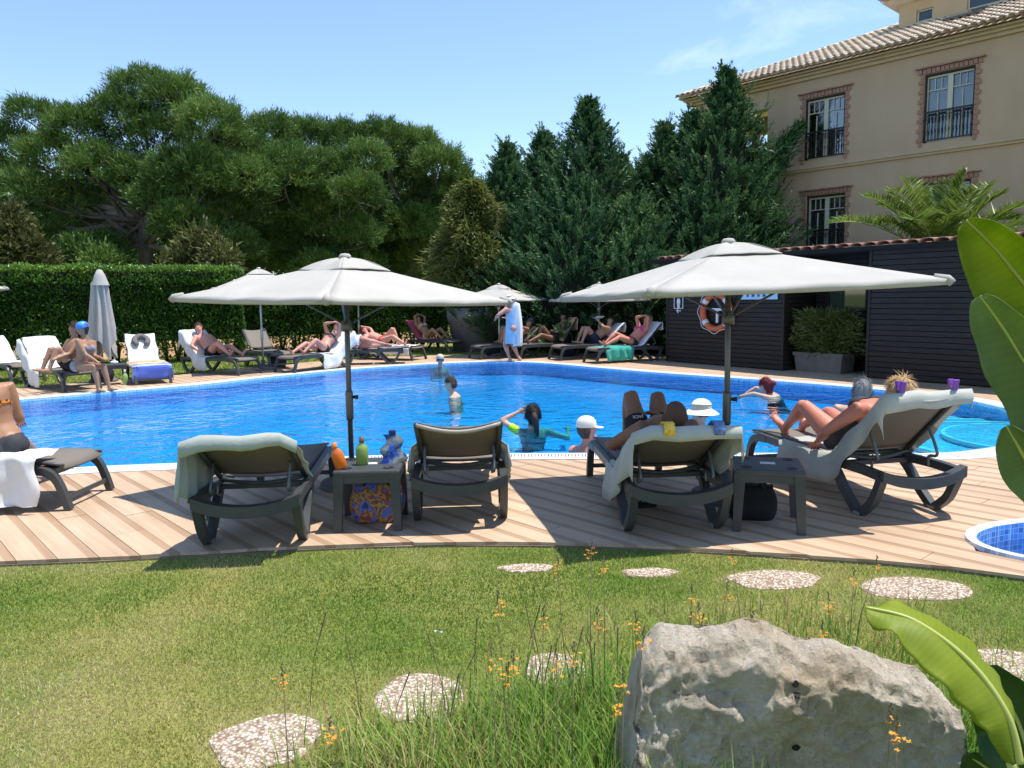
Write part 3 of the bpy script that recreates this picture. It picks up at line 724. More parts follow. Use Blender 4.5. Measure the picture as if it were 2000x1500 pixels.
MB().tube([(-.12, -.05, lr * .95), (0, -.03, lr * 1.25), (.14, -.05, lr * .95)], .008, 5).build('hanging_cord', mt_sign, lb, True)
k = MB(); k.box((0, .03, lr * .12), (lr * .8, .04, .05)); k.box((lr * .02, .031, -lr * .22), (.05, .04, lr * .6)); k.build('bracket', mt_sign, lb)
# planter in the recess
px0 = hut_at(1566, 730, .5)[0]; px1 = hut_at(1660, 730, .5)[0]; pw = px1 - px0; ph = hut_at(1612, 690, .3)[1]
pl = thing('rectangular_planter', 'grey rectangular planter box with bushy bamboo in the hut recess', 'planter', hA + hdir * ((px0 + px1) / 2) - hn * .45, hang)
k = MB(); w2, d2 = pw / 2, .24
k.add([(-w2 * .92, -d2 * .9, 0), (w2 * .92, -d2 * .9, 0), (w2 * .92, d2 * .9, 0), (-w2 * .92, d2 * .9, 0), (-w2, -d2, ph), (w2, -d2, ph), (w2, d2, ph), (-w2, d2, ph)], [(0, 3, 2, 1), (0, 1, 5, 4), (1, 2, 6, 5), (2, 3, 7, 6), (3, 0, 4, 7)])
k.box((0, -d2, ph - .03), (pw + .04, .04, .07)); k.box((0, d2, ph - .03), (pw + .04, .04, .07)); k.box((-w2, 0, ph - .031), (.04, 2 * d2, .068)); k.box((w2, 0, ph - .031), (.04, 2 * d2, .068)); k.box((0, 0, ph - .06), (pw - .05, 2 * d2 - .05, .02))
k.build('box', M('planter grey', (.13, .115, .10), .7, (.17, .15, .13), 5), pl)
PLANTER = (pl, pw, ph, hut_at(1612, 615, .4)[1])
# ================================================================== VEGETATION
def unit(a): return a / (np.linalg.norm(a, axis=1, keepdims=True) + 1e-9)
def rand_dirs(n): return unit(rng.normal(size=(n, 3)))
def hnoise(P, f=1.0, seed=0):                # cheap smooth noise, about -1..1
    x, y, z = P[:, 0] * f + seed, P[:, 1] * f + seed * 1.7, P[:, 2] * f - seed
    return (np.sin(1.3 * x + 2.1 * np.sin(.7 * y)) + np.sin(1.7 * y + 1.9 * np.sin(.9 * z)) + np.sin(1.5 * z + 2.3 * np.sin(.8 * x))) / 3
def leaf_quads(C, D, L, W, tint, bend=0.25, mid=0.45):
    """rhombic leaves from C along D; returns V, F, attr"""
    n = len(C); L = np.broadcast_to(L, n)[:, None]; W = np.broadcast_to(W, n)[:, None]
    S_ = unit(np.cross(D, rand_dirs(n))); Nn = np.cross(D, S_)
    m = C + D * L * mid; tip = C + D * L + Nn * L * bend * rng.uniform(-1, 1, (n, 1))
    V = np.stack([C, m + S_ * W / 2, tip, m - S_ * W / 2], 1).reshape(-1, 3)
    F = np.arange(4 * n).reshape(n, 4)
    return V, F, np.repeat(np.clip(tint, 0, 1), 4)
def join(parts):
    Vs, Fs, As = [], [], []; b = 0
    for V, F, A in parts: Vs.append(V); Fs.append(F + b); As.append(A); b += len(V)
    return np.concatenate(Vs), np.concatenate(Fs), np.concatenate(As)
mt_bark = M('pine bark', (0.055, 0.042, 0.034), 0.95, (0.13, 0.10, 0.08), 5, bump=0.8, bscale=12, stretch=(1, 1, .3))
mt_barkpale = M('pale branch bark', (0.16, 0.13, 0.11), 0.95, (0.24, 0.20, 0.17), 5, bump=0.6)
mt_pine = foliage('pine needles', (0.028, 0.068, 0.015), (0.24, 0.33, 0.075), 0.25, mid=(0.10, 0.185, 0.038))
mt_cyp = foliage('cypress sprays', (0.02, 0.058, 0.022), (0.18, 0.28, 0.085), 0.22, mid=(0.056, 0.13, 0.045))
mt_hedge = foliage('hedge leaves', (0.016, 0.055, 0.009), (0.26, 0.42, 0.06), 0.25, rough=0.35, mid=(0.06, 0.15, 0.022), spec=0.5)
mt_olive = foliage('olive scrub leaves', (0.05, 0.06, 0.02), (0.22, 0.21, 0.07), 0.25, mid=(0.12, 0.13, 0.04))
mt_bamboo = foliage('bamboo leaves', (0.05, 0.075, 0.015), (0.27, 0.27, 0.07), 0.3, mid=(0.15, 0.175, 0.04))
mt_core = M('dark foliage core', (0.012, 0.016, 0.008), 1.0, (0.02, 0.022, 0.012), 8, bump=0.8)  # for the solid dark cores added inside crowns and hedges
mt_stem = M('shrub stems', (0.07, 0.05, 0.035), 0.9)

def branch_path(a, b, n=7, wob=.12, sag=0.0):
    a, b = Vector(a), Vector(b); L = (b - a).length; P = []
    for i in range(n):
        t = i / (n - 1); p = a.lerp(b, t)
        w = wob * L * math.sin(math.pi * t) * .35
        P.append(p + Vector((random.uniform(-w, w), random.uniform(-w, w), random.uniform(-w, w) * .6 - sag * L * math.sin(math.pi * t))))
    return P
def pine(name, label, D, blobs, base_px, fork_px, group, ntuft=2300, trunk_r=.32):
    t = thing(name, label, 'tree', (at(*base_px, D).x, D, GZ), 0, group); o = Vector(t.location)
    B = []
    for (x, y, r) in blobs:
        dz = random.uniform(-1, 1) * 2.2; c = at(x, y, D + dz); B.append((c, r / FPX * D))
    fork = at(*fork_px, D)
    # trunk and limbs
    mb = MB(); base = Vector((t.location.x, D, GZ - .05))
    P = branch_path(base, fork, 6, .05); mb.tube([p - o for p in P], [lerp(trunk_r, trunk_r * .62, i / 5) for i in range(6)], 9)
    mb.build('trunk', mt_bark, t, True)
    lm = MB()
    for i, (c, r) in enumerate(B):
        st_ = fork if i % 3 else P[-2]
        q = branch_path(st_, c - Vector((0, 0, r * .2)), 7, .16, .03); d = (c - st_).length
        r0 = min(trunk_r * .5, .05 + .022 * d)
        lm.tube([p - o for p in q], [lerp(r0, .025, k / 6) for k in range(7)], 6, mi=0 if i % 4 else 1)
        for _ in range(4):
            e = c + Vector(rand_dirs(1)[0]) * r * .8; k = random.randint(3, 6)
            lm.tube([p - o for p in branch_path(q[k], e, 4, .15)], [.035, .028, .02, .008], 4, mi=0 if i % 3 else 1)
    tag(lm.build('branches', [mt_bark, mt_barkpale], t, True), kind='stuff')
    # needle tufts
    R_ = np.array([b[1] for b in B]); Cc = np.array([b[0] for b in B]); w = R_ ** 2 / (R_ ** 2).sum()
    idx = rng.choice(len(B), ntuft, p=w); d = rand_dirs(ntuft); d[:, 2] = np.where(d[:, 2] < -.35, -d[:, 2], d[:, 2])
    rad = rng.uniform(.62, 1.03, ntuft) * (1 + .16 * hnoise(d * 3 + Cc[idx], 2.2))
    C = Cc[idx] + d * (R_[idx] * rad)[:, None] * np.array([1, 1, .82])
    deep = np.zeros(ntuft, bool)
    for c, r in zip(Cc, R_): deep |= (np.linalg.norm((C - c) / np.array([1, 1, .82]), axis=1) < r * .55)
    keep = (~deep) & (hnoise(C, 1.6, 3) > -.72); C, d, idx = C[keep], d[keep], idx[keep]
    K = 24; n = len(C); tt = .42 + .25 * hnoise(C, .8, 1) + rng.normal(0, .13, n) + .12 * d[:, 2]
    sub = np.repeat(C, K, 0) + rng.normal(0, .10, (n * K, 3)); up = np.array([0, 0, .55])
    dd = unit(np.repeat(d, K, 0) * .7 + up + rng.normal(0, .62, (n * K, 3)))
    V, F, A = leaf_quads(sub, dd, rng.uniform(.16, .34, n * K), .035, np.repeat(tt, K) + rng.normal(0, .12, n * K))
    tag(raw('crown', V - np.array(o), F, mt_pine, t, A), kind='stuff')
    return t
PG = 'pine trees behind the hedge'
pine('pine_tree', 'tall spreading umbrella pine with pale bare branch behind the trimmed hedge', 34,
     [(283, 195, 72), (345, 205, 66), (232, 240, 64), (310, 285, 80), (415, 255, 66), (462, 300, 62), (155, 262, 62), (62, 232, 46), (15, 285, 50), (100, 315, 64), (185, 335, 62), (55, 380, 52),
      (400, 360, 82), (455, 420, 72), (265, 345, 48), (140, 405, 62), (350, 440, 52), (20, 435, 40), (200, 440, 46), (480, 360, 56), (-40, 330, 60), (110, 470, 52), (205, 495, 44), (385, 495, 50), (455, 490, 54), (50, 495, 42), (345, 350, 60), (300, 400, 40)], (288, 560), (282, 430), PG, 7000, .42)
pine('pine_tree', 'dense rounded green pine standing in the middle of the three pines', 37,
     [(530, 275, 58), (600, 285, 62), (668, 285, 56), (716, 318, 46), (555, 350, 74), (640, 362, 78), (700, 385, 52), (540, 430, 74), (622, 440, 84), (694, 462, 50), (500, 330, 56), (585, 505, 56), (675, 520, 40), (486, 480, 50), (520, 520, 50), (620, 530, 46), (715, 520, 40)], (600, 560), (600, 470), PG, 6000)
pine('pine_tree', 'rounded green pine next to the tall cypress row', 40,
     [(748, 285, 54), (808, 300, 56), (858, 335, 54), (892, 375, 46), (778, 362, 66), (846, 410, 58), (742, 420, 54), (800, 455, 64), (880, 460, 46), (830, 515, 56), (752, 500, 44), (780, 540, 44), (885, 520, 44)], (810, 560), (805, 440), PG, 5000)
# far wood behind, one dark mass
pts = []
for k in range(46):
    x = lerp(-160, 1010, k / 45); pts.append((at(x, random.uniform(455, 520), random.uniform(50, 62)), random.uniform(1.9, 3.0)))
for k in range(34): pts.append((at(lerp(-60, 930, k / 33), random.uniform(360, 460), random.uniform(46, 50)), random.uniform(1.8, 2.6)))
n = 34000; idx = rng.integers(0, len(pts), n); Cc = np.array([p[0] for p in pts]); Rr = np.array([p[1] for p in pts]); d = rand_dirs(n)
C = Cc[idx] + d * (Rr[idx] * rng.uniform(.5, 1.05, n))[:, None]
V, F, A = leaf_quads(C, unit(d + np.array([0, 0, .3]) + rng.normal(0, .5, (n, 3))), rng.uniform(.35, .8, n), .3, .22 + .2 * hnoise(C, .6) + rng.normal(0, .12, n))
V2 = V.copy(); n2 = 9000; C2 = np.stack([rng.uniform(-50, 12, n2), rng.uniform(50, 60, n2), rng.uniform(0, 3.2, n2)], 1)
Vb, Fb, Ab = leaf_quads(C2, rand_dirs(n2), .8, .45, rng.uniform(0, .5, n2))
tag(raw('distant_wood', *join([(V, F, A), (Vb, Fb, Ab)])[:2], mt_pine, None, np.concatenate([A, Ab])), 'dark mass of distant trees behind the pines', 'trees', kind='stuff')

def bush(name, label, blobs, D, mat, n, L, W, group=None, up=.3, stems=True, ground=GZ):
    cs = [(at(x, y, D + random.uniform(-.4, .4)), r / FPX * D) for x, y, r in blobs]; o = Vector((cs[0][0].x, cs[0][0].y, ground)); t = thing(name, label, 'shrub', o, 0, group)
    Cc = np.array([c[0] for c in cs]); Rr = np.array([c[1] for c in cs]); idx = rng.choice(len(cs), n, p=Rr ** 2 / (Rr ** 2).sum()); d = rand_dirs(n)
    C = Cc[idx] + d * (Rr[idx] * rng.uniform(.45, 1.05, n) * (1 + .2 * hnoise(d * 4, 2)))[:, None]; C[:, 2] = np.maximum(C[:, 2], ground + .02)
    V, F, A = leaf_quads(C, unit(d * .8 + np.array([0, 0, up]) + rng.normal(0, .6, (n, 3))), rng.uniform(.6, 1.2, n) * L, W, .45 + .25 * hnoise(C, 2.0) + rng.normal(0, .18, n))
    tag(raw('crown', V - np.array(o), F, mat, t, A), kind='stuff')
    if stems:
        mb = MB()
        for c, r in cs: mb.tube([p - o for p in branch_path(o + Vector((random.uniform(-.15, .15), random.uniform(-.1, .1), -.05)), c + Vector((0, 0, r * .3)), 6, .1)], [.05, .045, .04, .03, .02, .01], 5)
        mb.build('trunk', mt_stem, t, True)
    return t
bush('scrub_bush', 'pale olive scrub at the left edge beyond the hedge', [(18, 440, 42), (40, 490, 48), (-20, 500, 50), (85, 510, 32)], 29, mt_olive, 7000, .28, .09)
bush('scrub_bush', 'olive scrub under the pines beside the dark tree trunk', [(395, 480, 42), (430, 515, 40), (360, 510, 36), (340, 535, 30)], 30, mt_olive, 4500, .28, .08)
bush('scrub_bush', 'dull low scrub below the tall pine left of its trunk', [(150, 500, 40), (205, 515, 36), (110, 535, 34)], 31, mt_pine, 3500, .3, .08)

# ---- cypress row
def cypress(label, top, D, R0, lean=None, ns=1250):
    R0 *= 1.14; tp = at(top[0], top[1] + 26, D); Hh = tp.z - GZ; o = Vector((tp.x, D, GZ)); t = thing('cypress_tree', label, 'tree', o, 0, 'cypress row behind the pool')
    MB().tube([(0, 0, -.05), (.02, 0, Hh * .5), (0, 0, Hh - .35)], [.17, .10, .012], 8).build('trunk', mt_stem, t, True)
    MB().lathe([(R0 * .62, .15), (R0 * .66, Hh * .35), (R0 * .42, Hh * .68), (R0 * .15, Hh * .88), (.02, Hh * .95)], 14).build('inner_core', mt_core, t, True)  # solid dark cone added to block light through the crown
    u = rng.uniform(0, 1, ns) ** .85; h = .2 + u * (Hh - .25); a = rng.uniform(0, 2 * math.pi, ns); hr = h / Hh
    prof = R0 * np.clip(np.minimum(1.0, (1 - hr) ** 1.15 * 2.15), .02, 1) * (1 + .24 * np.sin(a * 2 + h * 1.3 + top[0]) + .16 * np.sin(a * 5 - h * 2.7 + top[0]) + .12 * np.sin(h * 4.3 + a))
    rr = prof * rng.uniform(.68, 1.05, ns)
    C = np.stack([rr * np.cos(a), rr * np.sin(a), h], 1); out = np.stack([np.cos(a), np.sin(a), .75 + .9 * hr], 1)
    d = unit(out + rng.normal(0, .22, (ns, 3)))
    # each spray: a flattened feather, a row of short scale leaves on both sides of its axis
    K = 26; n = ns * K; s_ = np.tile(np.linspace(0, 1, K), ns); side = np.tile(np.where(np.arange(K) % 2, 1., -1.), ns)[:, None]
    dd = np.repeat(d, K, 0); sv = np.repeat(unit(np.cross(d, rand_dirs(ns))), K, 0); Ls = np.repeat(rng.uniform(.40, .82, ns) * np.where(rng.uniform(0, 1, ns) < .14, 1.75, 1) * (1 - .55 * hr ** 3), K)
    Cp = np.repeat(C, K, 0) + dd * (s_ * Ls)[:, None] + np.array([0, 0, -.10]) * (s_ ** 2)[:, None] * 1
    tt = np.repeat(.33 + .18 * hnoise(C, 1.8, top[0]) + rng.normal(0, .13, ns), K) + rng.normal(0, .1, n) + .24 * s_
    V, F, A = leaf_quads(Cp, unit(dd * .9 + sv * side * .75 + rng.normal(0, .22, (n, 3))),   .19 * (1.05 - .55 * s_), .036, tt)
    parts = [(V, F, A)]
    m = 60; hh = rng.uniform(.9, 1.02, m) * Hh; Vt = leaf_quads(np.stack([rng.normal(0, .05, m), rng.normal(0, .05, m), hh], 1), unit(np.stack([rng.normal(0, .5, m), rng.normal(0, .5, m), np.ones(m)], 1)), .22, .03, rng.uniform(.3, .7, m)); parts.append(Vt)
    if lean is not None:                                                                # one long bough reaching out
        m = 2600; tq = rng.uniform(0, 1, m); a0, b0 = Vector((0, 0, Hh * .45)), at(*lean, D - .4) - o
        ax = (b0 - a0); P0 = np.array(a0) + tq[:, None] * np.array(ax) + rng.normal(0, 1, (m, 3)) * (.34 * (1 - tq) + .05)[:, None]
        parts.append(leaf_quads(P0, unit(np.array(ax.normalized()) + rng.normal(0, .5, (m, 3))), .26, .055, rng.uniform(.2, .7, m)))
        MB().tube([a0, a0 + ax * .5, b0], [.07, .045, .01], 6).build('branch', mt_stem, t, True)
    V, F, A = join(parts); tag(raw('crown', V, F, mt_cyp, t, A), kind='stuff')
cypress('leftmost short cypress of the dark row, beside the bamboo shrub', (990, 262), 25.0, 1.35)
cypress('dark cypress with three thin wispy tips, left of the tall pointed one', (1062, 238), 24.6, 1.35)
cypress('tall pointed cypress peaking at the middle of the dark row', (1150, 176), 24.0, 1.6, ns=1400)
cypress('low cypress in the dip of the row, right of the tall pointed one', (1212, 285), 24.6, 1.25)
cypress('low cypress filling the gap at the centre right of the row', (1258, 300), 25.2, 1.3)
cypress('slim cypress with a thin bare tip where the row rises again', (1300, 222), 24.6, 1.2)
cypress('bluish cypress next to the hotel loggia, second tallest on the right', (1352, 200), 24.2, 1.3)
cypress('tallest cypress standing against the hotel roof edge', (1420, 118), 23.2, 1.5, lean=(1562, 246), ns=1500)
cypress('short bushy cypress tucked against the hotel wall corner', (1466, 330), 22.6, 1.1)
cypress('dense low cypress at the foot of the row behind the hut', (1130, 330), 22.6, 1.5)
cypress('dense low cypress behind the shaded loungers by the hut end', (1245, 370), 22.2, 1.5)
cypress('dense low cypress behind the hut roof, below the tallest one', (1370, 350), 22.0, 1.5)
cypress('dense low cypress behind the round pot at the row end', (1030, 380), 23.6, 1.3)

# ---- hedges
def hedge(name, label, p0, p1, z0, z1, th, n, mat, L=.085, W=.045, rough=.05, stems=18):
    p0, p1 = Vector(p0), Vector(p1); ax = (p1 - p0); Ln = ax.length; ax.normalize(); nv = Vector((-ax.y, ax.x, 0));
    if nv.y < 0: nv = -nv
    t = thing(name, label, 'hedge', (p0.x, p0.y, GZ), math.atan2(ax.y, ax.x)); s_ = 1 if (Vector((-ax.y, ax.x, 0)) - nv).length < .1 else -1
    h0, h1 = z0 - GZ, z1 - GZ
    bm_ = MB(); bm_.bbox((Ln / 2, s_ * th / 2, (h0 + h1) / 2 + .18), (Ln - .2, th - .24, h1 - h0 - .55), .05); bm_.build('inner_core', mt_core, t)  # solid dark box added as a core behind the leaves
    A_f, A_t, A_e = Ln * (h1 - h0), Ln * th, th * (h1 - h0); pr = np.array([A_f, A_t * .9, A_e, A_e, A_f * .25]); pr /= pr.sum(); face = rng.choice(5, n, p=pr)
    u, v = rng.uniform(0, 1, n), rng.uniform(0, 1, n); C = np.zeros((n, 3)); D_ = np.zeros((n, 3))
    def setf(k, x, y, z, d): m_ = face == k; C[m_] = np.stack([x[m_], y[m_], z[m_]], 1); D_[m_] = d
    zf = h0 + v * (h1 - h0); zero = np.zeros(n)
    setf(0, u * Ln, zero, zf, (0, -s_, .3)); setf(1, u * Ln, s_ * v * th, zero + h1, (0, 0, 1)); setf(2, zero, s_ * u * th, zf, (-1, 0, .3)); setf(3, zero + Ln, s_ * u * th, zf, (1, 0, .3)); setf(4, u * Ln, zero + s_ * th, zf, (0, s_, .3))
    rnd = np.clip((C[:, 2] - (h1 - .42)) / .42, 0, 1) ** 2 * .34; C[:, 1] += s_ * rnd * (face == 0)
    C += D_ * (rough * (hnoise(C, 3.1) + .6 * hnoise(C, 7.7, 2)) + rng.uniform(-.10, .03, n))[:, None]
    low = np.clip(1.3 - (C[:, 2] - h0) / .55, 0, 1); keep = rng.uniform(0, 1, n) > low * (.35 + .62 * (hnoise(C * np.array([1, 1, .4]), 1.5, 5) > .12)); C, D_ = C[keep], D_[keep]; m = len(C)
    lighter = np.clip((C[:, 2] - (h1 - .55)) / .5, 0, 1)  # paler towards the top: the sunlit band is painted into the leaf tint
    V, F, A = leaf_quads(C, unit(D_ * .75 + rng.normal(0, .6, (m, 3)) + np.array([0, 0, .25])), rng.uniform(.7, 1.3, m) * L, W, .36 + .40 * lighter + .15 * hnoise(C, 2.4) + rng.normal(0, .16, m))
    tag(raw('foliage', V, F, mat, t, A), kind='stuff')
    for i in range(stems):
        x = (i + .5 + random.uniform(-.3, .3)) / stems * Ln; mb = MB()
        for _ in range(3): mb.tube([(x, s_ * th * .4, -.02), (x + random.uniform(-.12, .12), s_ * th * random.uniform(.2, .6), h0 + .35), (x + random.uniform(-.25, .25), s_ * th * random.uniform(.2, .7), h0 + .8)], [.04, .03, .015], 5)
        mb.build('stem', mt_stem, t, True)
hp0, hp1 = gp(-120, 728, 0), gp(478, 700, 0)
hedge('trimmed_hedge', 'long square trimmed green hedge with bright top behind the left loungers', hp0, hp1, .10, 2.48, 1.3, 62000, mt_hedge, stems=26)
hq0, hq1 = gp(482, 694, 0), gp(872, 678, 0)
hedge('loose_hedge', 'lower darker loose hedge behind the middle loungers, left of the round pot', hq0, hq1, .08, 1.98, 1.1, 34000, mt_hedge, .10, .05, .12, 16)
# earth bank seen through the hedge feet
ba = (hp0 + Vector((-4, 2.2, 0)), hp1 + Vector((0, 2.4, 0)), hq1 + Vector((0, 2.6, 0))); mb = MB(); pr = []
for a, b in zip(ba, ba[1:]):
    for k in range(14): pr.append(a.lerp(b, k / 14))
G = [[p + Vector((0, q * .5, GZ + .55 * min(1, q / 2) + random.uniform(-.03, .03))) for q in range(0, 5)] for p in pr]
tag(mb.sheet(G).build('earth_bank', M('ochre earth', (0.42, 0.25, 0.12), .95, (.50, .33, .18), 2, bump=.4), None, True), kind='structure')

# ---- big round pot with bamboo
pc = gp(930, 683, 0); pr_ = 55 / FPX * pc.y; pth = at(930, 601, pc.y).z - GZ
pot = thing('round_pot', 'big round grey plant pot behind the far loungers', 'pot', (pc.x, pc.y, GZ))
MB().lathe([(pr_ * .80, 0), (pr_ * .86, pth * .33), (pr_ * .90, pth * .34), (pr_ * .95, pth * .68), (pr_ * .99, pth * .69), (pr_ * 1.03, pth), (pr_ * .95, pth), (pr_ * .92, pth - .12), (0.01, pth - .12)], 40).build('bowl', M('grey pot', (.17, .165, .165), .7, (.21, .205, .2), 4), pot, True)
def bamboo(name, label, o, w, d, h, n, mat, stems, L=.18, W=.03, droop=-.15, taper=1.0):
    t = thing(name, label, 'plant', o); a = rng.uniform(0, 2 * math.pi, n); z = rng.beta(1.5, 1.25, n) * h
    rr = np.sqrt(rng.uniform(.1, 1, n)) * np.clip(1.08 - taper * (np.abs(z / h - .36) / .68) ** 1.8, .06, 1.1) * (1 + .26 * np.sin(a * 3 + z * 2.9) + .18 * np.sin(a * 7 - z * 5.1))
    C = np.stack([rr * w * np.cos(a), rr * d * np.sin(a), z], 1)
    dd = unit(np.stack([np.cos(a), np.sin(a), np.full(n, droop)], 1) + rng.normal(0, .6, (n, 3)))
    V, F, A = leaf_quads(C, dd, rng.uniform(.7, 1.3, n) * L, W, .45 + .2 * hnoise(C, 2.5) + rng.normal(0, .18, n)); tag(raw('foliage', V, F, mat, t, A), kind='stuff')
    for i in range(stems):
        x, y = random.uniform(-.5, .5) * w, random.uniform(-.5, .5) * d; x2, y2 = x * 1.9, y * 1.9; hh = h * random.uniform(.6, .98)
        MB().tube([(x, y, -.05), (lerp(x, x2, .4), lerp(y, y2, .4), hh * .6), (x2, y2, hh)], [.02, .015, .005], 5).build('stem', mt_stem, t, True)
    return t
bh_ = at(915, 352, pc.y).z - (GZ + pth - .1)
bamboo('bamboo_plant', 'tall yellowish leafy bamboo growing from the round grey pot', (pc.x - .05, pc.y, GZ + pth - .14), 1.05, .9, bh_, 13000, mt_bamboo, 12, .26, .05)
pl_, pw_, ph_, ptop = PLANTER
q = bamboo('bamboo_plant', 'low green bamboo bush in the grey box planter by the hut', (pl_.location.x, pl_.location.y, ph_ - .05), pw_ * .56, .30, ptop - ph_ + .15, 6000, mt_bamboo, 16, .13, .022, .1, .3); q.rotation_euler = (0, 0, hang)

# ---- palm behind the hut
mt_palm = foliage('palm leaflets', (0.08, 0.14, 0.018), (0.32, 0.40, 0.08), 0.35, mid=(.18, .26, .045), rough=.4)
PD_ = 17.5; pc_ = at(1835, 515, PD_); palm = thing('palm_tree', 'feathery green palm crown rising behind the hut roof', 'tree', (pc_.x, pc_.y, GZ))
MB().tube([(0, 0, 0), (0, 0, pc_.z - GZ - .2), (0, 0, pc_.z - GZ)], [.3, .27, .2], 12).build('trunk', mt_bark, palm, True)
fr_tips = [(1622, 436, -.5, .9), (1688, 384, -.2, .8), (1742, 372, -.5, .6), (1888, 334, -.3, .35), (1818, 372, .6, .3), (1962, 378, -.2, .5), (2025, 400, .1, .8), (2080, 440, -.3, .9), (1930, 360, .6, .4), (1770, 350, 1.0, .5), (1700, 440, .9, .9), (2010, 470, -.8, .9), (1850, 420, -1.2, .5), (1780, 430, -1.2, .8), (1716, 402, .3, .7), (1905, 372, -.8, .4), (1985, 430, .5, .8), (1860, 352, .2, .3)]
org = Vector((0, 0, pc_.z - GZ - .1))
for (tx, ty, dy, sag) in fr_tips:
    tip = at(tx, ty, PD_ + dy) - Vector((pc_.x, pc_.y, GZ)); ctrl = org.lerp(tip, .5) + Vector((0, 0, .30 + .45 * sag))
    P = [org * (1 - s) ** 2 + ctrl * (2 * s * (1 - s)) + tip * s * s for s in np.linspace(0, 1, 16)]
    fr = MB().tube(P, [.028 * (1 - .85 * i / 15) for i in range(16)], 5).build('frond', M('palm rachis', (.30, .34, .12), .5) if 'palm rachis' not in bpy.data.materials else bpy.data.materials['palm rachis'], palm, True)
    m = 92; s = np.linspace(.12, 1, m); Pn = np.array([[*p] for p in P]); fi = s * 15; i0 = np.minimum(fi.astype(int), 14); Pt = Pn[i0] + (Pn[i0 + 1] - Pn[i0]) * (fi - i0)[:, None]; T = unit(Pn[i0 + 1] - Pn[i0])
    side = unit(np.cross(T, np.array([0, 0, 1.]))); upv = np.cross(side, T); ps = []
    for sg_ in (-1, 1):
        d_ = unit(T * .55 + side * sg_ * .85 + upv * .35 + rng.normal(0, .07, (m, 3))); ps.append(leaf_quads(Pt, d_, .52 * np.sin(np.pi * np.clip(s * .9 + .1, 0, 1)) ** .6 + .1, .031, .5 + rng.normal(0, .16, m), .1, .35))
    V, F, A = join(ps); tag(raw('leaflets', V, F, mt_palm, fr, A), kind='stuff')
# ================================================================== LOUNGERS, PARASOLS, TABLES, TOWELS
def sling_material(name, c1, c2):
    m = bpy.data.materials.new(name); nt, N, L, P = nodes(m); tc = N.new('ShaderNodeTexCoord'); ck = N.new('ShaderNodeTexChecker'); ck.inputs['Scale'].default_value = 260
    ck.inputs[1].default_value = (*c1, 1); ck.inputs[2].default_value = (*c2, 1); L.new(tc.outputs['Object'], ck.inputs[0])
    n = N.new('ShaderNodeTexNoise'); n.inputs['Scale'].default_value = 3; L.new(tc.outputs['Object'], n.inputs[0]); mx = N.new('ShaderNodeMix'); mx.data_type = 'RGBA'; mx.blend_type = 'MULTIPLY'; mx.inputs[0].default_value = .25
    L.new(ck.outputs[0], mx.inputs[6]); L.new(n.outputs[0], mx.inputs[7]); L.new(mx.outputs[2], P.inputs['Base Color']); P.inputs['Roughness'].default_value = .75
    t = N.new('ShaderNodeBsdfTranslucent'); t.inputs[0].default_value = (*c1, 1); ms = N.new('ShaderNodeMixShader'); ms.inputs[0].default_value = .15
    L.new(P.outputs[0], ms.inputs[1]); L.new(t.outputs[0], ms.inputs[2]); L.new(ms.outputs[0], N['Material Output'].inputs[0]); return m
mt_plastic = M('anthracite resin', (0.045, 0.050, 0.052), 0.42, (0.06, 0.065, 0.067), 5, bump=0.04, bscale=120, spec=0.45)
mt_taupe = sling_material('taupe sling', (0.27, 0.232, 0.19), (0.19, 0.162, 0.132))
mt_strut = M('grey metal strut', (0.16, 0.165, 0.165), 0.35, metal=0.4)
mt_pad = M('pale foot pad', (0.30, 0.29, 0.28), 0.6)
mt_piping = M('taupe tube', (0.36, 0.32, 0.27), 0.5)
def arc3(P, n=5): return [(p.x, p.y, p.z) for p in catmull([Vector(q) for q in P], n)]
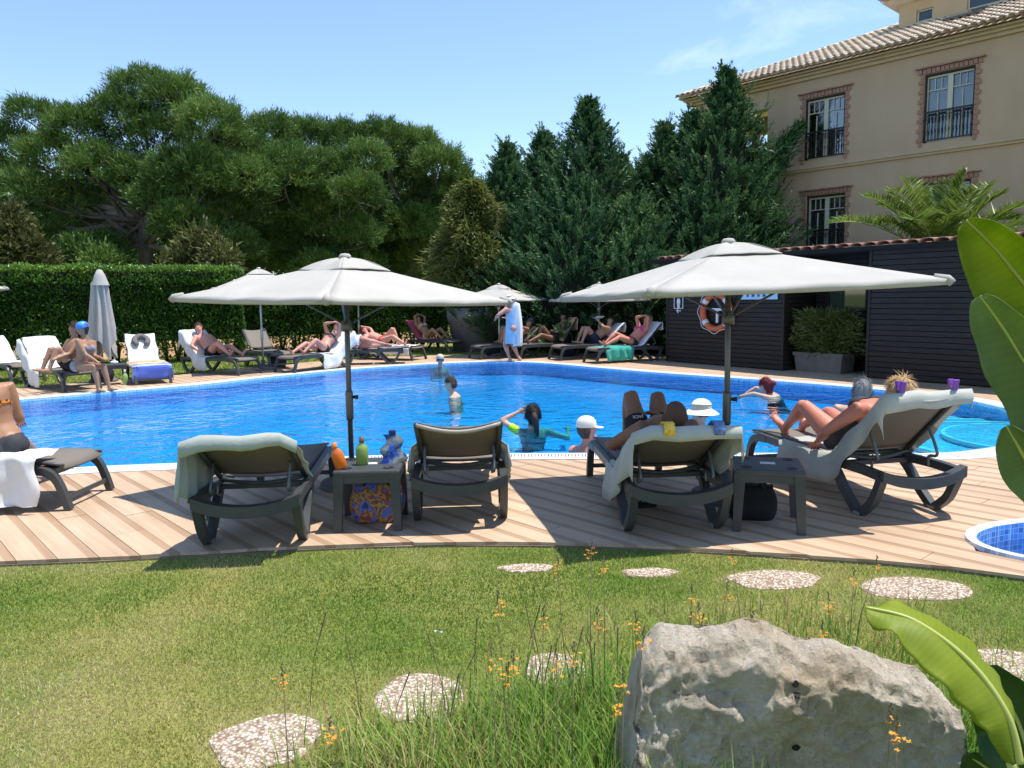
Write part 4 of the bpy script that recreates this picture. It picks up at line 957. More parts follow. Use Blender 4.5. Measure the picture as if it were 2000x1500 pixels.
def lounger(label, loc, head_dir, back=45, group='sun loungers round the pool', detail=True, scale=1.0):
    """local +x runs from the foot end to the head end"""
    L = thing('sun_lounger', label, 'sun lounger', loc, head_dir, group); L.scale = (scale,) * 3
    HW, SZ, HX, BL = .31, .345, 1.22, .76
    for s in (-1, 1):
        y = s * HW
        MB().strap(arc3([(1.80, .325, y), (1.55, .335, y), (1.15, .325, y), (.6, .325, y), (.16, .33, y)]), .062, .05).build('side_rail', mt_plastic, L)
        MB().strap(arc3([(.30, .318, y), (.16, .315, y), (.07, .285, y), (.01, .20, y), (-.05, .005, y)]), [.05, .055, .06, .06, .06, .06, .06, .06, .06, .06, .06, .058, .055, .052, .05, .05, .05, .05, .05, .05, .048][:21], .056).build('leg', mt_plastic, L)
        lg = MB().strap(arc3([(1.20, .32, y), (1.30, .24, y), (1.40, .13, y), (1.545, .012, y)]), .058, .054).build('leg', mt_plastic, L)
        MB().strap(arc3([(1.79, .32, y), (1.75, .22, y), (1.69, .11, y), (1.575, .012, y)]), .055, .054).build('rear_brace', mt_plastic, L)
        MB().bbox((1.56, y, .012), (.075, .06, .024), .006).build('foot_pad', mt_pad, lg)
    MB().strap([(-.038, .035 + .06, 0), (-.02, .095, 0)], .035, 2 * HW - .05).build('foot_bar', mt_plastic, L)
    MB().strap([(.05, .30, 0), (.16, .318, 0)], .05, 2 * HW - .045).build('front_rail', mt_plastic, L)
    # bowed bar closing the head end
    G = []
    for i in range(17):
        t = i / 16; y = lerp(-HW - .025, HW + .025, t); k = math.sin(math.pi * t); e = max(0, 1 - min(t, 1 - t) / .16); zt = .362 - .05 * k + .012 * e; x = 1.80 + .035 * k
        G.append([Vector((x - .035, y, zt)), Vector((x + .035, y, zt)), Vector((x + .035, y, zt - .075)), Vector((x - .035, y, zt - .075)), Vector((x - .035, y, zt))])
    MB().sheet(G).add([p for p in G[0][:4]], [(0, 1, 2, 3)]).add([p for p in G[-1][:4]], [(3, 2, 1, 0)]).build('head_bow', mt_plastic, L)
    # seat sling
    G = []
    for i in range(15):
        t = i / 14; x = lerp(-.02, HX, t); z = SZ + .022 - .05 * max(0, 1 - t / .1) ** 2
        G.append([Vector((x, lerp(-.275, .275, j / 6), z - .012 * math.sin(math.pi * j / 6))) for j in range(7)])
    seat = MB().sheet(G, .012).build('seat', mt_taupe, L, True)
    for s in (-1, 1): MB().tube([(-.015, s * .278, SZ + .005), (.12, s * .278, SZ + .02), (HX, s * .278, SZ + .02)], .012, 6).build('edge_tube', mt_plastic, seat, True)
    MB().strap([(HX + .03, SZ - .03, 0), (HX + .09, SZ - .03, 0)], .035, .56).build('cross_bar', mt_plastic, L)
    # backrest
    a = R(back); ux, uz = math.cos(a), math.sin(a); h0 = Vector((HX + .02, 0, SZ + .02))
    def bp(t, y, off=0): return h0 + Vector((ux * t - uz * off, y, uz * t + ux * off))
    bk = bpy.data.objects.new('backrest', None)
    G = []
    for i in range(13):
        t = lerp(.10, BL, i / 12); G.append([bp(t, lerp(-.272, .272, j / 8), -.018 * math.sin(math.pi * j / 8) - (.03 * math.sin(math.pi * j / 8) if i == 12 else 0)) for j in range(9)])
    bk = MB().sheet(G, .010).build('backrest', mt_taupe, L, True)
    for s in (-1, 1):
        MB().tube([bp(-.02, s * .285, -.01), bp(.3, s * .285, -.012), bp(BL + .005, s * .285, -.01)], .019, 8).build('side_tube', mt_plastic, bk, True)
        st_ = [bp(.40, s * .245, -.03), bp(.40, s * .245, -.03) + Vector((.10, 0, -.12 - .1 * uz)), Vector((HX + .36, s * .235, .40)), Vector((HX + .36, s * .235, .33))]
        if back > 8: MB().tube([Vector(q) for q in arc3([tuple(x) for x in st_])], .011, 6).build('support_strut', mt_strut, L, True)
    MB().tube([bp(BL, lerp(-.285, .285, j / 10), -.012 - .055 * math.sin(math.pi * j / 10)) for j in range(11)], .014, 8).build('top_bar', mt_piping, bk, True)
    MB().tube([bp(.05, lerp(-.285, .285, j / 8), -.02 - .045 * math.sin(math.pi * j / 8)) for j in range(9)], .017, 8).build('lower_bar', mt_plastic, bk, True)
    L['bp'] = [h0.x, h0.z, a]
    return L
def lounger_by_feet(label, pl, pr, back, **k):        # the rear feet as the photo shows them
    a, b = gp(*pl), gp(*pr); w = (b - a).normalized(); hd = Vector((w.y, -w.x, 0))
    if hd.y > 0: hd = -hd
    ang = math.atan2(hd.y, hd.x); mid = (a + b) / 2; o = mid - hd * 1.56
    return lounger(label, (o.x, o.y, 0), ang, back, **k)
def lounger_by_foot_end(label, px, deg, back, **k):
    p = gp(*px); return lounger(label, (p.x, p.y, 0), R(deg), back, **k)
LG = {}
LG['A'] = lounger_by_feet('dark lounger draped with pale green towel, left of the table with bottles', (403, 1060), (600, 1051), 31)
LG['B'] = lounger_by_feet('dark lounger with bare taupe back right of the bottle table', (817, 1013), (983, 1008), 31)
LG['C'] = lounger_by_feet('dark lounger with a man lying on it and pegged grey towel', (1215, 1034), (1406, 1028), 31)
LG['D'] = lounger_by_feet('dark lounger with steep back and woman lying, towel held by purple pegs', (1663, 1005), (1837, 991), 44)
pe = (gp(190, 877, .37) + gp(116, 903, .37)) / 2
LG['E'] = lounger('taupe lounger foot end at the left edge with draped white towel', (pe.x + .02, pe.y, 0), R(180), 40)
LG['f1'] = lounger_by_foot_end('lounger with white towel at the far left edge on the lawn', (54, 746), 143, 42)
LG['f2'] = lounger_by_foot_end('lounger where the couple sits, near the folded parasol', (160, 762), 143, 48)
LG['f3'] = lounger_by_foot_end('empty lounger with neck pillow and striped beach towel', (300, 750), 122, 45)
LG['f4'] = lounger_by_foot_end('lounger under the man in dark trunks before the trimmed hedge', (486, 731), 150, 48)
LG['f5'] = lounger_by_foot_end('empty bare taupe lounger behind the far parasol pole', (552, 719), 128, 42)
LG['f6'] = lounger_by_foot_end('lounger of the woman in black bikini with hands on her head', (559, 728), 58, 40)
LG['f7'] = lounger_by_foot_end('flat lounger of the person lying on one side', (640, 712), 6, 4)
LG['f8'] = lounger_by_foot_end('lounger of the sunburnt person lying with towel trailing down', (816, 703), 152, 20)
LG['f9'] = lounger_by_foot_end('lounger with crimson towel before the round pot', (889, 689), 140, 46)
LG['f10'] = lounger_by_foot_end('lounger of the reader with raised knees beside the round pot', (930, 701), 30, 35)
LG['f11'] = lounger_by_foot_end('lounger with orange patterned towel behind the standing person', (1008, 700), 28, 55)
LG['f12'] = lounger_by_foot_end('shaded lounger of the man with knees up under the far parasol', (1086, 703), 24, 40)
LG['f13'] = lounger_by_foot_end('lounger of the woman in pink bikini near the hut end', (1156, 709), 24, 45)

# ---- towels: cloth laid along a profile (x, z) of its lounger
def cloth(name, c, c2=None, stripes=None):
    m = M(name, c, .95, c2, 4, bump=.12, bscale=60, spec=.1, sheen=.3)
    if stripes:
        nt = m.node_tree; N, L = nt.nodes, nt.links; P = N['Principled BSDF']; a = N.new('ShaderNodeAttribute'); a.attribute_name = 'along'; r = N.new('ShaderNodeValToRGB'); r.color_ramp.interpolation = 'CONSTANT'
        while len(r.color_ramp.elements) < len(stripes): r.color_ramp.elements.new(.5)
        for e, (p, col) in zip(r.color_ramp.elements, stripes): e.position = p; e.color = (*col, 1)
        L.new(a.outputs['Fac'], r.inputs[0]); L.new(r.outputs[0], P.inputs['Base Color'])
    return m
mt_tw_white = cloth('white towel', (.66, .66, .66), (.74, .74, .73)); mt_tw_green = cloth('grey green towel', (.34, .37, .335), (.41, .43, .39))
mt_tw_grey = cloth('grey towel', (.40, .41, .37), (.48, .48, .43)); mt_tw_red = cloth('crimson towel', (.38, .035, .07), (.45, .06, .10))
mt_tw_teal = cloth('teal towel', (.03, .32, .26), (.05, .38, .30)); mt_tw_orange = cloth('orange patterned towel', (.62, .20, .04), (.75, .62, .45)); mt_tw_stripe = cloth('striped towel', (1, 1, 1), None, [(0, (.60, .50, .40)), (.14, (.70, .28, .10)), (.3, (.72, .55, .25)), (.42, (.70, .42, .28)), (.55, (.15, .22, .62)), (.72, (.45, .50, .70)), (.8, (.12, .18, .6))])
def towel(label, lg, prof, y0, y1, mat, wr=.012, side=None, group='towels on the loungers', nx=34, ny=13, seed=0, hang=None):
    """prof: list of (x, z) in lounger space, side: depth that the -y / +y edges hang over"""
    P = catmull([Vector((x, 0, z)) for x, z in prof], 8); Ls = [0]
    for a, b in zip(P, P[1:]): Ls.append(Ls[-1] + (b - a).length)
    T = Ls[-1]; pts = []
    for i in range(nx):
        s = T * i / (nx - 1); k = max(j for j in range(len(Ls)) if Ls[j] <= s + 1e-9); k = min(k, len(P) - 2); f = (s - Ls[k]) / max(1e-6, Ls[k + 1] - Ls[k]); pts.append(P[k].lerp(P[k + 1], f))
    G = []; along = []
    for i, p in enumerate(pts):
        t = (pts[min(i + 1, nx - 1)] - pts[max(i - 1, 0)]).normalized(); nr = Vector((-t.z, 0, t.x)); row_ = []
        if nr.z < -.2: nr = nr
        for j in range(ny):
            v = j / (ny - 1); y = lerp(y0, y1, v)
            w = wr * (noise.noise(Vector((p.x * 5 + seed, y * 6, p.z * 5))) + .5 * noise.noise(Vector((p.x * 13 + seed, y * 15, p.z * 11)))) + wr * .6
            q = p + nr * w + Vector((0, y, 0)); fx = i / (nx - 1)
            q.y += .02 * noise.noise(Vector((fx * 6, seed, 0)))
            if fx > .82 and prof[-1][1] < prof[-3][1]: q.z -= (fx - .82) / .18 * (.035 * math.sin(math.pi * v) + .025 * noise.noise(Vector((v * 5, seed, 1))))
            if hang: q = hang(q, fx, v)
            row_.append(q); along.append(fx)
        G.append(row_)
    mb = MB().sheet(G, .004); o = mb.build('towel', mat, None, True, fix=False)
    a = o.data.attributes.new('along', 'FLOAT', 'POINT'); a.data.foreach_set('value', np.array(along + along, np.float32))
    if side: pass
    o.location = lg.location; o.rotation_euler = lg.rotation_euler
    return tag(o, label, 'towel', group)
def back_prof(lg, t0, t1, up=.012, n=4, over=None, seat_from=None):
    """profile up the seat and back of a lounger, over the top and down behind"""
    hx, hz, a = lg['bp']; pr = []
    if seat_from is not None: pr += [(seat_from, hz + .006), ((seat_from + hx) / 2, hz + .006), (hx - .06, hz + .012)]
    for i in range(n): t = lerp(max(t0, .06), min(t1, .76), i / (n - 1)); pr.append((hx + math.cos(a) * t - math.sin(a) * up, hz + math.sin(a) * t + math.cos(a) * up))
    if over:
        tx, tz = hx + math.cos(a) * .785, hz + math.sin(a) * .785; pr += [(tx + .002, tz + .016), (tx + .020, tz - .014), (tx + .024, tz - over * .6), (tx + .018, tz - over)]
    return pr
def sides(drop, inner=.27, zmin=.03, wav=.02):       # the part of a cloth beyond the frame falls down at the sides
    def f(q, fx, v):
        e = abs(q.y) - inner
        if e > 0:
            s = 1 if q.y > 0 else -1; q = Vector((q.x + .02 * math.sin(e * 18 + fx * 9), s * (inner + .072 + .25 * e * .25 + wav * math.sin(fx * 22) * min(1, e * 6)), max(zmin, q.z - e * drop)))
        return q
    return f
towel('pale green towel pulled over the lounger back left of the bottle table', LG['A'], back_prof(LG['A'], .1, .76, over=.045), -.62, .33, mt_tw_green, .010, hang=sides(1.05), seed=1)
towel('grey green towel hanging down both sides of the bare taupe lounger', LG['B'], [(x, z) for x, z in back_prof(LG['B'], .02, .42)], -.50, .50, mt_tw_green, .016, hang=sides(1.0), seed=2)
towel('grey towel pegged over the lounger back behind the lying man', LG['C'], back_prof(LG['C'], .02, .76, over=.05, seat_from=.95), -.56, .46, mt_tw_grey, .012, hang=sides(1.0), seed=3, nx=40)
towel('long grey towel over the steep lounger under the lying woman', LG['D'], back_prof(LG['D'], .02, .76, over=.08, seat_from=.52), -.50, .34, mt_tw_grey, .012, hang=sides(1.0), seed=4, nx=48)
towel('crumpled white towel draped over the lounger at the left edge', LG['E'], [(.13, .415), (.4, .415), (.7, .415), (1.0, .42)], .08, .78, mt_tw_white, .03, hang=sides(1.0, .31, .06, .025), seed=5, ny=25, nx=40)
towel('white towel spread on the lounger at the far left edge', LG['f1'], back_prof(LG['f1'], .02, .76, over=.1, seat_from=.55), -.29, .29, mt_tw_white, .014, seed=6)
towel('white towel hanging off the lounger behind the couple', LG['f2'], back_prof(LG['f2'], .02, .76, over=.1, seat_from=.9), -.28, .62, mt_tw_white, .014, hang=sides(1), seed=7)
towel('white towel under the grey neck pillow', LG['f3'], back_prof(LG['f3'], .02, .76, over=.08, seat_from=.7), -.29, .29, mt_tw_white, .01, seed=8)
towel('orange and blue striped beach towel on the empty lounger', LG['f3'], [(1.0, .42), (.7, .41), (.4, .405), (.1, .40), (-.03, .38), (-.045, .25), (-.04, .12)], -.36, .36, mt_tw_stripe, .02, hang=sides(1, .28), seed=9)
towel('white towel behind the man in dark trunks', LG['f4'], back_prof(LG['f4'], .02, .76, over=.12, seat_from=.95), -.30, .58, mt_tw_white, .014, hang=sides(1), seed=10)
towel('pale towel hanging beside the woman in black bikini', LG['f6'], back_prof(LG['f6'], .02, .76, over=.1, seat_from=.8), -.62, .29, mt_tw_white, .014, hang=sides(1), seed=11)
towel('white towel trailing from the sunburnt persons lounger', LG['f8'], back_prof(LG['f8'], .02, .76, over=.1, seat_from=.02), -.29, .5, mt_tw_white, .014, hang=sides(1), seed=12)
towel('crimson towel on the lounger before the round pot', LG['f9'], back_prof(LG['f9'], .02, .76, over=.1, seat_from=.8), -.30, .30, mt_tw_red, .012, seed=13)
towel('orange patterned towel over the lounger behind the standing person', LG['f11'], back_prof(LG['f11'], .02, .76, over=.3), -.31, .31, mt_tw_orange, .012, seed=14)
towel('pale towel on the shaded lounger back by the far parasol pole', LG['f12'], back_prof(LG['f12'], .3, .76, over=.2), -.30, .30, mt_tw_white, .012, seed=15)
towel('pale towel over the lounger back of the woman in pink', LG['f13'], back_prof(LG['f13'], .02, .76, over=.16, seat_from=1.0), -.31, .31, mt_tw_white, .012, seed=16)
towel('teal towel hanging off the seat below the woman in pink', LG['f13'], [(.95, .40), (.7, .40), (.4, .40), (.2, .395)], -.60, .29, mt_tw_teal, .012, hang=sides(1), seed=17)
# pegs
def peg(label, lg, y, col, group):
    hx, hz, a = lg['bp']; p = Vector((hx + math.cos(a) * .77, y, hz + math.sin(a) * .77)); w = lg.matrix_basis @ p
    t = thing('towel_peg', label, 'peg', w, lg.rotation_euler.z, group); m = M(label, col, .35)
    for s in (-1, 1): MB().bbox((s * .018, 0, .035), (.014, .045, .11), .005, rot=Matrix.Rotation(s * .18, 3, 'Y')).build('jaw', m, t)
    MB().tube([(0, -.028, .03), (0, .028, .03)], .012, 8).build('spring', mt_strut, t, True)
PEGG = 'towel pegs on the lounger backs'
peg('purple peg on the steep lounger back, beside the grey haired head', LG['D'], -.20, (.22, .06, .42), PEGG); peg('purple peg at the outer corner of the steep lounger back', LG['D'], .22, (.25, .07, .45), PEGG)
# printed hair bands / straps pegging the man's towel
for label, y, col in (('yellow ribbon clip on the grey towel behind the lying man', -.12, (.70, .38, .03)), ('blue ribbon clip on the grey towel behind the lying man', .20, (.08, .14, .32))):
    hx, hz, a = LG['C']['bp']; pr = back_prof(LG['C'], .62, .76, .034, 3, over=.06); G = [[LG['C'].matrix_basis @ Vector((x + .012 * (i > 2), y + (j - .5) * .07, z + .006)) for j in range(2)] for i, (x, z) in enumerate(pr)]
    tag(MB().sheet(G, .006).build('ribbon_clip', M(label, col, .7, tuple(min(1, c * 1.6 + .05) for c in col), 60), None, True), label, 'clip', 'ribbon clips on the mans towel')

# ---- parasols
def canvas_material():
    m = bpy.data.materials.new('ecru parasol canvas'); nt, N, L, P = nodes(m); tc = N.new('ShaderNodeTexCoord'); n = N.new('ShaderNodeTexNoise'); n.inputs['Scale'].default_value = 2.2; n.inputs['Detail'].default_value = 6; L.new(tc.outputs['Object'], n.inputs[0])
    r = N.new('ShaderNodeValToRGB'); r.color_ramp.elements[0].position = .3; r.color_ramp.elements[1].position = .7; r.color_ramp.elements[0].color = (.44, .42, .38, 1); r.color_ramp.elements[1].color = (.50, .475, .435, 1)
    L.new(n.outputs[0], r.inputs[0]); L.new(r.outputs[0], P.inputs['Base Color']); P.inputs['Roughness'].default_value = .9; P.inputs['Specular IOR Level'].default_value = .15
    n2 = N.new('ShaderNodeTexNoise'); n2.inputs['Scale'].default_value = 5; n2.inputs['Detail'].default_value = 4; L.new(tc.outputs['Object'], n2.inputs[0]); b = N.new('ShaderNodeBump'); b.inputs['Strength'].default_value = .35; b.inputs['Distance'].default_value = .03; L.new(n2.outputs[0], b.inputs['Height']); L.new(b.outputs[0], P.inputs['Normal'])
    t = N.new('ShaderNodeBsdfTranslucent'); t.inputs[0].default_value = (.55, .47, .36, 1); mx = N.new('ShaderNodeMixShader'); mx.inputs[0].default_value = .10
    L.new(P.outputs[0], mx.inputs[1]); L.new(t.outputs[0], mx.inputs[2]); L.new(mx.outputs[0], N['Material Output'].inputs[0]); return m
mt_canvas = canvas_material()
mt_pole = M('bronze grey pole', (.135, .125, .11), .35, metal=.5); mt_polelight = M('light aluminium pole', (.42, .42, .41), .35, metal=.4); mt_base = M('concrete parasol base', (.10, .10, .105), .85, (.14, .14, .14), 6, bump=.3)
def parasol(label, base, rim, apex, half, ang, tilt=(0, 0), pole=None, group='open ecru parasols', base_on=True):
    """square canopy: half = half the side, ang = turn of the first corner"""
    t = thing('parasol', label, 'parasol', base, 0, group); pole = pole or mt_pole
    rot = Matrix.Rotation(tilt[0], 3, 'X') @ Matrix.Rotation(tilt[1], 3, 'Y'); Hc = apex - base[2]; dz = apex - rim
    def tp(x, y, z): return rot @ Vector((x, y, z - (Hc - dz))) + Vector((0, 0, Hc - dz))
    cn = [Vector((math.cos(ang + k * math.pi / 2), math.sin(ang + k * math.pi / 2), 0)) * half * math.sqrt(2) for k in range(4)]
    n = 14
    def panel(k, r0, r1, lift, hem, sagk, puff=0.0):
        a, b = cn[k], cn[(k + 1) % 4]; G = []
        for i in range(n + 1):
            r = lerp(r0, r1, i / n); row_ = []
            for j in range(n + 1):
                v = j / n; p = a.lerp(b, v) * r; e = 4 * v * (1 - v)
                z = Hc - dz * (r ** .93) + lift + puff * math.sin(math.pi * min(1, i / n * .85 + .15)) * (1 + .25 * math.sin(v * 9 + k)) - sagk * e * r * .05 + .006 * math.sin(v * 19 + i * .7) * r * e
                p = p * (1 - .010 * e * r ** 2); row_.append(tp(p.x, p.y, z))
            G.append(row_)
        if hem:
            row_ = []
            for j in range(n + 1):
                v = j / n; p = a.lerp(b, v) * r1; e = 4 * v * (1 - v); p = p * (1 - .010 * e) * .994; z = Hc - dz * (r1 ** .93) + lift - sagk * e * .05 - hem; row_.append(tp(p.x, p.y, z))
            G.append(row_)
        return G
    can = MB()
    for k in range(4): can.sheet(panel(k, .06, 1.0, 0, .035, .22), .004)
    co = can.build('canopy', mt_canvas, t, True, fix=False)
    cap = MB()
    for k in range(4): cap.sheet(panel(k, .02, .27, .010, .0, -.6 if k % 2 else 1.2, .030), .004)
    cap.build('vent_cap', mt_canvas, co, True, fix=False)
    for k in range(4):                                      # pocket sewn over each rib end, and a rib below each ridge
        c = cn[k]; e = tp(c.x * .985, c.y * .985, Hc - dz); MB().tube([tp(c.x * .93, c.y * .93, Hc - dz * .935 + .004), e, tp(c.x * 1.004, c.y * 1.004, Hc - dz - .028)], [.018, .03, .026], 8).build('corner_pocket', mt_canvas, co, True)
        MB().tube([tp(c.x * .03, c.y * .03, Hc - dz * .05 - .02), tp(c.x * .5, c.y * .5, Hc - dz * .525 - .03), tp(c.x * .97, c.y * .97, Hc - dz * .97 - .015)], .011, 6).build('rib', pole, t, True)
        MB().tube([Vector((0, 0, Hc - dz - .22)), tp(c.x * .45, c.y * .45, Hc - dz * .49 - .045)], .009, 6).build('strut', pole, t, True)
    MB().lathe([(.055, 0), (.05, .02), (.035, .035), (.0, .04)], 14, tuple(tp(0, 0, Hc + .018))).build('finial', pole if pole is mt_polelight else mt_canvas, t, True)
    MB().tube([(0, 0, 0), (0, 0, Hc * .5), tp(0, 0, Hc - .02)], .023, 12).build('pole', pole, t, True)
    sl_ = MB().lathe([(.032, Hc * .30), (.033, Hc * .31), (.033, Hc * .42), (.03, Hc * .43)], 12).build('sleeve', pole, t, True)
    MB().tube([(.03, 0, Hc * .40), (.075, 0, Hc * .40)], [.012, .02], 8).build('locking_knob', mt_iron, sl_, True)
    MB().lathe([(.045, Hc - dz - .27), (.05, Hc - dz - .25), (.05, Hc - dz - .19), (.03, Hc - dz - .17)], 12).build('runner', pole, t, True)
    if base_on:
        MB().lathe([(.27, 0), (.275, .02), (.26, .05), (.09, .075), (.05, .08), (.045, .22), (.03, .22)], 28).build('base', mt_base, t, True)
        MB().tube([(.04, 0, .17), (.095, 0, .17)], [.008, .016], 8).build('base_knob', M('dark red knob', (.12, .01, .01), .5), t, True)
    return t
# right-hand near parasol, left near parasol
parasol('large near ecru parasol over the lying man and the steep lounger', (1.67, 5.92, 0), 1.635, 1.965, 1.05, R(146), (R(-.5), R(-1.6)))
parasol('large near ecru parasol above the bottle table', (-1.39, 6.5, 0), 1.60, 1.925, .99, R(187), (R(-.3), R(1.4)))
def far_parasol(label, px_apex, py_apex, px_base, py_base, half, ang, rimdrop, **k):
    b = gp(px_base, py_base); a = at(px_apex, py_apex, b.y); return parasol(label, (b.x, b.y, 0), a.z - rimdrop, a.z, half, R(ang), pole=mt_polelight, **k)
far_parasol('far parasol half hidden behind the left near canopy', 497, 527, 515, 722, .98, 160, .42)
far_parasol('far parasol whose pole shows left of the round pot', 700, 552, 703, 692, .95, 175, .40)
far_parasol('small far parasol beside the standing person', 975, 557, 976, 694, .98, 200, .40)
far_parasol('far parasol above the man with raised knees, under the right near canopy', 1169, 555, 1170, 694, .98, 160, .42)
far_parasol('parasol at the far left edge with one corner in view', -105, 525, -100, 745, 1.05, 176, .42)
# closed parasol
cb = gp(203, 745); ca = at(194, 528, cb.y); cpz = ca.z; t = thing('closed_parasol', 'folded ecru parasol hanging in pleats before the trimmed hedge', 'parasol', (cb.x, cb.y, 0))
MB().tube([(0, 0, 0), (0, 0, 1.0), (ca.x - cb.x, 0, cpz)], .022, 10).build('pole', mt_polelight, t, True)
V = []; F = []; NA = 48; zs = [cpz - .005, cpz - .04, cpz - .22, cpz - .27, cpz - .55, cpz - .9, cpz - 1.25, cpz - 1.55]; rs = [.03, .055, .105, .125, .14, .17, .205, .22]
for zi, (z, r) in enumerate(zip(zs, rs)):
    for k in range(NA):
        a = 2 * math.pi * k / NA; pl = .30 * min(1, zi / 3) * math.sin(8 * a + .6 * math.sin(zi)); hemz = (.20 * math.sin(4 * a + .8) - .05) * (zi / 7) ** 2; xo = lerp(ca.x - cb.x, .03, zi / 7); V.append((xo + r * (1 + pl) * math.cos(a), r * (1 + pl) * math.sin(a), z + hemz))
for i in range(len(zs) - 1):
    for k in range(NA): F.append((i * NA + k, i * NA + (k + 1) % NA, (i + 1) * NA + (k + 1) % NA, (i + 1) * NA + k))
cl = MB().add(V, F).build('folded_canopy', mt_canvas, t, True)
MB().lathe([(.165, cpz - .30), (.13, cpz - .2), (.10, cpz - .1), (.045, cpz + .01), (.0, cpz + .02)], 24, (ca.x - cb.x, 0, 0), cap=False).build('vent_cap', mt_canvas, cl, True)
MB().lathe([(.27, 0), (.275, .02), (.26, .05), (.09, .075), (.045, .08), (.045, .22)], 24).build('base', mt_base, t, True)

# ---- side tables
def side_table(label, loc, rz, w=.46, h=.43, group='resin side tables', mark=True):
    t = thing('side_table', label, 'table', loc, rz, group)
    tp = MB().bbox((0, 0, h - .02), (w, w, .04), .014).build('table_top', mt_plastic, t)
    for sx in (-1, 1):
        MB().strap([(-w / 2 + .05, h - .055, sx * (w / 2 - .022)), (0, h - .062, sx * (w / 2 - .022)), (w / 2 - .05, h - .055, sx * (w / 2 - .022))], [.075, .05, .075], .022).build('apron', mt_plastic, t)
        a = MB().strap([(-w / 2 + .05, h - .055, 0), (0, h - .062, 0), (w / 2 - .05, h - .055, 0)], [.075, .05, .075], .022).build('apron', mt_plastic, t); a.rotation_euler = (0, 0, R(90)); a.location = (sx * (w / 2 - .022), 0, 0)
        for sy in (-1, 1):
            e = .02; x, y = sx * (w / 2 - .04), sy * (w / 2 - .04); V = []
            for z, g, q in ((h - .03, .036, 0), (0, .026, .018)): V += [(x + sx * q - g, y + sy * q - g, z), (x + sx * q + g, y + sy * q - g, z), (x + sx * q + g, y + sy * q + g, z), (x + sx * q - g, y + sy * q + g, z)]
            MB().add(V, [(0, 1, 2, 3), (7, 6, 5, 4), (0, 4, 5, 1), (1, 5, 6, 2), (2, 6, 7, 3), (3, 7, 4, 0)]).build('leg', mt_plastic, t)
            if mark: MB().lathe([(.036, .001), (.036, .003), (.03, .003), (.029, .0012)], 20, (sx * (w / 2 - .085), sy * (w / 2 - .085), h)).build('cup_hole', mt_iron, tp, True)
    if mark: MB().box((.0, 0, h + .0025), (.10, .055, .003)).build('sticker', mt_sign, tp)
    return t
ta = (gp(652, 1040) + gp(783, 1033)) / 2; t1 = side_table('dark side table carrying bottles between the two left loungers', (ta.x, ta.y + .2, 0), R(2)); T1 = Vector((ta.x, ta.y + .2, .43))
tb = gp(1468, 1048); tb2 = gp(1592, 1042); tm = (tb + tb2) / 2; t2 = side_table('dark side table with cup holes and white sticker beside the parasol pole', (tm.x - .03, tm.y + .26, 0), R(-14))
tf = gp(226, 750); side_table('small grey side table next to the seated woman in the blue cap', (tf.x, tf.y, 0), R(30), .40, .40, mark=False); TF = tf
tf2 = gp(722, 700); side_table('low side table with a white cup behind the far loungers', (tf2.x, tf2.y + .8, 0), R(10), .42, .40, mark=False)
# ---- things on and under the tables
def bottle(label, loc, h, r, col, cap, rz=0, tilt=0, flat=.6, group='bottles on the tables'):
    t = thing('bottle', label, 'bottle', loc, rz, group); t.rotation_euler = (0, tilt, rz)
    b = MB().lathe([(r * .85, 0), (r, .01), (r, h * .55), (r * .75, h * .68), (r * .35, h * .76), (r * .35, h * .82)], 16); b.v = [(x, y * flat, z) for x, y, z in b.v]; b.build('body', M(label + ' body', col, .35), t, True)
    c = MB().lathe([(r * .42, h * .80), (r * .44, h * .84), (r * .40, h), (0, h)], 12); c.v = [(x, y * flat, z) for x, y, z in c.v]; c.build('cap', M(label + ' cap', cap, .4), t, True)
bottle('orange sun cream bottle leaning on the near side table', T1 + Vector((-.17, -.16, .005)), .19, .042, (.72, .16, .015), (.75, .22, .03), R(20), R(-16))
bottle('green and brown drink bottle beside the parasol pole', T1 + Vector((-.055, -.02, .0)), .20, .045, (.22, .33, .08), (.16, .10, .07), 0, 0, .9)
bag = thing('snack_bag', 'crumpled blue and silver snack bag on the bottle table', 'bag', T1 + Vector((.155, .04, 0)), R(15))
G = [[Vector(((j / 8 - .5) * lerp(.19, .10, i / 8) + .02 * math.sin(i * 1.3), s * .5 * (.075 * math.sin(math.pi * j / 8)) * (1 - i / 9) + .012 * noise.noise(Vector((i * .9, j * .8, s))), .205 * i / 8)) for j in range(9)] for s in (1,) for i in range(9)]
G2 = [[Vector((p.x, -p.y - .004, p.z)) for p in r_] for r_ in G]
MB().sheet(G).sheet(G2).build('pouch', M('pouch foil', (.03, .09, .42), .25, (.35, .36, .33), 14, metal=.4, lo=.45, hi=.6), bag, True)
MB().bbox((.0, 0, .215), (.05, .03, .045), .01).build('knot', M('pouch top', (.02, .04, .16), .4), bag)
MB().box((-.02, -.12, .0), (.01, .01, .002))
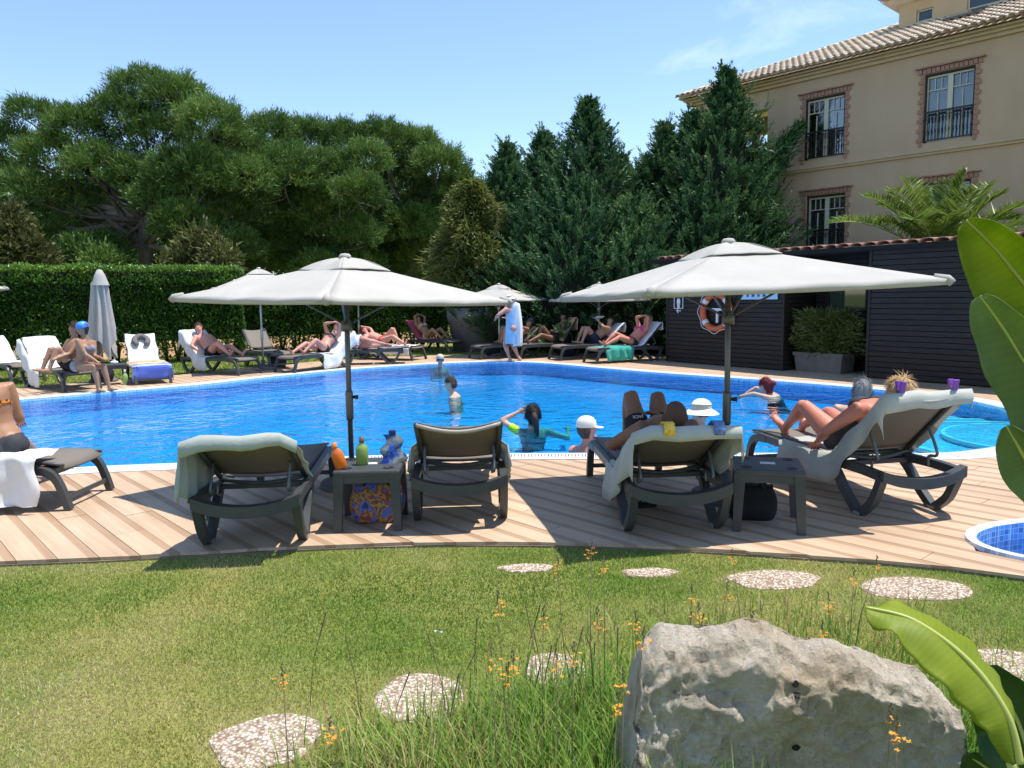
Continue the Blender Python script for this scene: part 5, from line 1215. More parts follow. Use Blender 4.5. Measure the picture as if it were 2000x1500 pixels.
# bags under the tables
def tote(label, loc, rz, w, d, h, mat, strap, cat='bag', name='tote_bag', group=None):
    t = thing(name, label, cat, loc, rz, group); n, m = 28, 9; V = []; F = []
    for i in range(m):
        v = i / (m - 1)
        for k in range(n):
            a = 2 * math.pi * k / n; q = .8 + .2 * math.sin(math.pi * min(1, v * 1.1)); sx = math.copysign(abs(math.cos(a)) ** .55, math.cos(a)); sy = math.copysign(abs(math.sin(a)) ** .55, math.sin(a)); nz = noise.noise(Vector((sx * 2, sy * 2, v * 3 + w * 9)))
            V.append((sx * w / 2 * q * (1 + .07 * nz), sy * d / 2 * q * (1 - .45 * v * v) * (1 + .12 * nz), h * v * (1 + .07 * nz * v)))
    for i in range(m - 1):
        for k in range(n): F.append((i * n + k, i * n + (k + 1) % n, (i + 1) * n + (k + 1) % n, (i + 1) * n + k))
    F += [tuple(range(n - 1, -1, -1)), tuple((m - 1) * n + k for k in range(n))]
    MB().add(V, F).build('body', mat, t, True)
    for s in (-1, 1): MB().tube([(-w * .22, s * d * .22, h * .92), (-w * .15, s * d * .3, h * 1.18), (w * .1, s * d * .32, h * 1.2), (w * .22, s * d * .22, h * .92)], .009, 6).build('handle', strap, t, True)
    return t
def print_mat():
    m = bpy.data.materials.new('dimmed printed fabric'); nt, N, L, P = nodes(m); tc = N.new('ShaderNodeTexCoord'); n = N.new('ShaderNodeTexNoise'); n.inputs['Scale'].default_value = 9; n.inputs['Detail'].default_value = 1.5; n.inputs['Distortion'].default_value = 1.6; L.new(tc.outputs['Object'], n.inputs[0])
    r = N.new('ShaderNodeValToRGB'); r.color_ramp.interpolation = 'CONSTANT'
    for _ in range(6): r.color_ramp.elements.new(.5)
    for e, (p, c) in zip(r.color_ramp.elements, [(0, (.03, .04, .20)), (.34, (.08, .16, .50)), (.42, (.28, .05, .04)), (.47, (.40, .22, .05)), (.52, (.34, .28, .10)), (.57, (.25, .05, .07)), (.63, (.08, .16, .12)), (.7, (.4, .36, .28))]): e.position = p; e.color = (*c, 1)  # print colours darkened to carry the shade under the table
    L.new(n.outputs[0], r.inputs[0]); L.new(r.outputs[0], P.inputs['Base Color']); P.inputs['Roughness'].default_value = .8; return m
mt_print = print_mat(); mt_black = M('black fabric', (.008, .008, .009), .8, (.014, .014, .015), 9, bump=.3); mt_navy = M('navy cloth', (.012, .016, .035), .8)
tote('colourful printed beach bag under the bottle table', (T1.x + .03, T1.y + .06, 0), R(5), .40, .24, .29, mt_print, mt_black)
tbag = gp(1470, 1018); tote('black beach bag on the deck under the cup hole table', (tbag.x + .02, tbag.y + .1, 0), R(-10), .36, .22, .24, mt_black, mt_black)
sb = gp(1420, 940); tote('small straw bag beside the base of the near parasol', (sb.x, sb.y + .15, 0), R(20), .22, .16, .17, M('straw', (.35, .2, .09), .9, (.5, .32, .16), 18, bump=.5), mt_black)
for lab, px in (('dark bag under the shaded lounger of the man with raised knees', (1110, 699)), ('dark rucksack beside the far parasol pole', (530, 722)), ('dark bag below the reading persons lounger', (962, 697)), ('black bag under the seated womans lounger', (175, 752))):
    g_ = gp(*px); tote(lab, (g_.x, g_.y + .5, 0), R(20), .42, .28, .34, mt_navy, mt_black, group='bags by the far loungers')
g_ = gp(236, 751); bottle('tall green bottle standing on the deck by the small grey table', (g_.x + .12, g_.y - .05, 0), .30, .05, (.30, .50, .18), (.5, .6, .5), 0, 0, 1)
bottle('white tub on the small grey side table', (TF.x, TF.y, .40), .08, .07, (.75, .75, .75), (.7, .7, .7), 0, 0, 1)
# flip-flops under the man's lounger
for k, lab in enumerate(('dark flip-flop lying under the mans lounger', 'dark flip-flop nearest the pool under the mans lounger')):
    g_ = gp(1250 + 60 * k, 990 - 14 * k); s_ = MB(); P = [(-.12, -.03), (-.05, -.042), (.06, -.05), (.12, -.035), (.14, 0), (.12, .035), (.06, .045), (-.05, .035), (-.12, .028), (-.135, 0)]
    V = [(x, y, 0) for x, y in P] + [(x, y, .022) for x, y in P]; n_ = len(P); f = thing('flip_flop', lab, 'sandal', (g_.x, g_.y, .001), R(15 + 40 * k), 'flip-flops on the deck')
    MB().add(V, [tuple(range(n_ - 1, -1, -1)), tuple(range(n_, 2 * n_))] + [(i, (i + 1) % n_, n_ + (i + 1) % n_, n_ + i) for i in range(n_)]).build('sole', mt_black, f)
    MB().tube([(.0, -.045, .02), (.04, -.02, .045), (.085, 0, .022)], .006, 5).tube([(.0, .042, .02), (.04, .02, .045), (.085, 0, .022)], .006, 5).build('strap', mt_navy, f)
# neck pillow
hx, hz, a = LG['f3']['bp']; w = LG['f3'].matrix_basis @ Vector((hx + math.cos(a) * .52 - math.sin(a) * .075, .0, hz + math.sin(a) * .52 + math.cos(a) * .075))
P = [Vector((.13 * math.cos(q), .13 * math.sin(q), 0)) for q in np.linspace(R(-150) + math.pi / 2 + math.pi, R(150) + math.pi / 2 + math.pi, 20)]
np_ = MB().tube(P, [.035] + [.058] * 18 + [.035], 10).build('neck_pillow', M('grey plush', (.14, .125, .125), .95, (.2, .18, .18), 20, bump=.4), None, True)
np_.rotation_euler = (Matrix.Rotation(LG['f3'].rotation_euler.z, 3, 'Z') @ Matrix.Rotation(-a, 3, 'Y') @ Matrix.Rotation(R(90), 3, 'Z')).to_euler(); np_.location = w
tag(np_, 'grey U shaped neck pillow on the white towel', 'pillow')
# ================================================================== PEOPLE
def ik(a, b, l1, l2, pole):
    a, b = Vector(a), Vector(b); d = b - a; D_ = min(d.length, (l1 + l2) * .998); dn = d.normalized(); b2 = a + dn * D_
    x = (l1 * l1 - l2 * l2 + D_ * D_) / (2 * D_); h = math.sqrt(max(0, l1 * l1 - x * x)); p = Vector(pole); p = p - dn * p.dot(dn)
    if p.length < 1e-5: p = dn.orthogonal()
    return a + dn * x + p.normalized() * h, b2
SKINS = {}
def skin(kind):
    if kind not in SKINS:
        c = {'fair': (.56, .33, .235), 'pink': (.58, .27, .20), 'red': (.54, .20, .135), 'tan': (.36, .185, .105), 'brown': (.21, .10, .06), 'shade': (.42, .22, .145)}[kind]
        SKINS[kind] = M('skin ' + kind, c, .48, tuple(q * 1.13 for q in c), 7, bump=.05, bscale=60, spec=.4, sss=.12)
    return SKINS[kind]
def ellipsoid(mb, c, ax, n=14, m=10):
    c = Vector(c); V = []; F = []
    for i in range(m + 1):
        th = math.pi * i / m
        for k in range(n):
            ph = 2 * math.pi * k / n; V.append(c + ax[0] * (math.sin(th) * math.cos(ph)) + ax[1] * (math.sin(th) * math.sin(ph)) + ax[2] * math.cos(th))
    for i in range(m):
        for k in range(n): F.append((i * n + k, i * n + (k + 1) % n, (i + 1) * n + (k + 1) % n, (i + 1) * n + k))
    return mb.add(V, F)
def person(label, P, N, lat, face, head, hands, feet, sk='fair', loc=(0, 0, 0), rz=0, build=1.0, vox=.015, arm_pole=None, leg_pole=None, toes=None, fem=False, group=None, headup=None, fingers=True):
    """P pelvis, N neck base, lat the unit vector to the person's left; hands/feet = (left, right) wrist and ankle targets"""
    P, N, lat, face, head = Vector(P), Vector(N), Vector(lat).normalized(), Vector(face).normalized(), Vector(head); up = (N - P).normalized(); lat = (lat - up * lat.dot(up)).normalized(); fr = lat.cross(up)
    TL = (N - P).length; mb = MB(); b = build
    prof = [(-.17, .07, .07), (-.10, .125, .10), (0, .168, .118), (.14, .158, .112), (.30, .132 if fem else .148, .10), (.46, .138 if fem else .152, .106), (.64, .156, .118), (.80, .168, .112), (.90, .165, .09), (.97, .11, .07), (1.02, .06, .055)]
    pts = [P + up * (t * TL) + fr * (.018 * math.sin(t * 5.5 - .4)) for t, w, d in prof]
    mb.tube(pts, [(d * (b if .1 < t < .7 else (1 + b) / 2), w * ((1 + b) / 2)) for t, w, d in prof], 18, up=fr)
    if fem:
        for s in (-1, 1): ellipsoid(mb, P + up * TL * .66 + fr * .085 * b + lat * s * .075, (lat * .07, fr * .062, up * .07))
    for s in (-1, 1): ellipsoid(mb, P - up * .035 - fr * .05 + lat * s * .075, (lat * .095 * b, fr * .10 * b, up * .11))          # seat
    hu = Vector(headup).normalized() if headup is not None else (head - N).normalized(); face = (face - hu * face.dot(hu)).normalized(); hl = hu.cross(face)   # hl: person's left of head
    mb.tube([N - up * .03, N.lerp(head, .45), head - hu * .03], [.062, .052, .055], 12)
    ellipsoid(mb, head + hu * .015 - face * .006, (hl * .076, face * .096, hu * .108)); ellipsoid(mb, head - hu * .055 + face * .028, (hl * .056, face * .062, hu * .062))
    ellipsoid(mb, head - hu * .012 + face * .100, (hl * .016, face * .022, hu * .028)); ellipsoid(mb, head - hu * .055 + face * .082, (hl * .028, face * .014, hu * .014))
    for s in (-1, 1): ellipsoid(mb, head + hl * s * .078 - face * .012 - hu * .008, (hl * .014, face * .022, hu * .034)); ellipsoid(mb, head + hu * .018 + face * .086 + hl * s * .032, (hl * .022, face * .01, hu * .01))
    bones = {'torso': (P, N, .15), 'head': (N.lerp(head, .5), head + hu * .06, .1)}; extra = MB()
    ap = arm_pole or (-fr * .6 - up * .3, -fr * .6 - up * .3); lp = leg_pole or (fr, fr)
    for i, s in enumerate((1, -1)):
        sh = N - up * .055 + lat * s * .165 * ((1 + b) / 2); el, wr = ik(sh, hands[i], .285, .25, ap[i]); hd = (wr - el).normalized()
        mb.tube([sh - lat * s * .05, sh, sh.lerp(el, .35), sh.lerp(el, .7), el], [.045, .056 * b, .049 * b, .041 * b, .037], 10)
        mb.tube([sh.lerp(el, .96), el, el.lerp(wr, .3), el.lerp(wr, .75), wr], [.034, .037, .038 * b, .029, .024], 10)
        side = hd.cross(fr if abs(hd.dot(fr)) < .8 else up).normalized(); pn = side.cross(hd)
        mb.tube([wr - hd * .01, wr + hd * .03, wr + hd * .085], [(.016, .026), (.016, .04), (.013, .038)], 10, up=pn)
        if fingers:
            for q in range(4):
                r0 = wr + hd * .078 + side * (q - 1.5) * .019; Lf = (.066, .078, .072, .056)[q]; cu = .35
                extra.tube([r0 - hd * .015, r0 + hd * Lf * .5 - pn * Lf * .08, r0 + hd * Lf * .85 - pn * Lf * cu], [.0092, .0085, .0065], 6)
            th0 = wr + hd * .025 - side * .03; extra.tube([th0, th0 + hd * .03 - side * .022, th0 + hd * .065 - side * .026 - pn * .01], [.011, .010, .0075], 6)
        hp = P - up * .03 + lat * s * .088; kn, an = ik(hp, feet[i], .43, .41, lp[i]); sd = (an - kn).normalized()
        mb.tube([hp + up * .04, hp, hp.lerp(kn, .3), hp.lerp(kn, .7), kn], [.07, .088 * b, .084 * b, .063 * b, .054], 12)
        kf = (lp[i] - sd * Vector(lp[i]).dot(sd)); kf = kf.normalized() if kf.length > .01 else fr
        mb.tube([hp.lerp(kn, .95), kn, kn.lerp(an, .28) - kf * .012, kn.lerp(an, .6), an], [.052, .052, .056 * b, .043, .034], 12)
        td = Vector(toes[i] if toes else kf); td = (td - sd * td.dot(sd) * .85).normalized(); sl_ = td.cross(lat).normalized(); dn = sd
        ball = an + dn * .055 + td * .135; heel = an + dn * .045 - td * .045; wv = dn.cross(td).normalized()
        mb.tube([heel - td * .012, heel, an + dn * .03 + td * .045, ball - td * .02, ball + td * .03], [(.02, .02), (.034, .032), (.036, .034), (.022, .042), (.013, .040)], 10, up=dn)
        if fingers:
            for q in range(5):
                r0 = ball + td * .012 + wv * s * (q - 2) * -.0165; Lt = (.046, .042, .038, .033, .027)[q]; extra.tube([r0, r0 + td * Lt], [.0115 if q == 0 else .0085, .008 if q == 0 else .006], 6)
        n_ = 'L' if s > 0 else 'R'
        bones['uarm' + n_] = (sh, el, .05); bones['farm' + n_] = (el, wr + hd * .15, .035); bones['thigh' + n_] = (hp, kn, .085); bones['shin' + n_] = (kn, an, .05); bones['foot' + n_] = (an, ball, .04)
    me0 = mb.build('tmp_body', skin(sk))
    r = me0.modifiers.new('r', 'REMESH'); r.mode = 'VOXEL'; r.voxel_size = vox; sm = me0.modifiers.new('s', 'SMOOTH'); sm.factor = .5; sm.iterations = 4
    dg = bpy.context.evaluated_depsgraph_get(); me = bpy.data.meshes.new_from_object(me0.evaluated_get(dg)); bpy.data.objects.remove(me0)
    nv = len(me.vertices); co = np.empty(nv * 3, np.float32); me.vertices.foreach_get('co', co); co = co.reshape(-1, 3); nr = np.empty(nv * 3, np.float32); me.vertices.foreach_get('normal', nr); nr = nr.reshape(-1, 3)
    faces = [tuple(p.vertices) for p in me.polygons]
    full = MB(); full.v = [tuple(p) for p in co]; full.f = faces[:]; full.m = [0] * len(faces); full.add(extra.v, extra.f); bpy.data.meshes.remove(me)
    o = full.build('person', skin(sk), None, True); o.location = loc; o.rotation_euler = (0, 0, rz); tag(o, label, 'person', group)
    names = list(bones); Dm = []; Tm = []
    for k in names:
        a, e, rad = bones[k]; a, e = np.array(a), np.array(e); ab = e - a; t = ((co - a) @ ab) / (ab @ ab); tc = np.clip(t, 0, 1); Dm.append(np.linalg.norm(co - a - tc[:, None] * ab, axis=1) / rad); Tm.append(t)
    bi = np.argmin(np.array(Dm), 0); T = np.array(Tm)[bi, np.arange(nv)]; nm = np.array(names)[bi]
    tt = np.array(Tm)[0]; frc = (co - np.array(P)) @ np.array(fr); hc = co - np.array(head)
    o_info = dict(o=o, co=co, nr=nr, faces=faces, bone=nm, t=T, tt=tt, front=frc, hu=hc @ np.array(hu), hf=hc @ np.array(face), hl=hc @ np.array(hl), head=head, hup=hu, face=face, hlv=hl, lat=(co - np.array(P)) @ np.array(lat))
    return o_info
def wear(pi, name, mask, mat, off=.007):
    co, nr = pi['co'], pi['nr']; fs = [f for f in pi['faces'] if all(mask[i] for i in f)]
    if not fs: return None
    ids = sorted({i for f in fs for i in f}); mp = {i: k for k, i in enumerate(ids)}; V = [tuple(co[i] + nr[i] * off) for i in ids]
    return MB().add(V, [tuple(mp[i] for i in f) for f in fs]).build(name, mat, pi['o'], True, fix=False)
def starts(pi, s): return np.char.startswith(pi['bone'], s)
def w_trunks(pi, mat, leg=.5): wear(pi, 'swim_trunks', (starts(pi, 'torso') & (pi['t'] < .16)) | (starts(pi, 'thigh') & (pi['t'] < leg)), mat, .010)
def w_bottom(pi, mat): wear(pi, 'bikini_bottom', (starts(pi, 'torso') & (pi['t'] < .10)) | (starts(pi, 'thigh') & (pi['t'] < .14)), mat)
def w_top(pi, mat): wear(pi, 'bikini_top', starts(pi, 'torso') & (pi['tt'] > .60) & (pi['tt'] < np.where(pi['front'] > .03, .76, .68)), mat)
def w_suit(pi, mat): wear(pi, 'swimsuit', (starts(pi, 'torso') & (pi['tt'] < np.where(pi['front'] > 0, .80, .72))) | (starts(pi, 'thigh') & (pi['t'] < .12)), mat)
def w_shirt(pi, mat): wear(pi, 'shirt', (starts(pi, 'torso') & (pi['tt'] < .97)) | (starts(pi, 'uarm') & (pi['t'] < .6)), mat, .012)
def strands(pi, m, hb, mat, long, per=5):
    ids = np.where(m)[0]
    if hb is None or not len(ids): return
    ids = np.repeat(ids, per); n = len(ids); nr = pi['nr'][ids]; hu = np.array(pi['hup']); fa = np.array(pi['face']); C = pi['co'][ids] + nr * .004 + rng.normal(0, .004, (n, 3)); d = -hu * .75 - fa * .35 + rng.normal(0, .22, (n, 3)); d = d - nr * (d * nr).sum(1, keepdims=True) + nr * rng.uniform(.02, .16, (n, 1)); d = unit(d)
    s = unit(np.cross(d, nr)) * .0022; L = rng.uniform(.03, .07 if not long else .10, n)[:, None]; md = C + d * L * .55; tip = C + d * L - nr * L * .12
    V = np.stack([C - s, C + s, md + s, tip, md - s], 1).reshape(-1, 3); o_ = np.arange(n)[:, None] * 5
    F = np.concatenate([o_ + np.array([[0, 1, 2, 4]])]); F2 = o_ + np.array([[4, 2, 3, 3]])
    me = MB(); me.v = [tuple(p) for p in V]; me.f = [tuple(f) for f in F] + [tuple(f[:3]) for f in F2]; me.m = [0] * len(me.f); tag(me.build('hair_strands', mat, hb, fix=False), kind='stuff')
def w_hair(pi, mat, long=False, off=.014, fine=True):
    h, f = pi['hu'], pi['hf']; m = starts(pi, 'head') & (((h > .055) & (f < .07)) | ((f < .012) & (h > (-.10 if long else -.045)))); hb = wear(pi, 'hair', m, mat, off * .6)
    if fine: strands(pi, m, hb, mat, long)
mt_h = {k: M('hair ' + k, c, .55, tuple(q * 1.5 for q in c), 30, bump=.6, bscale=90, stretch=(1, 1, .2)) for k, c in dict(dark=(.016, .011, .009), brown=(.06, .034, .02), grey=(.26, .26, .26), blond=(.45, .30, .15), red=(.17, .012, .016), white=(.6, .58, .55)).items()}
def fab(n, c): return bpy.data.materials.get(n) or M(n, c, .8, tuple(min(1, q * 1.2 + .004) for q in c), 8, bump=.1)
def cap(pi, mat, kind='cap', name='cap'):
    hu, fa, hl, hd = pi['hup'], pi['face'], pi['hlv'], pi['head']; mb = MB(); c = hd + hu * .028 - fa * .005; n = 20; prof = [(1.0, 0), (1.0, .03), (.93, .065), (.70, .095), (.38, .112), (.02, .118)]
    def ring_(r, z, sx=.092, sy=.11): return [c + hl * (sx * r * math.cos(2 * math.pi * k / n)) + fa * (sy * r * math.sin(2 * math.pi * k / n)) + hu * z for k in range(n)]
    rows_ = [ring_(r, z) for r, z in prof]; V = [p for q in rows_ for p in q]; F = [(i * n + k, i * n + (k + 1) % n, (i + 1) * n + (k + 1) % n, (i + 1) * n + k) for i in range(len(prof) - 1) for k in range(n)]; mb.add(V, F)
    o = None
    if kind == 'bucket':
        o = mb.build(name, mat[1] if isinstance(mat, tuple) else mat, pi['o'], True); m0 = mat[0] if isinstance(mat, tuple) else mat
        rr = [ring_(1.0, .012), ring_(1.35, -.012), ring_(1.75, -.045)]; V = [p for q in rr for p in q]; F = [(i * n + k, i * n + (k + 1) % n, (i + 1) * n + (k + 1) % n, (i + 1) * n + k) for i in range(2) for k in range(n)]; MB().add(V, F).build('brim', m0, o, True)
        rr = [ring_(1.004, .062), ring_(.945, .069), ring_(.71, .099), ring_(.39, .116), ring_(.02, .122)]; V = [p for q in rr for p in q]; F = [(i * n + k, i * n + (k + 1) % n, (i + 1) * n + (k + 1) % n, (i + 1) * n + k) for i in range(4) for k in range(n)]; MB().add(V, F).build('crown', m0, o, True)
    else:
        o = mb.build(name, mat, pi['o'], True)
        if kind == 'cap':
            V = []; F = []
            for i in range(3):
                for k in range(9):
                    a = lerp(R(28), R(152), k / 8); ext = i / 2 * .085 * math.sin(a) ** .5; V.append(c + hl * ((.092 + ext * .05) * math.cos(a)) + fa * (.11 * math.sin(a) + ext) + hu * (.006 - ext * .25))
            for i in range(2):
                for k in range(8): F.append((i * 9 + k, i * 9 + k + 1, (i + 1) * 9 + k + 1, (i + 1) * 9 + k))
            MB().add(V, F).build('peak', mat, o, True)
    return o
def glasses(pi):
    hu, fa, hl, hd = pi['hup'], pi['face'], pi['hlv'], pi['head']; mb = MB()
    mb.tube([hd + hu * .012 + fa * .02 - hl * .085, hd + hu * .012 + fa * .095 - hl * .06, hd + hu * .012 + fa * .11, hd + hu * .012 + fa * .095 + hl * .06, hd + hu * .012 + fa * .02 + hl * .085], [(.006, .006), (.02, .008), (.014, .008), (.02, .008), (.006, .006)], 8, up=hu); mb.build('sunglasses', mt_iron, pi['o'], True)
def tail(pi, mat, pts, rad, name='ponytail'): MB().tube([pi['head'] + pi['hup'] * u + pi['face'] * f + pi['hlv'] * l for u, f, l in pts], rad, 9).build(name, mat, pi['o'], True)

def recline(lg, label, sk='fair', legs=('flat', 'flat'), arms=('side', 'side'), hipx=1.13, back=None, face=None, headfwd=.05, fem=False, build=1.0, vox=.016, pz=.485, group='sunbathers on the loungers', dy=0, **k):
    a = R(back if back is not None else math.degrees(lg['bp'][2]) - 2); U = Vector((math.cos(a), 0, math.sin(a))); Fv = Vector((-math.sin(a), 0, math.cos(a))); P = Vector((hipx, dy, pz)); N = P + U * .50; hd = N + U * .165 + Fv * headfwd; lat = Vector((0, -1, 0))
    H = []; AP = []
    for i, s in enumerate((1, -1)):                       # s = +1: the person's left
        m = arms[i]; L = lat * s
        if m == 'side': H.append(P + L * .30 + U * .02 - Fv * .03); AP.append(-Fv * .4 + L)
        elif m == 'belly': H.append(P + L * .06 + U * .14 + Fv * .15); AP.append(L - Fv * .5)
        elif m == 'head': H.append(hd + L * .07 + U * .10 + Fv * .09); AP.append(L * 1.0 + U * .5 + Fv * .2)
        elif m == 'read': H.append(P + L * .10 + U * .33 + Fv * .36); AP.append(L * .8 - Fv * .2 - U * .5)
        elif m == 'brow': H.append(hd + L * .03 + U * .02 + Fv * .15); AP.append(L + Fv * .7 + U * .2)
        elif m == 'hang': H.append(P + L * .30 - U * .06 - Fv * .05); AP.append(L * .8 - U * .1 - Fv * .6)
        else: H.append(Vector(m)); AP.append(L)
    Ft = []; LP = []; TO = []
    for i, s in enumerate((1, -1)):
        L = lat * s; m = legs[i]
        if m == 'flat': Ft.append(Vector((hipx - .80, dy, .43)) + L * .12); LP.append(Vector((0, 0, 1))); TO.append(Vector((-.45, 0, 1)) + L * .35)
        elif m == 'bent': Ft.append(Vector((hipx - .70, dy, .43)) + L * .13); LP.append(Vector((0, 0, 1)) + L * .25); TO.append(Vector((-.5, 0, 1)) + L * .3)
        elif m == 'up': Ft.append(Vector((hipx - .44, dy, .44)) + L * .12); LP.append(Vector((-.2, 0, 1))); TO.append(Vector((-1, 0, -.05)))
        elif m == 'high': Ft.append(Vector((hipx - .36, dy, .44)) + L * .13); LP.append(Vector((-.1, 0, 1))); TO.append(Vector((-1, 0, -.05)))
    fc = Vector(face) if face is not None else Fv + U * .1
    return person(label, P, N, lat, fc, hd, H, Ft, sk, lg.location, lg.rotation_euler.z, build, vox, AP, LP, TO, fem, group, headup=(U * .85 + Fv * .3), **k)
mt_bk = fab('black swim fabric', (.010, .010, .012)); mt_nv = fab('navy swim fabric', (.012, .018, .05)); mt_pk = fab('pink swim fabric', (.62, .05, .22)); mt_or = fab('orange print strap', (.70, .27, .04)); mt_gy = fab('grey swim fabric', (.25, .27, .29)); mt_wh = fab('white cloth', (.62, .64, .66)); mt_rd = fab('red swim fabric', (.5, .03, .03)); mt_lb = fab('pale blue cotton', (.36, .50, .66)); mt_bg = fab('beige cotton', (.50, .45, .36)); mt_sw = fab('off white cotton', (.66, .64, .59)); mt_lime = fab('lime band', (.45, .75, .02)); mt_cr = fab('cream swim fabric', (.55, .45, .28)); mt_vi = fab('violet swim cap', (.10, .09, .40))
# ---- near sunbathers
p = recline(LG['C'], 'man lying with raised knees in dark trunks on the near lounger', 'brown', ('high', 'up'), ('side', 'belly'), 1.02, headfwd=.02, vox=.012, build=1.08, pz=.50, back=24)
w_trunks(p, mt_bk, .50); w_hair(p, M('shaved hair', (.10, .05, .032), .8), off=.003, fine=False)
tx = bpy.data.curves.new('trunk_lettering', 'FONT'); tx.body = 'JACK'; tx.size = .036; tx.extrude = .001; tx.align_x = 'CENTER'; to = bpy.data.objects.new('lettering', tx); COL.objects.link(to)
dg = bpy.context.evaluated_depsgraph_get(); tm_ = bpy.data.meshes.new_from_object(to.evaluated_get(dg)); bpy.data.objects.remove(to)
kid = p['co'][(p['bone'] == 'thighL')]; tl_ = p['t'][(p['bone'] == 'thighL')]; fl_ = p['nr'][(p['bone'] == 'thighL')]
sel = (tl_ > .38) & (tl_ < .47) & (fl_[:, 0] > .72)
if sel.any():
    c0 = kid[sel].mean(0); n0 = Vector(fl_[sel].mean(0)).normalized(); lo = link('trunk_lettering', tm_, mt_sign, p['o']); X_ = Vector((0, -1, 0)); X_ = (X_ - n0 * X_.dot(n0)).normalized(); Y_ = n0.cross(X_); lo.matrix_local = Matrix.Translation(Vector(c0) + n0 * .022) @ Matrix((X_, Y_, n0)).transposed().to_4x4()
p = recline(LG['D'], 'sunburnt woman in dark swimsuit lying on the steep lounger, bare feet to the pool', 'red', ('bent', 'flat'), ('side', 'hang'), 1.06, fem=True, build=1.14, vox=.012, headfwd=-.01, pz=.465, dy=-.05, back=39)
w_suit(p, fab('charcoal swimsuit', (.035, .035, .04))); w_hair(p, mt_h['blond'], True, .022)
# woman sitting at the left edge
Pe = at(2, 868, 6.12); Pe.z = .475; fr_ = Vector((-.55, .83, 0)).normalized(); la = Vector((-fr_.y, fr_.x, 0)); Ne = Pe + Vector((-.13, .02, .48))
p = person('woman in orange strap bikini top and dark bottoms sitting at the left edge', Pe, Ne, la, fr_, Ne + Vector((-.06, .04, .17)), (Pe + fr_ * .35 + la * .15 + Vector((0, 0, .12)), Pe + fr_ * .35 - la * .15 + Vector((0, 0, .12))), (Vector((Pe.x - .25, 6.78, .07)) + la * .12, Vector((Pe.x - .2, 6.80, .07)) - la * .12), 'tan', vox=.012, fem=True, build=1.05, leg_pole=(fr_ + Vector((0, 0, .8)),) * 2, toes=(fr_, fr_), group='sunbathers on the loungers')
w_bottom(p, fab('charcoal swimsuit', (.035, .035, .04))); w_top(p, M('orange printed band', (.72, .24, .02), .8, (.05, .02, .01), 40, lo=.5, hi=.56)); w_hair(p, mt_h['dark'], True)
# ---- far sunbathers
f2 = LG['f2']
def seat_pt(px, py, z): q = gp(px, py, z); return q
P2 = gp(136, 712, .48); fr2 = Vector((-.55, -.83, 0)); la2 = Vector((-fr2.y, fr2.x, 0)); N2 = P2 + Vector((.06, .12, .48))
p = person('person hugging raised knees on the couples lounger', P2, N2, la2, fr2, N2 + Vector((.02, 0, .17)), (P2 + fr2 * .30 + la2 * .16 + Vector((0, 0, .14)), P2 + fr2 * .30 - la2 * .16 + Vector((0, 0, .14))), (P2 + fr2 * .42 + la2 * .12 + Vector((0, 0, -.05)), P2 + fr2 * .42 - la2 * .12 + Vector((0, 0, -.05))), 'tan', leg_pole=(Vector((0, 0, 1)) + fr2 * .2,) * 2, toes=(fr2, fr2), fingers=False, group='sunbathers on the loungers')
w_trunks(p, mt_bk, .35); w_hair(p, mt_h['brown'])
P3 = gp(160, 712, .49); fr3 = Vector((.93, -.36, 0)).normalized(); la3 = Vector((-fr3.y, fr3.x, 0)); N3 = P3 + Vector((.10, .02, .47))
p = person('woman in blue swim cap and grey bikini sitting on the couples lounger edge', P3, N3, la3, Vector((-.4, -.5, 0)), N3 + Vector((-.03, -.03, .17)), (P3 + fr3 * .42 + la3 * .10 + Vector((0, 0, .1)), P3 + fr3 * .45 - la3 * .08 + Vector((0, 0, .08))), (Vector((P3.x, P3.y, .07)) + fr3 * .52 + la3 * .10, Vector((P3.x, P3.y, .07)) + fr3 * .50 - la3 * .12), 'tan', leg_pole=(fr3 + Vector((0, 0, .8)),) * 2, toes=(fr3, fr3), fem=True, fingers=False, group='sunbathers on the loungers')
w_bottom(p, mt_gy); w_top(p, mt_gy); w_hair(p, mt_h['dark'], True, fine=False); cap(p, M('blue violet swim cap', (.02, .38, .72), .35, (.12, .08, .42), 9), 'swim', 'swim_cap')
p = recline(LG['f4'], 'man in black trunks lying back before the trimmed hedge', 'pink', ('flat', 'bent'), ('side', 'side'), build=1.15, face=(-.35, .5, .2), fingers=False); w_trunks(p, mt_bk, .3); w_hair(p, mt_h['brown'])
p = recline(LG['f6'], 'woman in black bikini with both hands resting on her forehead', 'pink', ('bent', 'flat'), ('brow', 'brow'), fem=True, build=1.1, fingers=False); w_bottom(p, mt_bk); w_top(p, mt_bk); w_hair(p, mt_h['brown'], True)
l7 = LG['f7']; P7 = Vector((.80, 0, .52)); U7 = Vector((-1, 0, .12)).normalized(); N7 = P7 + U7 * .48
p = person('person in a pale top lying on one side on the flat lounger', P7, N7, (0, .35, .93), (-.1, -1, .2), N7 + U7 * .15 + Vector((0, 0, .05)), (P7 + Vector((-.05, -.28, -.02)), N7 + Vector((.1, -.28, -.08))), (P7 + Vector((.62, -.16, -.03)), P7 + Vector((.66, -.10, -.07))), 'pink', l7.location, l7.rotation_euler.z, 1.15, leg_pole=(Vector((0, -1, .1)),) * 2, toes=(Vector((.3, -1, 0)),) * 2, fingers=False, group='sunbathers on the loungers')
w_shirt(p, mt_wh); w_bottom(p, mt_nv); w_hair(p, mt_h['red'], True)
p = recline(LG['f8'], 'sunburnt person with dark red hair lying back with one knee raised', 'pink', ('up', 'flat'), ('head', 'side'), back=18, build=1.12, fingers=False); w_bottom(p, mt_rd); w_hair(p, mt_h['red'], True)
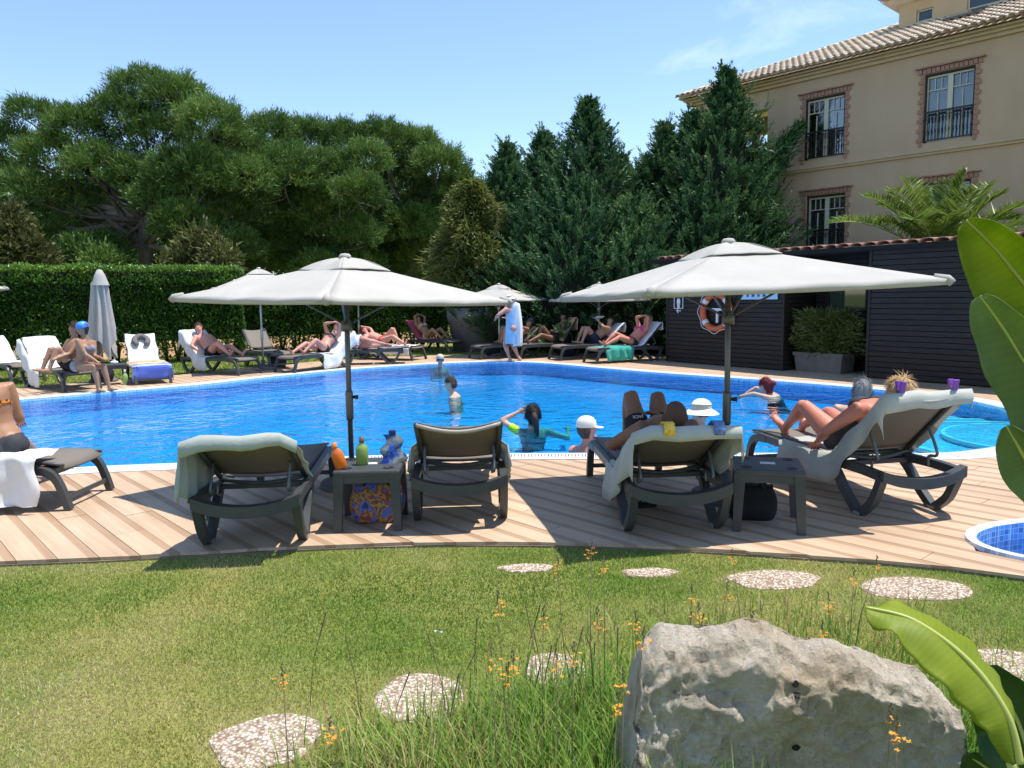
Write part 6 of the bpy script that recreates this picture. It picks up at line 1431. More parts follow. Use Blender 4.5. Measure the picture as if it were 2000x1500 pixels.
p = recline(LG['f9'], 'woman in cream bikini lying on the crimson towel with arms raised', 'tan', ('bent', 'bent'), ('head', 'brow'), fem=True, fingers=False); w_bottom(p, mt_cr); w_top(p, mt_cr); w_hair(p, mt_h['dark'], True)
p = recline(LG['f10'], 'person with raised knees reading by the round pot', 'tan', ('up', 'high'), ('read', 'read'), fingers=False); w_trunks(p, mt_nv, .3); w_hair(p, mt_h['dark'], fine=False); cap(p, mt_nv, 'cap', 'cap')
p = recline(LG['f11'], 'person in dark swimwear behind the standing person', 'brown', ('flat', 'up'), ('belly', 'side'), fem=True, fingers=False); w_suit(p, mt_bk); w_hair(p, mt_h['dark'], True)
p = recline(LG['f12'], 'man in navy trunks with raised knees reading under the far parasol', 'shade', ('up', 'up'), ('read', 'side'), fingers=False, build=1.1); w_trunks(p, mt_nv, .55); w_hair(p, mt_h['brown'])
p = recline(LG['f13'], 'woman in pink bikini top lying near the hut with hands at her face', 'red', ('flat', 'bent'), ('brow', 'brow'), fem=True, build=1.1, fingers=False); w_bottom(p, mt_bk); w_top(p, mt_pk); w_hair(p, mt_h['blond'], True)
def held_book(label, lg, cover, a_, up_, fwd, back):
    a = R(back); U = Vector((math.cos(a), 0, math.sin(a))); Fv = Vector((-math.sin(a), 0, math.cos(a))); c = lg.matrix_basis @ (Vector((1.13, a_, .485)) + U * up_ + Fv * fwd); t = thing('book', label, 'book', c, lg.rotation_euler.z)
    m1 = M(label, cover, .6); pg = fab('paper', (.6, .58, .53))
    for s in (-1, 1):
        rot = Matrix.Rotation(-a + R(40), 3, 'Y') @ Matrix.Rotation(s * .35, 3, 'X'); MB().bbox((0, s * .085, 0), (.24, .165, .012), .003, rot=rot).build('cover', m1, t); MB().box(rot @ Vector((0, 0, -.010)) + Vector((0, s * .083, 0)), (.225, .155, .010), rot=rot).build('pages', pg, t)
held_book('pale blue open book held above the raised knees by the pot', LG['f10'], (.25, .42, .6), 0, .40, .42, 33)
held_book('dark magazine held by the man under the far parasol', LG['f12'], (.05, .08, .14), -.05, .40, .42, 38)
# ---- standing person wrapped in a towel
S0 = gp(1002, 706); Ps = Vector((S0.x, S0.y, .86)); Ns = Ps + Vector((-.03, -.0, .50)); fr_s = Vector((-.75, .66, 0)).normalized(); la_s = Vector((-fr_s.y, fr_s.x, 0))
p = person('person standing at the pool edge in a sun hat with white towel over the shoulder', Ps, Ns, la_s, fr_s, Ns + fr_s * .05 + Vector((0, 0, .16)), (Ps + la_s * .30 + fr_s * .30 + Vector((0, 0, .20)), Ps - la_s * .12 + fr_s * .36 + Vector((0, 0, .22))), (Vector((S0.x, S0.y, .07)) + la_s * .12, Vector((S0.x, S0.y, .07)) - la_s * .13 - fr_s * .1), 'pink', build=1.2, arm_pole=(Vector((0, 0, -.5)) + la_s * 1.4, Vector((0, 0, -1)) - la_s * .3), leg_pole=(fr_s,) * 2, toes=(fr_s, fr_s), fingers=False)
w_hair(p, mt_h['grey'], fine=False); cap(p, (mt_sw, mt_bg), 'bucket', 'sun_hat')
V = []; F = []; n = 26
for i, (z, rx) in enumerate(((1.31, .15), (1.2, .185), (1.0, .185), (.8, .21), (.6, .225), (.45, .23))):
    for k in range(n): a = 2 * math.pi * k / n; q = 1 + .05 * math.sin(7 * a) * i / 5; V.append(Vector((S0.x, S0.y, z)) + la_s * (rx * q * math.cos(a)) + fr_s * ((.12 + rx * .15) * q * math.sin(a)))
for i in range(5):
    for k in range(n): F.append((i * n + k, i * n + (k + 1) % n, (i + 1) * n + (k + 1) % n, (i + 1) * n + k))
MB().add(V, F).build('dress', mt_lb, p['o'], True)
G = []
for i in range(14):
    s = i / 13; row_ = []
    for j in range(9):
        v = j / 8; y = lerp(-.21, .10, v) * (1 + .15 * s); back_ = -.14 - .05 * math.sin(s * 3) - .03 * s + .10 * (abs(v - .5) * 2) ** 2 - .012 * math.sin(v * 14) * (1 + s); z = 1.42 - 1.05 * s + .03 * math.sin(v * 3) ; row_.append(Vector((S0.x, S0.y, z)) + la_s * y + fr_s * back_)
    G.append(row_)
G.insert(0, [q + fr_s * .16 + Vector((0, 0, .05)) for q in G[0]]); G.insert(0, [q + fr_s * .10 + Vector((0, 0, -.20)) for q in G[0]])
MB().sheet(G, .008).build('shoulder_towel', cloth('white bath towel', (.7, .7, .72)), p['o'], True, fix=False)
# ---- bathers in the water
def bather(label, px, py, shoulder, face, sk, lean=(0, 0), hands=None, build=1.0, fem=False, vox=.015, turn=None, apole=None, headoff=(0, 0)):
    w = gp(px, py, -.035); f = Vector((face[0], face[1], 0)).normalized(); t = Vector((turn[0], turn[1], 0)).normalized() if turn else f; la = Vector((-t.y, t.x, 0)); up = Vector((lean[0], lean[1], 1)).normalized(); N = Vector((w.x, w.y, shoulder)); P = N - up * .5
    H = hands(N, t, la) if hands else (N + t * .30 + la * .25 - Vector((0, 0, .22)), N + t * .30 - la * .25 - Vector((0, 0, .22)))
    return person(label, P, N, la, f, N + up * .1 + Vector((headoff[0], headoff[1], .075)), H, (P + la * .12 - Vector((0, 0, .8)), P - la * .12 - Vector((0, 0, .8))), sk, build=build, vox=vox, fem=fem, arm_pole=apole, group='people in the pool', headup=(up * .5 + Vector((0, 0, .5))))
p = bather('bather with sunglasses and cap at the far pool edge', 860, 716, -.05, (.25, -1), 'pink'); w_hair(p, mt_h['grey'], fine=False); cap(p, mt_bg, 'swim', 'cap'); glasses(p); w_top(p, mt_rd)
p = bather('man with short brown hair wading towards the left', 884, 774, .00, (-.8, -.35), 'fair', lean=(-.32, .05), turn=(-1, .1), build=1.05, hands=lambda N, t, l: (N + l * .30 + t * .12 - Vector((0, 0, .42)), N - l * .30 + t * .12 - Vector((0, 0, .42)))); w_hair(p, mt_h['brown'])
p = bather('woman with long dark ponytail seen from behind in the pool, lime armband', 1041, 836, -.03, (-.05, 1), 'fair', fem=True, hands=lambda N, t, l: (N + l * .17 + t * .14 + Vector((0, 0, .18)), N - l * .46 + t * .14 - Vector((0, 0, .06))), apole=(Vector((-.8, -.3, -.6)), Vector((.2, -.6, -.2)))); w_hair(p, mt_h['dark'], True, .02); w_top(p, mt_pk)
tail(p, mt_h['dark'], [(.03, -.10, 0), (-.06, -.125, -.02), (-.16, -.13, -.035), (-.27, -.13, -.05)], [.035, .045, .036, .014]); wear(p, 'arm_band', (p['bone'] == 'uarmL') & (p['t'] > .1) & (p['t'] < .55), mt_lime, .006)
p = bather('bather in a pale peaked cap leaning at the near pool edge', 1146, 882, .03, (.95, .25), 'pink', vox=.012, turn=(.55, .8), fem=True, build=1.05, hands=lambda N, t, l: (N + t * .32 + l * .1 - Vector((0, 0, .08)), N + t * .25 - l * .22 - Vector((0, 0, .10)))); w_hair(p, mt_h['brown'], True, .018, False); cap(p, mt_sw, 'cap', 'cap')
p = bather('bather in a white bucket hat and navy shirt behind the lying man', 1368, 868, .15, (-.85, .4), 'fair', vox=.012, turn=(-.3, .95)); w_hair(p, mt_h['brown'], fine=False); w_shirt(p, mt_nv); cap(p, (mt_sw, mt_bg), 'bucket', 'bucket_hat')
p = bather('grey haired bather leaning forward beside the steep lounger', 1668, 862, .36, (.4, .9), 'fair', lean=(.22, .05), vox=.012, fem=True, headoff=(.05, 0), turn=(.3, .95)); w_hair(p, mt_h['grey'], True, .02); w_top(p, mt_wh)
p = bather('red haired swimmer with a bun gliding near the far side', 1503, 772, -.03, (-.8, .5), 'fair', lean=(-.75, .25), turn=(-1, .35), fem=True, hands=lambda N, t, l: (N + t * .48 + l * .12 - Vector((0, 0, .03)), N + t * .42 - l * .2 - Vector((0, 0, .05)))); w_hair(p, mt_h['red'], True, .022); w_suit(p, mt_bk)
tail(p, mt_h['red'], [(.01, -.09, 0), (-.0, -.13, 0), (-.02, -.16, 0)], [.035, .055, .03], 'hair_bun')
# ================================================================== FOREGROUND: STONES, BOULDER, GRASS, FLOWERS, LEAVES
def pebble_material():
    m = bpy.data.materials.new('exposed pebble concrete'); nt, N, L, P = nodes(m); tc = N.new('ShaderNodeTexCoord'); v = N.new('ShaderNodeTexVoronoi'); v.inputs['Scale'].default_value = 70; L.new(tc.outputs['Object'], v.inputs[0])
    r = N.new('ShaderNodeValToRGB'); r.color_ramp.elements[0].color = (.38, .28, .20, 1); r.color_ramp.elements[1].color = (.76, .67, .56, 1); e = r.color_ramp.elements.new(.5); e.color = (.58, .46, .36, 1)
    sp = N.new('ShaderNodeSeparateColor'); L.new(v.outputs['Color'], sp.inputs[0]); L.new(sp.outputs[0], r.inputs[0])
    d = N.new('ShaderNodeValToRGB'); d.color_ramp.elements[0].position = .35; d.color_ramp.elements[1].position = .6; d.color_ramp.elements[0].color = (1, 1, 1, 1); d.color_ramp.elements[1].color = (.46, .41, .36, 1); L.new(v.outputs['Distance'], d.inputs[0])
    mx = N.new('ShaderNodeMix'); mx.data_type = 'RGBA'; mx.blend_type = 'MULTIPLY'; mx.inputs[0].default_value = 1; L.new(r.outputs[0], mx.inputs[6]); L.new(d.outputs[0], mx.inputs[7]); L.new(mx.outputs[2], P.inputs['Base Color'])
    b = N.new('ShaderNodeBump'); b.inputs['Strength'].default_value = .9; b.inputs['Distance'].default_value = .008; b.invert = True; L.new(v.outputs['Distance'], b.inputs['Height']); L.new(b.outputs[0], P.inputs['Normal']); P.inputs['Roughness'].default_value = .8; return m
mt_pebble = pebble_material()
stones_px = [(522, 1447, 104, 52, 'oval pebble stepping stone at the bottom left of the lawn'), (819, 1362, 86, 50, 'rounded pebble stepping stone left of the flower stems'), (1085, 1308, 62, 34, 'pebble stepping stone half hidden in tall grass and flowers'), (1028, 1111, 54, 8, 'thin strip of stepping stone below the parasol shadow'),
             (1268, 1120, 54, 9, 'small narrow stepping stone near the deck, second from the shadow'), (1512, 1133, 90, 19, 'broad stepping stone near the deck above the boulder'), (1788, 1150, 108, 23, 'largest flat stepping stone near the small round pool'), (1975, 1300, 80, 34, 'stepping stone at the right edge behind the broad leaf')]
STONES = []
for x, y, rx, ry, lab in stones_px:
    c = gp(x, y, GZ); ax = abs(gp(x + rx, y, GZ).x - c.x); ay = abs(gp(x, y - ry, GZ).y - gp(x, y + ry, GZ).y) / 2; n = 36; ph = random.uniform(0, 6)
    out = [Vector((c.x + ax * math.cos(t) * (1 + .06 * math.sin(3 * t + ph) + .05 * math.sin(5 * t + 2 * ph)), c.y + ay * math.sin(t) * (1 + .07 * math.sin(2 * t + ph)), 0)) for t in np.linspace(0, 2 * math.pi, n, endpoint=False)]
    STONES.append(out); inn = [c + (p - c) * .94 for p in out]; mb = MB(); V, F = poly_fill(inn, [], GZ + .010); mb.add(V, F); mb.add(zat(inn, GZ + .010) + zat(out, GZ + .004) + zat(out, GZ - .03), [(i, (i + 1) % n, n + (i + 1) % n, n + i) for i in range(n)] + [(n + i, n + (i + 1) % n, 2 * n + (i + 1) % n, 2 * n + i) for i in range(n)])
    tag(mb.build('stepping_stone', mt_pebble), lab, 'stepping stone', 'pebble stepping stones in the lawn')
# ---- boulder
def rock_material():
    m = bpy.data.materials.new('limestone boulder'); nt, N, L, P = nodes(m); tc = N.new('ShaderNodeTexCoord')
    n1 = N.new('ShaderNodeTexNoise'); n1.inputs['Scale'].default_value = 6; n1.inputs['Detail'].default_value = 14; n1.inputs['Roughness'].default_value = .78; L.new(tc.outputs['Object'], n1.inputs[0])
    r = N.new('ShaderNodeValToRGB'); r.color_ramp.elements[0].position = .28; r.color_ramp.elements[1].position = .74; r.color_ramp.elements[0].color = (.36, .28, .195, 1); r.color_ramp.elements[1].color = (.86, .80, .70, 1); e = r.color_ramp.elements.new(.5); e.color = (.70, .60, .46, 1); L.new(n1.outputs[0], r.inputs[0])
    n2 = N.new('ShaderNodeTexNoise'); n2.inputs['Scale'].default_value = 1.7; n2.inputs['Detail'].default_value = 5; L.new(tc.outputs['Object'], n2.inputs[0]); r2 = N.new('ShaderNodeValToRGB'); r2.color_ramp.elements[0].position = .52; r2.color_ramp.elements[1].position = .66; r2.color_ramp.elements[0].color = (0, 0, 0, 1); r2.color_ramp.elements[1].color = (.6, .6, .6, 1); L.new(n2.outputs[0], r2.inputs[0])
    mx = N.new('ShaderNodeMix'); mx.data_type = 'RGBA'; mx.inputs[7].default_value = (.46, .32, .16, 1); L.new(r2.outputs[0], mx.inputs[0]); L.new(r.outputs[0], mx.inputs[6])
    # pale flecks scattered by noise over the whole stone
    ge = N.new('ShaderNodeNewGeometry'); sx = N.new('ShaderNodeSeparateXYZ'); L.new(ge.outputs['Normal'], sx.inputs[0]); n3 = N.new('ShaderNodeTexNoise'); n3.inputs['Scale'].default_value = 26; n3.inputs['Detail'].default_value = 8; L.new(tc.outputs['Object'], n3.inputs[0])
    r3 = N.new('ShaderNodeValToRGB'); r3.color_ramp.elements[0].position = .60; r3.color_ramp.elements[1].position = .70; r3.color_ramp.elements[0].color = (0, 0, 0, 1); r3.color_ramp.elements[1].color = (.7, .7, .7, 1); L.new(n3.outputs[0], r3.inputs[0])
    mx2 = N.new('ShaderNodeMix'); mx2.data_type = 'RGBA'; mx2.inputs[7].default_value = (.72, .68, .60, 1); L.new(r3.outputs[0], mx2.inputs[0]); L.new(mx.outputs[2], mx2.inputs[6]); L.new(mx2.outputs[2], P.inputs['Base Color'])
    b = N.new('ShaderNodeBump'); b.inputs['Strength'].default_value = 1.0; b.inputs['Distance'].default_value = .07; L.new(n1.outputs[0], b.inputs['Height']); b2 = N.new('ShaderNodeBump'); b2.inputs['Strength'].default_value = .9; b2.inputs['Distance'].default_value = .012; n4 = N.new('ShaderNodeTexNoise'); n4.inputs['Scale'].default_value = 70; n4.inputs['Detail'].default_value = 6; L.new(tc.outputs['Object'], n4.inputs[0]); L.new(n4.outputs[0], b2.inputs['Height']); L.new(b.outputs[0], b2.inputs['Normal']); L.new(b2.outputs[0], P.inputs['Normal'])
    P.inputs['Roughness'].default_value = .9; P.inputs['Specular IOR Level'].default_value = .2; return m
BD = 2.25; prof_px = [(1195, 1620), (1212, 1480), (1228, 1400), (1240, 1330), (1252, 1290), (1268, 1262), (1292, 1241), (1335, 1248), (1400, 1243), (1432, 1240), (1466, 1231), (1505, 1240), (1542, 1258), (1562, 1276), (1600, 1272), (1635, 1270), (1662, 1284), (1700, 1298), (1745, 1314), (1785, 1330), (1822, 1350), (1850, 1368), (1853, 1430), (1852, 1500), (1858, 1620)]
top = catmull([at(x, y, BD) for x, y in prof_px], 5); xs0, xs1 = top[0].x, top[-1].x; nX, nT = 240, 100; rock = MB(); V = []; F = []
tx_ = [p.x for p in top]; tz_ = [p.z for p in top]
def ztop(x):
    best = GZ
    for a, b_ in zip(top, top[1:]):
        if (a.x - x) * (b_.x - x) <= 0 and a.x != b_.x: best = max(best, a.z + (b_.z - a.z) * (x - a.x) / (b_.x - a.x))
    return best
for i in range(nX + 1):
    x = lerp(xs0 + .004, xs1 - .004, i / nX); zt = ztop(x); ed = min(1, 6 * min(i, nX - i) / nX)
    dep = .10 + .26 * math.sqrt(max(0, ed))
    for j in range(nT + 1):
        t = j / nT                                  # front foot -> crest -> back foot
        if t < .62:
            q = t / .62; y = BD - .08 + .12 * (1 - q) - .03 * math.sin(math.pi * q) + .10 * max(0, (q - .88) / .12) ** 2; z = lerp(GZ - .12, zt - .012, q)
        else:
            q = (t - .62) / .38; y = BD + .05 + dep * (.03 + .97 * q ** .9); z = lerp(zt, GZ - .12, q ** 1.7)
        p = Vector((x, y, z)); k = 1 if .03 < t < .97 else 0
        rg = lambda f, s: 1 - 2 * abs(noise.noise(p * f + Vector((s, s, s)))); dsp = .030 * rg(2.6, 3) + .017 * rg(5.5, 7) + .013 * rg(11, 1) + .014 * noise.noise(p * 20) + .009 * rg(30, 5) - .02; led = .03 * max(0, noise.noise(Vector((x * 2.5, 3.3, z * 5)))) if t < .62 else 0
        p += Vector((.3 * dsp, -(dsp + led) * (1 if t < .75 else -1), dsp * (.9 if .5 < t < .8 else .25))) * k
        V.append(p)
for i in range(nX):
    for j in range(nT): F.append((i * (nT + 1) + j, (i + 1) * (nT + 1) + j, (i + 1) * (nT + 1) + j + 1, i * (nT + 1) + j + 1))
F.append(tuple(j for j in range(nT + 1))); F.append(tuple(nX * (nT + 1) + j for j in range(nT, -1, -1)))
rock.add(V, F); ro = rock.build('boulder', rock_material(), None, True); tag(ro, 'big rough limestone boulder standing at the bottom right of the lawn', 'boulder')
for (hx_, hy_, hr_) in ((1554, 1336, .011), (1557, 1358, .010), (1556, 1460, .015)):
    c = at(hx_, hy_, BD - .20); rd = ray(hx_, hy_).normalized(); hit_, lo_, nn__, _ = ro.ray_cast(Vector((0, 0, EYE)), rd)
    if hit_: MB().lathe([(hr_, 0), (hr_ * .9, .004), (0, .0045)], 14).build('drill_hole', mt_black, ro).matrix_local = Matrix.Translation(lo_ - nn__ * .001) @ nn__.to_track_quat('Z', 'Y').to_matrix().to_4x4()
# ---- lawn blades
def grass_mat(name, cols, trans=.25):
    m = bpy.data.materials.new(name); nt, N, L, P = nodes(m); a = N.new('ShaderNodeAttribute'); a.attribute_name = 'tint'; r = N.new('ShaderNodeValToRGB')
    for _ in range(len(cols) - 2): r.color_ramp.elements.new(.5)
    for e, (p, c) in zip(r.color_ramp.elements, cols): e.position = p; e.color = (*c, 1)
    L.new(a.outputs['Fac'], r.inputs[0]); L.new(r.outputs[0], P.inputs['Base Color']); P.inputs['Roughness'].default_value = .55; P.inputs['Specular IOR Level'].default_value = .25
    t = N.new('ShaderNodeBsdfTranslucent'); L.new(r.outputs[0], t.inputs[0]); mx = N.new('ShaderNodeMixShader'); mx.inputs[0].default_value = trans; L.new(P.outputs[0], mx.inputs[1]); L.new(t.outputs[0], mx.inputs[2]); L.new(mx.outputs[0], N['Material Output'].inputs[0]); return m
mt_grass = grass_mat('lawn blades', [(0, (.07, .17, .02)), (.3, (.15, .27, .035)), (.5, (.28, .35, .07)), (.75, (.46, .43, .14)), (1, (.60, .49, .26))])
def dryness(X, Y):
    Pn = np.stack([X, Y, np.zeros_like(X)], 1); d = .58 + .24 * hnoise(Pn, 1.7, 4) + .15 * hnoise(Pn, 4.3, 9) + .12 * hnoise(Pn, 11, 2)
    d += .22 * np.exp(-((X + 1.9) ** 2 / .9 + (Y - 3.1) ** 2 / .35)) + .36 * np.exp(-((X - 1.3) ** 2 / 1.4 + (Y - 3.7) ** 2 / .3)) + .3 * np.exp(-((X + 3.0) ** 2 / 1.2 + (Y - 4.55) ** 2 / .06)) - .22 * np.exp(-((X + .7) ** 2 / 1.6 + (Y - 4.2) ** 2 / .5))
    return d
n = 330000; Yv = 1.9 + (5.4 - 1.9) * rng.uniform(0, 1, n) ** 1.0; Xv = rng.uniform(-.72, .72, n) * (Yv + .35)
ok = ~inside([p for p in DECK], Xv, Yv + .012)
for s_ in STONES:
    c_ = sum(s_, Vector()) / len(s_); ok &= ~inside([c_ + (p - c_) * (.90 + .10 * math.sin(k * 2.4 + c_.x * 9)) for k, p in enumerate(s_)], Xv, Yv)
Xv, Yv = Xv[ok], Yv[ok]; n = len(Xv); base = np.stack([Xv, Yv, np.full(n, GZ - .004)], 1); near = np.zeros(n)
for s_ in STONES:
    cx = sum(p.x for p in s_) / len(s_); cy = sum(p.y for p in s_) / len(s_); ax = max(abs(p.x - cx) for p in s_); ay = max(abs(p.y - cy) for p in s_); q = np.sqrt(((Xv - cx) / ax) ** 2 + ((Yv - cy) / ay) ** 2); near = np.maximum(near, np.clip(1.35 - q, 0, .35) * 1.1)
dr = dryness(Xv, Yv) + near; hgt = rng.uniform(.012, .030, n) * (1 - .3 * np.clip(dr - .5, 0, 1)); d = unit(np.stack([rng.normal(0, .55, n), rng.normal(0, .55, n), np.ones(n)], 1)); sv = unit(np.stack([rng.normal(0, 1, n), rng.normal(0, .5, n), np.zeros(n)], 1)) * (rng.uniform(.0018, .0034, n) * (.6 + Yv * .14))[:, None]
V = np.stack([base - sv, base + sv, base + d * hgt[:, None]], 1).reshape(-1, 3)
tag(raw('grass', V, np.arange(3 * n).reshape(n, 3), mt_grass, None, np.repeat(np.clip(dr + rng.normal(0, .13, n), 0, 1), 3)), 'short mown lawn grass with dry yellow patches', 'grass', kind='stuff')
# far lawn strip
n = 60000; Xv = rng.uniform(-13, 3, n); Yv = rng.uniform(13, 25, n); ok = ~inside(DECK, Xv, Yv); base = np.stack([Xv, Yv, np.full(n, GZ - .004)], 1)[ok]; n = len(base); d = unit(np.stack([rng.normal(0, .5, n), rng.normal(0, .5, n), np.ones(n)], 1)); sv = np.stack([np.full(n, .010), np.zeros(n), np.zeros(n)], 1)
V = np.stack([base - sv, base + sv, base + d * rng.uniform(.03, .06, n)[:, None]], 1).reshape(-1, 3); tag(raw('grass', V, np.arange(3 * n).reshape(n, 3), mt_grass, None, np.repeat(np.clip(.35 + rng.normal(0, .15, n), 0, 1), 3)), 'grass strip between the far deck and the hedges', 'grass', kind='stuff')
# ---- tall unmown grass round the boulder
def blades(base, h, lean, w, tint):
    n = len(base); up = np.array([0, 0, 1.]); az = rng.uniform(0, 2 * math.pi, n); ld = np.stack([np.cos(az), np.sin(az), np.zeros(n)], 1); sv = np.stack([-np.sin(az), np.cos(az), np.zeros(n)], 1) * w[:, None]
    rows_ = []
    for t in (0, .4, .75, 1.0): c = base + up * (h * (t - .18 * lean * t * t))[:, None] + ld * (h * lean * t * t)[:, None]; k = (1 - t) ** .6 * .85 + (.15 if t < 1 else 0); rows_ += [c - sv * k, c + sv * k]
    V = np.stack(rows_, 1).reshape(-1, 3); o_ = np.arange(n)[:, None] * 8; F = np.concatenate([o_ + np.array([[2 * i, 2 * i + 1, 2 * i + 3, 2 * i + 2]]) for i in range(3)]); return V, F, np.repeat(np.clip(tint, 0, 1), 8)
mt_tall = grass_mat('tall grass', [(0, (.05, .15, .016)), (.4, (.16, .31, .04)), (.7, (.30, .38, .08)), (.88, (.50, .43, .20)), (1, (.40, .25, .14))], .3)
parts = []
for (px, py, sx, sy, n, h0, h1, t0) in [(1150, 1440, .22, .16, 1400, .14, .30, .5), (960, 1480, .26, .12, 1300, .10, .24, .6), (1330, 1330, .30, .22, 500, .08, .18, .55), (860, 1560, .2, .12, 1100, .10, .24, .75), (1500, 1250, .42, .2, 450, .06, .16, .7), (1750, 1290, .35, .25, 500, .08, .18, .6), (1180, 1620, .3, .15, 900, .2, .38, .5), (1920, 1500, .15, .15, 500, .15, .3, .35)]:
    c = gp(px, py, GZ); b_ = np.stack([rng.normal(c.x, sx, n), rng.normal(c.y, sy, n), np.full(n, GZ - .005)], 1); hh = rng.uniform(h0, h1, n); parts.append(blades(b_, hh, rng.uniform(.1, .75, n), rng.uniform(.0022, .0042, n), t0 + rng.normal(0, .16, n)))
V, F, A = join(parts); tag(raw('tall_grass', V, F, mt_tall, None, A), 'tall loose grass growing round the boulder', 'grass', kind='stuff')
# ---- orange flowers on thin stems
mt_fl = M('orange petals', (.72, .26, .02), .6, (.80, .42, .04), 30, trans=.2); mt_fs = M('flower stem', (.12, .13, .05), .7, (.18, .11, .07), 10)
fl_px = [[(1155, 1080, 2.75), (1088, 1110, 2.8), (1180, 1112, 2.9), (1352, 1168, 2.8), (1420, 1160, 3.0)], [(972, 1185, 2.3), (1062, 1213, 2.5), (1167, 1213, 2.5), (1241, 1224, 2.4), (1257, 1256, 2.2)], [(553, 1330, 2.1), (645, 1436, 1.95)], [(960, 1290, 2.1), (1002, 1304, 2.05), (992, 1326, 2.05), (1086, 1300, 2.2), (1120, 1285, 2.2), (1218, 1340, 2.0), (1208, 1384, 1.95)], [(1668, 1133, 3.1), (1712, 1108, 3.3), (1618, 1182, 2.9), (1470, 1222, 2.6), (1365, 1205, 2.7), (1605, 1240, 2.6), (1430, 1095, 3.4)], [(1738, 1416, 1.7), (1752, 1440, 1.7)]]
labs = ['tallest orange flower stems in front of the parasol shadow', 'orange flower stems at mid lawn left of the boulder top', 'two single orange flowers low at the left of the tall grass', 'orange flowers over the half hidden stepping stone', 'scattered orange flowers behind the boulder', 'orange flowers standing in front of the boulder face']
for grp, lab in zip(fl_px, labs):
    c0 = at(*grp[0]); root = Vector((sum(at(*g).x for g in grp) / len(grp), sum(g[2] for g in grp) / len(grp), GZ)); t = thing('flowering_plant', lab, 'flowers', root, 0, 'orange flowering plants in the lawn')
    for g in grp:
        h = at(*g) - root; ft = Vector((h.x * .82 + random.uniform(-.03, .03), h.y * .9, -.01))
        MB().tube([ft, ft.lerp(h, .5) + Vector((random.uniform(-.02, .02), 0, 0)), h + Vector((0, 0, .02))], [.0022, .0018, .0012], 5).build('stem', mt_fs, t, True)
        q = MB()
        for _ in range(random.randint(7, 12)):
            c = h + Vector((random.gauss(0, .011), random.gauss(0, .011), random.uniform(-.025, .016)))
            for k in range(5):
                a = 2 * math.pi * k / 5 + random.random(); d = Vector((math.cos(a), math.sin(a), random.uniform(-.2, .5))).normalized(); s_ = d.cross(Vector((0, 0, 1))).normalized() * .003; q.add([c, c + d * .0045 + s_ * .75, c + d * .008, c + d * .0045 - s_ * .75], [(0, 1, 2, 3)])
        q.build('blossom', mt_fl, t, fix=False)
        bd = MB()
        for k in range(6): c = h + Vector((random.gauss(0, .003), random.gauss(0, .003), .018 + k * .006)); bd.tube([c, c + Vector((0, 0, .008))], [.0035, .0015], 5)
        bd.build('buds', mt_fs, t)
n = 26
t = thing('seed_stems', 'thin brown seed stems standing over the lawn by the flowers', 'plant', gp(1000, 1420, GZ))
for i in range(30):
    px = random.choice([random.gauss(900, 120), random.gauss(1150, 120), random.gauss(1400, 120)]); b_ = gp(px, random.uniform(1330, 1480), GZ); h = random.uniform(.18, .40); l = random.uniform(-.08, .08); P = [b_, b_ + Vector((l * .3, 0, h * .5)), b_ + Vector((l, random.uniform(-.03, .03), h))]
    MB().tube([p - t.location for p in P], [.0018, .0015, .0028], 4).build('stem', mt_fs, t)
# ---- broad paddle leaves of the plant at the right edge
def paddle_mat(name, c1, c2, tr):
    m = bpy.data.materials.new(name); nt, N, L, P = nodes(m); a = N.new('ShaderNodeAttribute'); a.attribute_name = 'vein'; w = N.new('ShaderNodeMath'); w.operation = 'SINE'; k = N.new('ShaderNodeMath'); k.operation = 'MULTIPLY'; k.inputs[1].default_value = 230; L.new(a.outputs['Fac'], k.inputs[0]); L.new(k.outputs[0], w.inputs[0])
    tc = N.new('ShaderNodeTexCoord'); n = N.new('ShaderNodeTexNoise'); n.inputs['Scale'].default_value = 6; n.inputs['Detail'].default_value = 5; L.new(tc.outputs['Object'], n.inputs[0]); r = N.new('ShaderNodeValToRGB'); r.color_ramp.elements[0].position = .3; r.color_ramp.elements[1].position = .72; r.color_ramp.elements[0].color = (*c1, 1); r.color_ramp.elements[1].color = (*c2, 1)
    md = N.new('ShaderNodeMath'); md.operation = 'MULTIPLY_ADD'; md.inputs[1].default_value = .03; L.new(w.outputs[0], md.inputs[0]); L.new(n.outputs[0], md.inputs[2]); L.new(md.outputs[0], r.inputs[0]); L.new(r.outputs[0], P.inputs['Base Color'])
    b = N.new('ShaderNodeBump'); b.inputs['Strength'].default_value = .05; b.inputs['Distance'].default_value = .001; L.new(w.outputs[0], b.inputs['Height']); L.new(b.outputs[0], P.inputs['Normal']); P.inputs['Roughness'].default_value = .52; P.inputs['Specular IOR Level'].default_value = .35
    t = N.new('ShaderNodeBsdfTranslucent'); hs = N.new('ShaderNodeHueSaturation'); hs.inputs['Value'].default_value = 1.5; hs.inputs['Saturation'].default_value = 1.1; L.new(r.outputs[0], hs.inputs['Color']); L.new(hs.outputs[0], t.inputs[0]); mx = N.new('ShaderNodeMixShader'); mx.inputs[0].default_value = tr; L.new(P.outputs[0], mx.inputs[1]); L.new(t.outputs[0], mx.inputs[2]); L.new(mx.outputs[0], N['Material Output'].inputs[0]); return m
mt_pad1 = paddle_mat('fresh paddle leaf', (.16, .235, .014), (.31, .37, .025), .45); mt_pad2 = paddle_mat('dusty paddle leaf', (.13, .20, .06), (.21, .29, .09), .35); mt_pad3 = paddle_mat('dark paddle leaf', (.025, .07, .012), (.05, .11, .02), .2); mt_rib = M('leaf midrib', (.40, .42, .10), .45)
root = at(2130, 1560, 1.9); root.z = GZ; pad = thing('paddle_leaf_plant', 'broad leaved paddle plant reaching in from the right edge', 'plant', root)
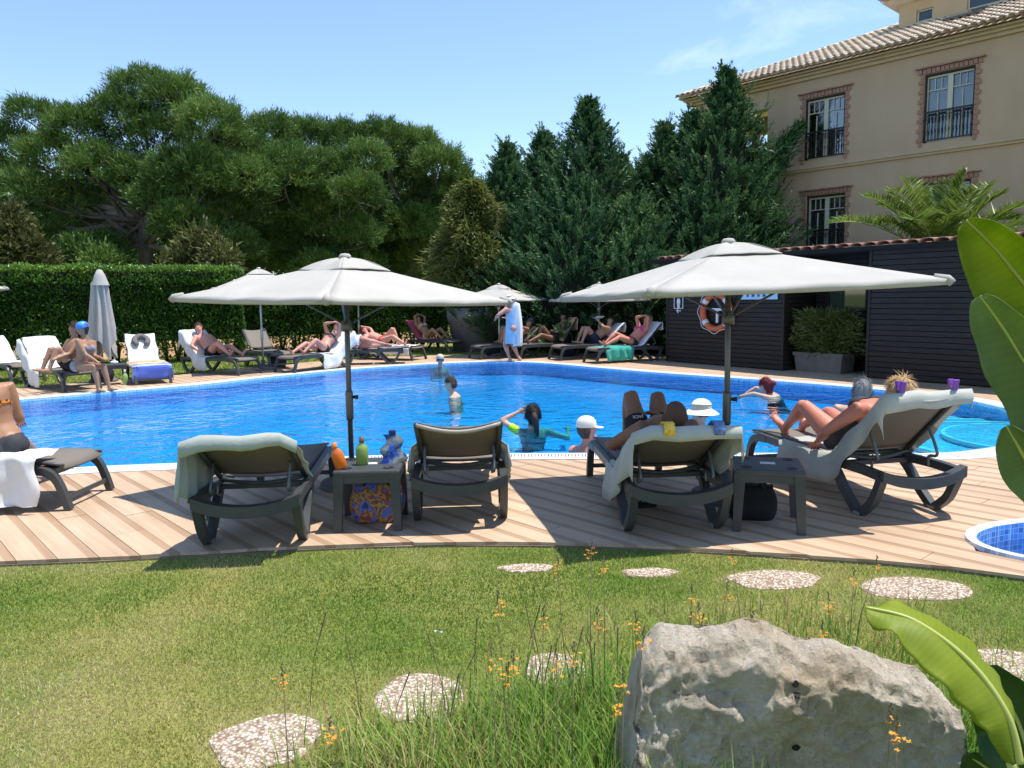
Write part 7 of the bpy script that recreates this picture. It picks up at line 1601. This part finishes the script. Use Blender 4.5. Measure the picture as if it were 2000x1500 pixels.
def paddle(mid, width, side, mat, fold=.5, seed=0, nx=30, ny=9, rib=True):
    """mid: points tip -> stalk; side: the direction in which one half spreads"""
    P = catmull([Vector(p) for p in mid], 8); N_ = len(P); G = []; ve = []; side = Vector(side).normalized()
    for i, p in enumerate(P):
        t = i / (N_ - 1); T = (P[min(i + 1, N_ - 1)] - P[max(i - 1, 0)]).normalized(); s_ = (side - T * side.dot(T)).normalized(); nr = T.cross(s_); w = width * min(1, math.sin(math.pi * min(1, t * .93 + .035)) ** .72) * (1 - .2 * t); r_ = []
        for j in range(-ny, ny + 1):
            v = j / ny; a = fold * abs(v); wob = .005 * noise.noise(Vector((t * 5 + seed, v * 2, seed))) + .004 * math.sin(t * 23 + 3 * math.sin(t * 9) + seed) * abs(v) ** 2 + (.02 * noise.noise(Vector((t * 9, seed, 5))) * abs(v) ** 3)
            r_.append(p - root + s_ * (w * v * math.cos(a)) + nr * (w * abs(v) * math.sin(a) + wob)); ve.append(t + .03 * abs(v))
        G.append(r_)
    mb = MB().sheet(G, .0015); o = mb.build('leaf', mat, pad, True, fix=False); at_ = o.data.attributes.new('vein', 'FLOAT', 'POINT'); at_.data.foreach_set('value', np.array(ve + ve, np.float32))
    if rib: MB().tube([p - root for p in P], [lerp(.003, .010, i / (N_ - 1)) for i in range(N_)], 7).build('midrib', mt_rib, o, True)
    return o
paddle([at(1888, 430, 2.0), at(1965, 510, 2.0), at(2050, 640, 1.98), at(2120, 900, 1.95), root + Vector((0, 0, .5))], .135, at(2060, 450, 1.9) - at(1960, 540, 2.0), mt_pad1, .55, 1)
paddle([at(1915, 578, 1.9), at(1985, 680, 1.88), at(2075, 850, 1.86), at(2110, 1150, 1.88), root + Vector((-.02, 0, .3))], .11, at(2080, 620, 1.82) - at(1990, 680, 1.9), mt_pad2, .5, 2)
paddle([at(1966, 832, 1.8), at(2010, 910, 1.8), at(2080, 1040, 1.8), root + Vector((0, -.05, .2))], .08, at(2060, 860, 1.75) - at(1995, 920, 1.8), mt_pad2, .5, 3)
paddle([at(1690, 1186, 1.62), at(1785, 1212, 1.58), at(1890, 1290, 1.52), at(1965, 1395, 1.48), at(1990, 1490, 1.46)], .10, at(1790, 1370, 1.47) - at(1885, 1285, 1.60), mt_pad1, .30, 4)
paddle([at(1930, 1300, 1.75), at(1985, 1400, 1.72), at(2030, 1520, 1.7), root + Vector((0, 0, .05))], .11, at(2060, 1350, 1.7) - at(1985, 1420, 1.75), mt_pad3, .4, 5)
paddle([at(1885, 1470, 1.9), at(1960, 1520, 1.85), at(2060, 1580, 1.85)], .10, at(2000, 1450, 1.8) - at(1960, 1540, 1.9), mt_pad3, .4, 6)
MB().tube([at(1975, 1490, 1.46) - root, at(2020, 1600, 1.5) - root, Vector((0, 0, 0))], [.010, .014, .03], 8).build('stalk', mt_rib, pad, True)
# small white scrap on the lawn
c = gp(857, 1235, GZ + .035); tag(MB().sheet([[c + Vector((-.02 + .012 * i, .004 * j + .01 * math.sin(i), .006 * math.sin(i * 1.7 + j))) for j in range(3)] for i in range(4)], .001).build('paper_scrap', mt_sign), 'tiny white scrap lying on the lawn', 'litter')
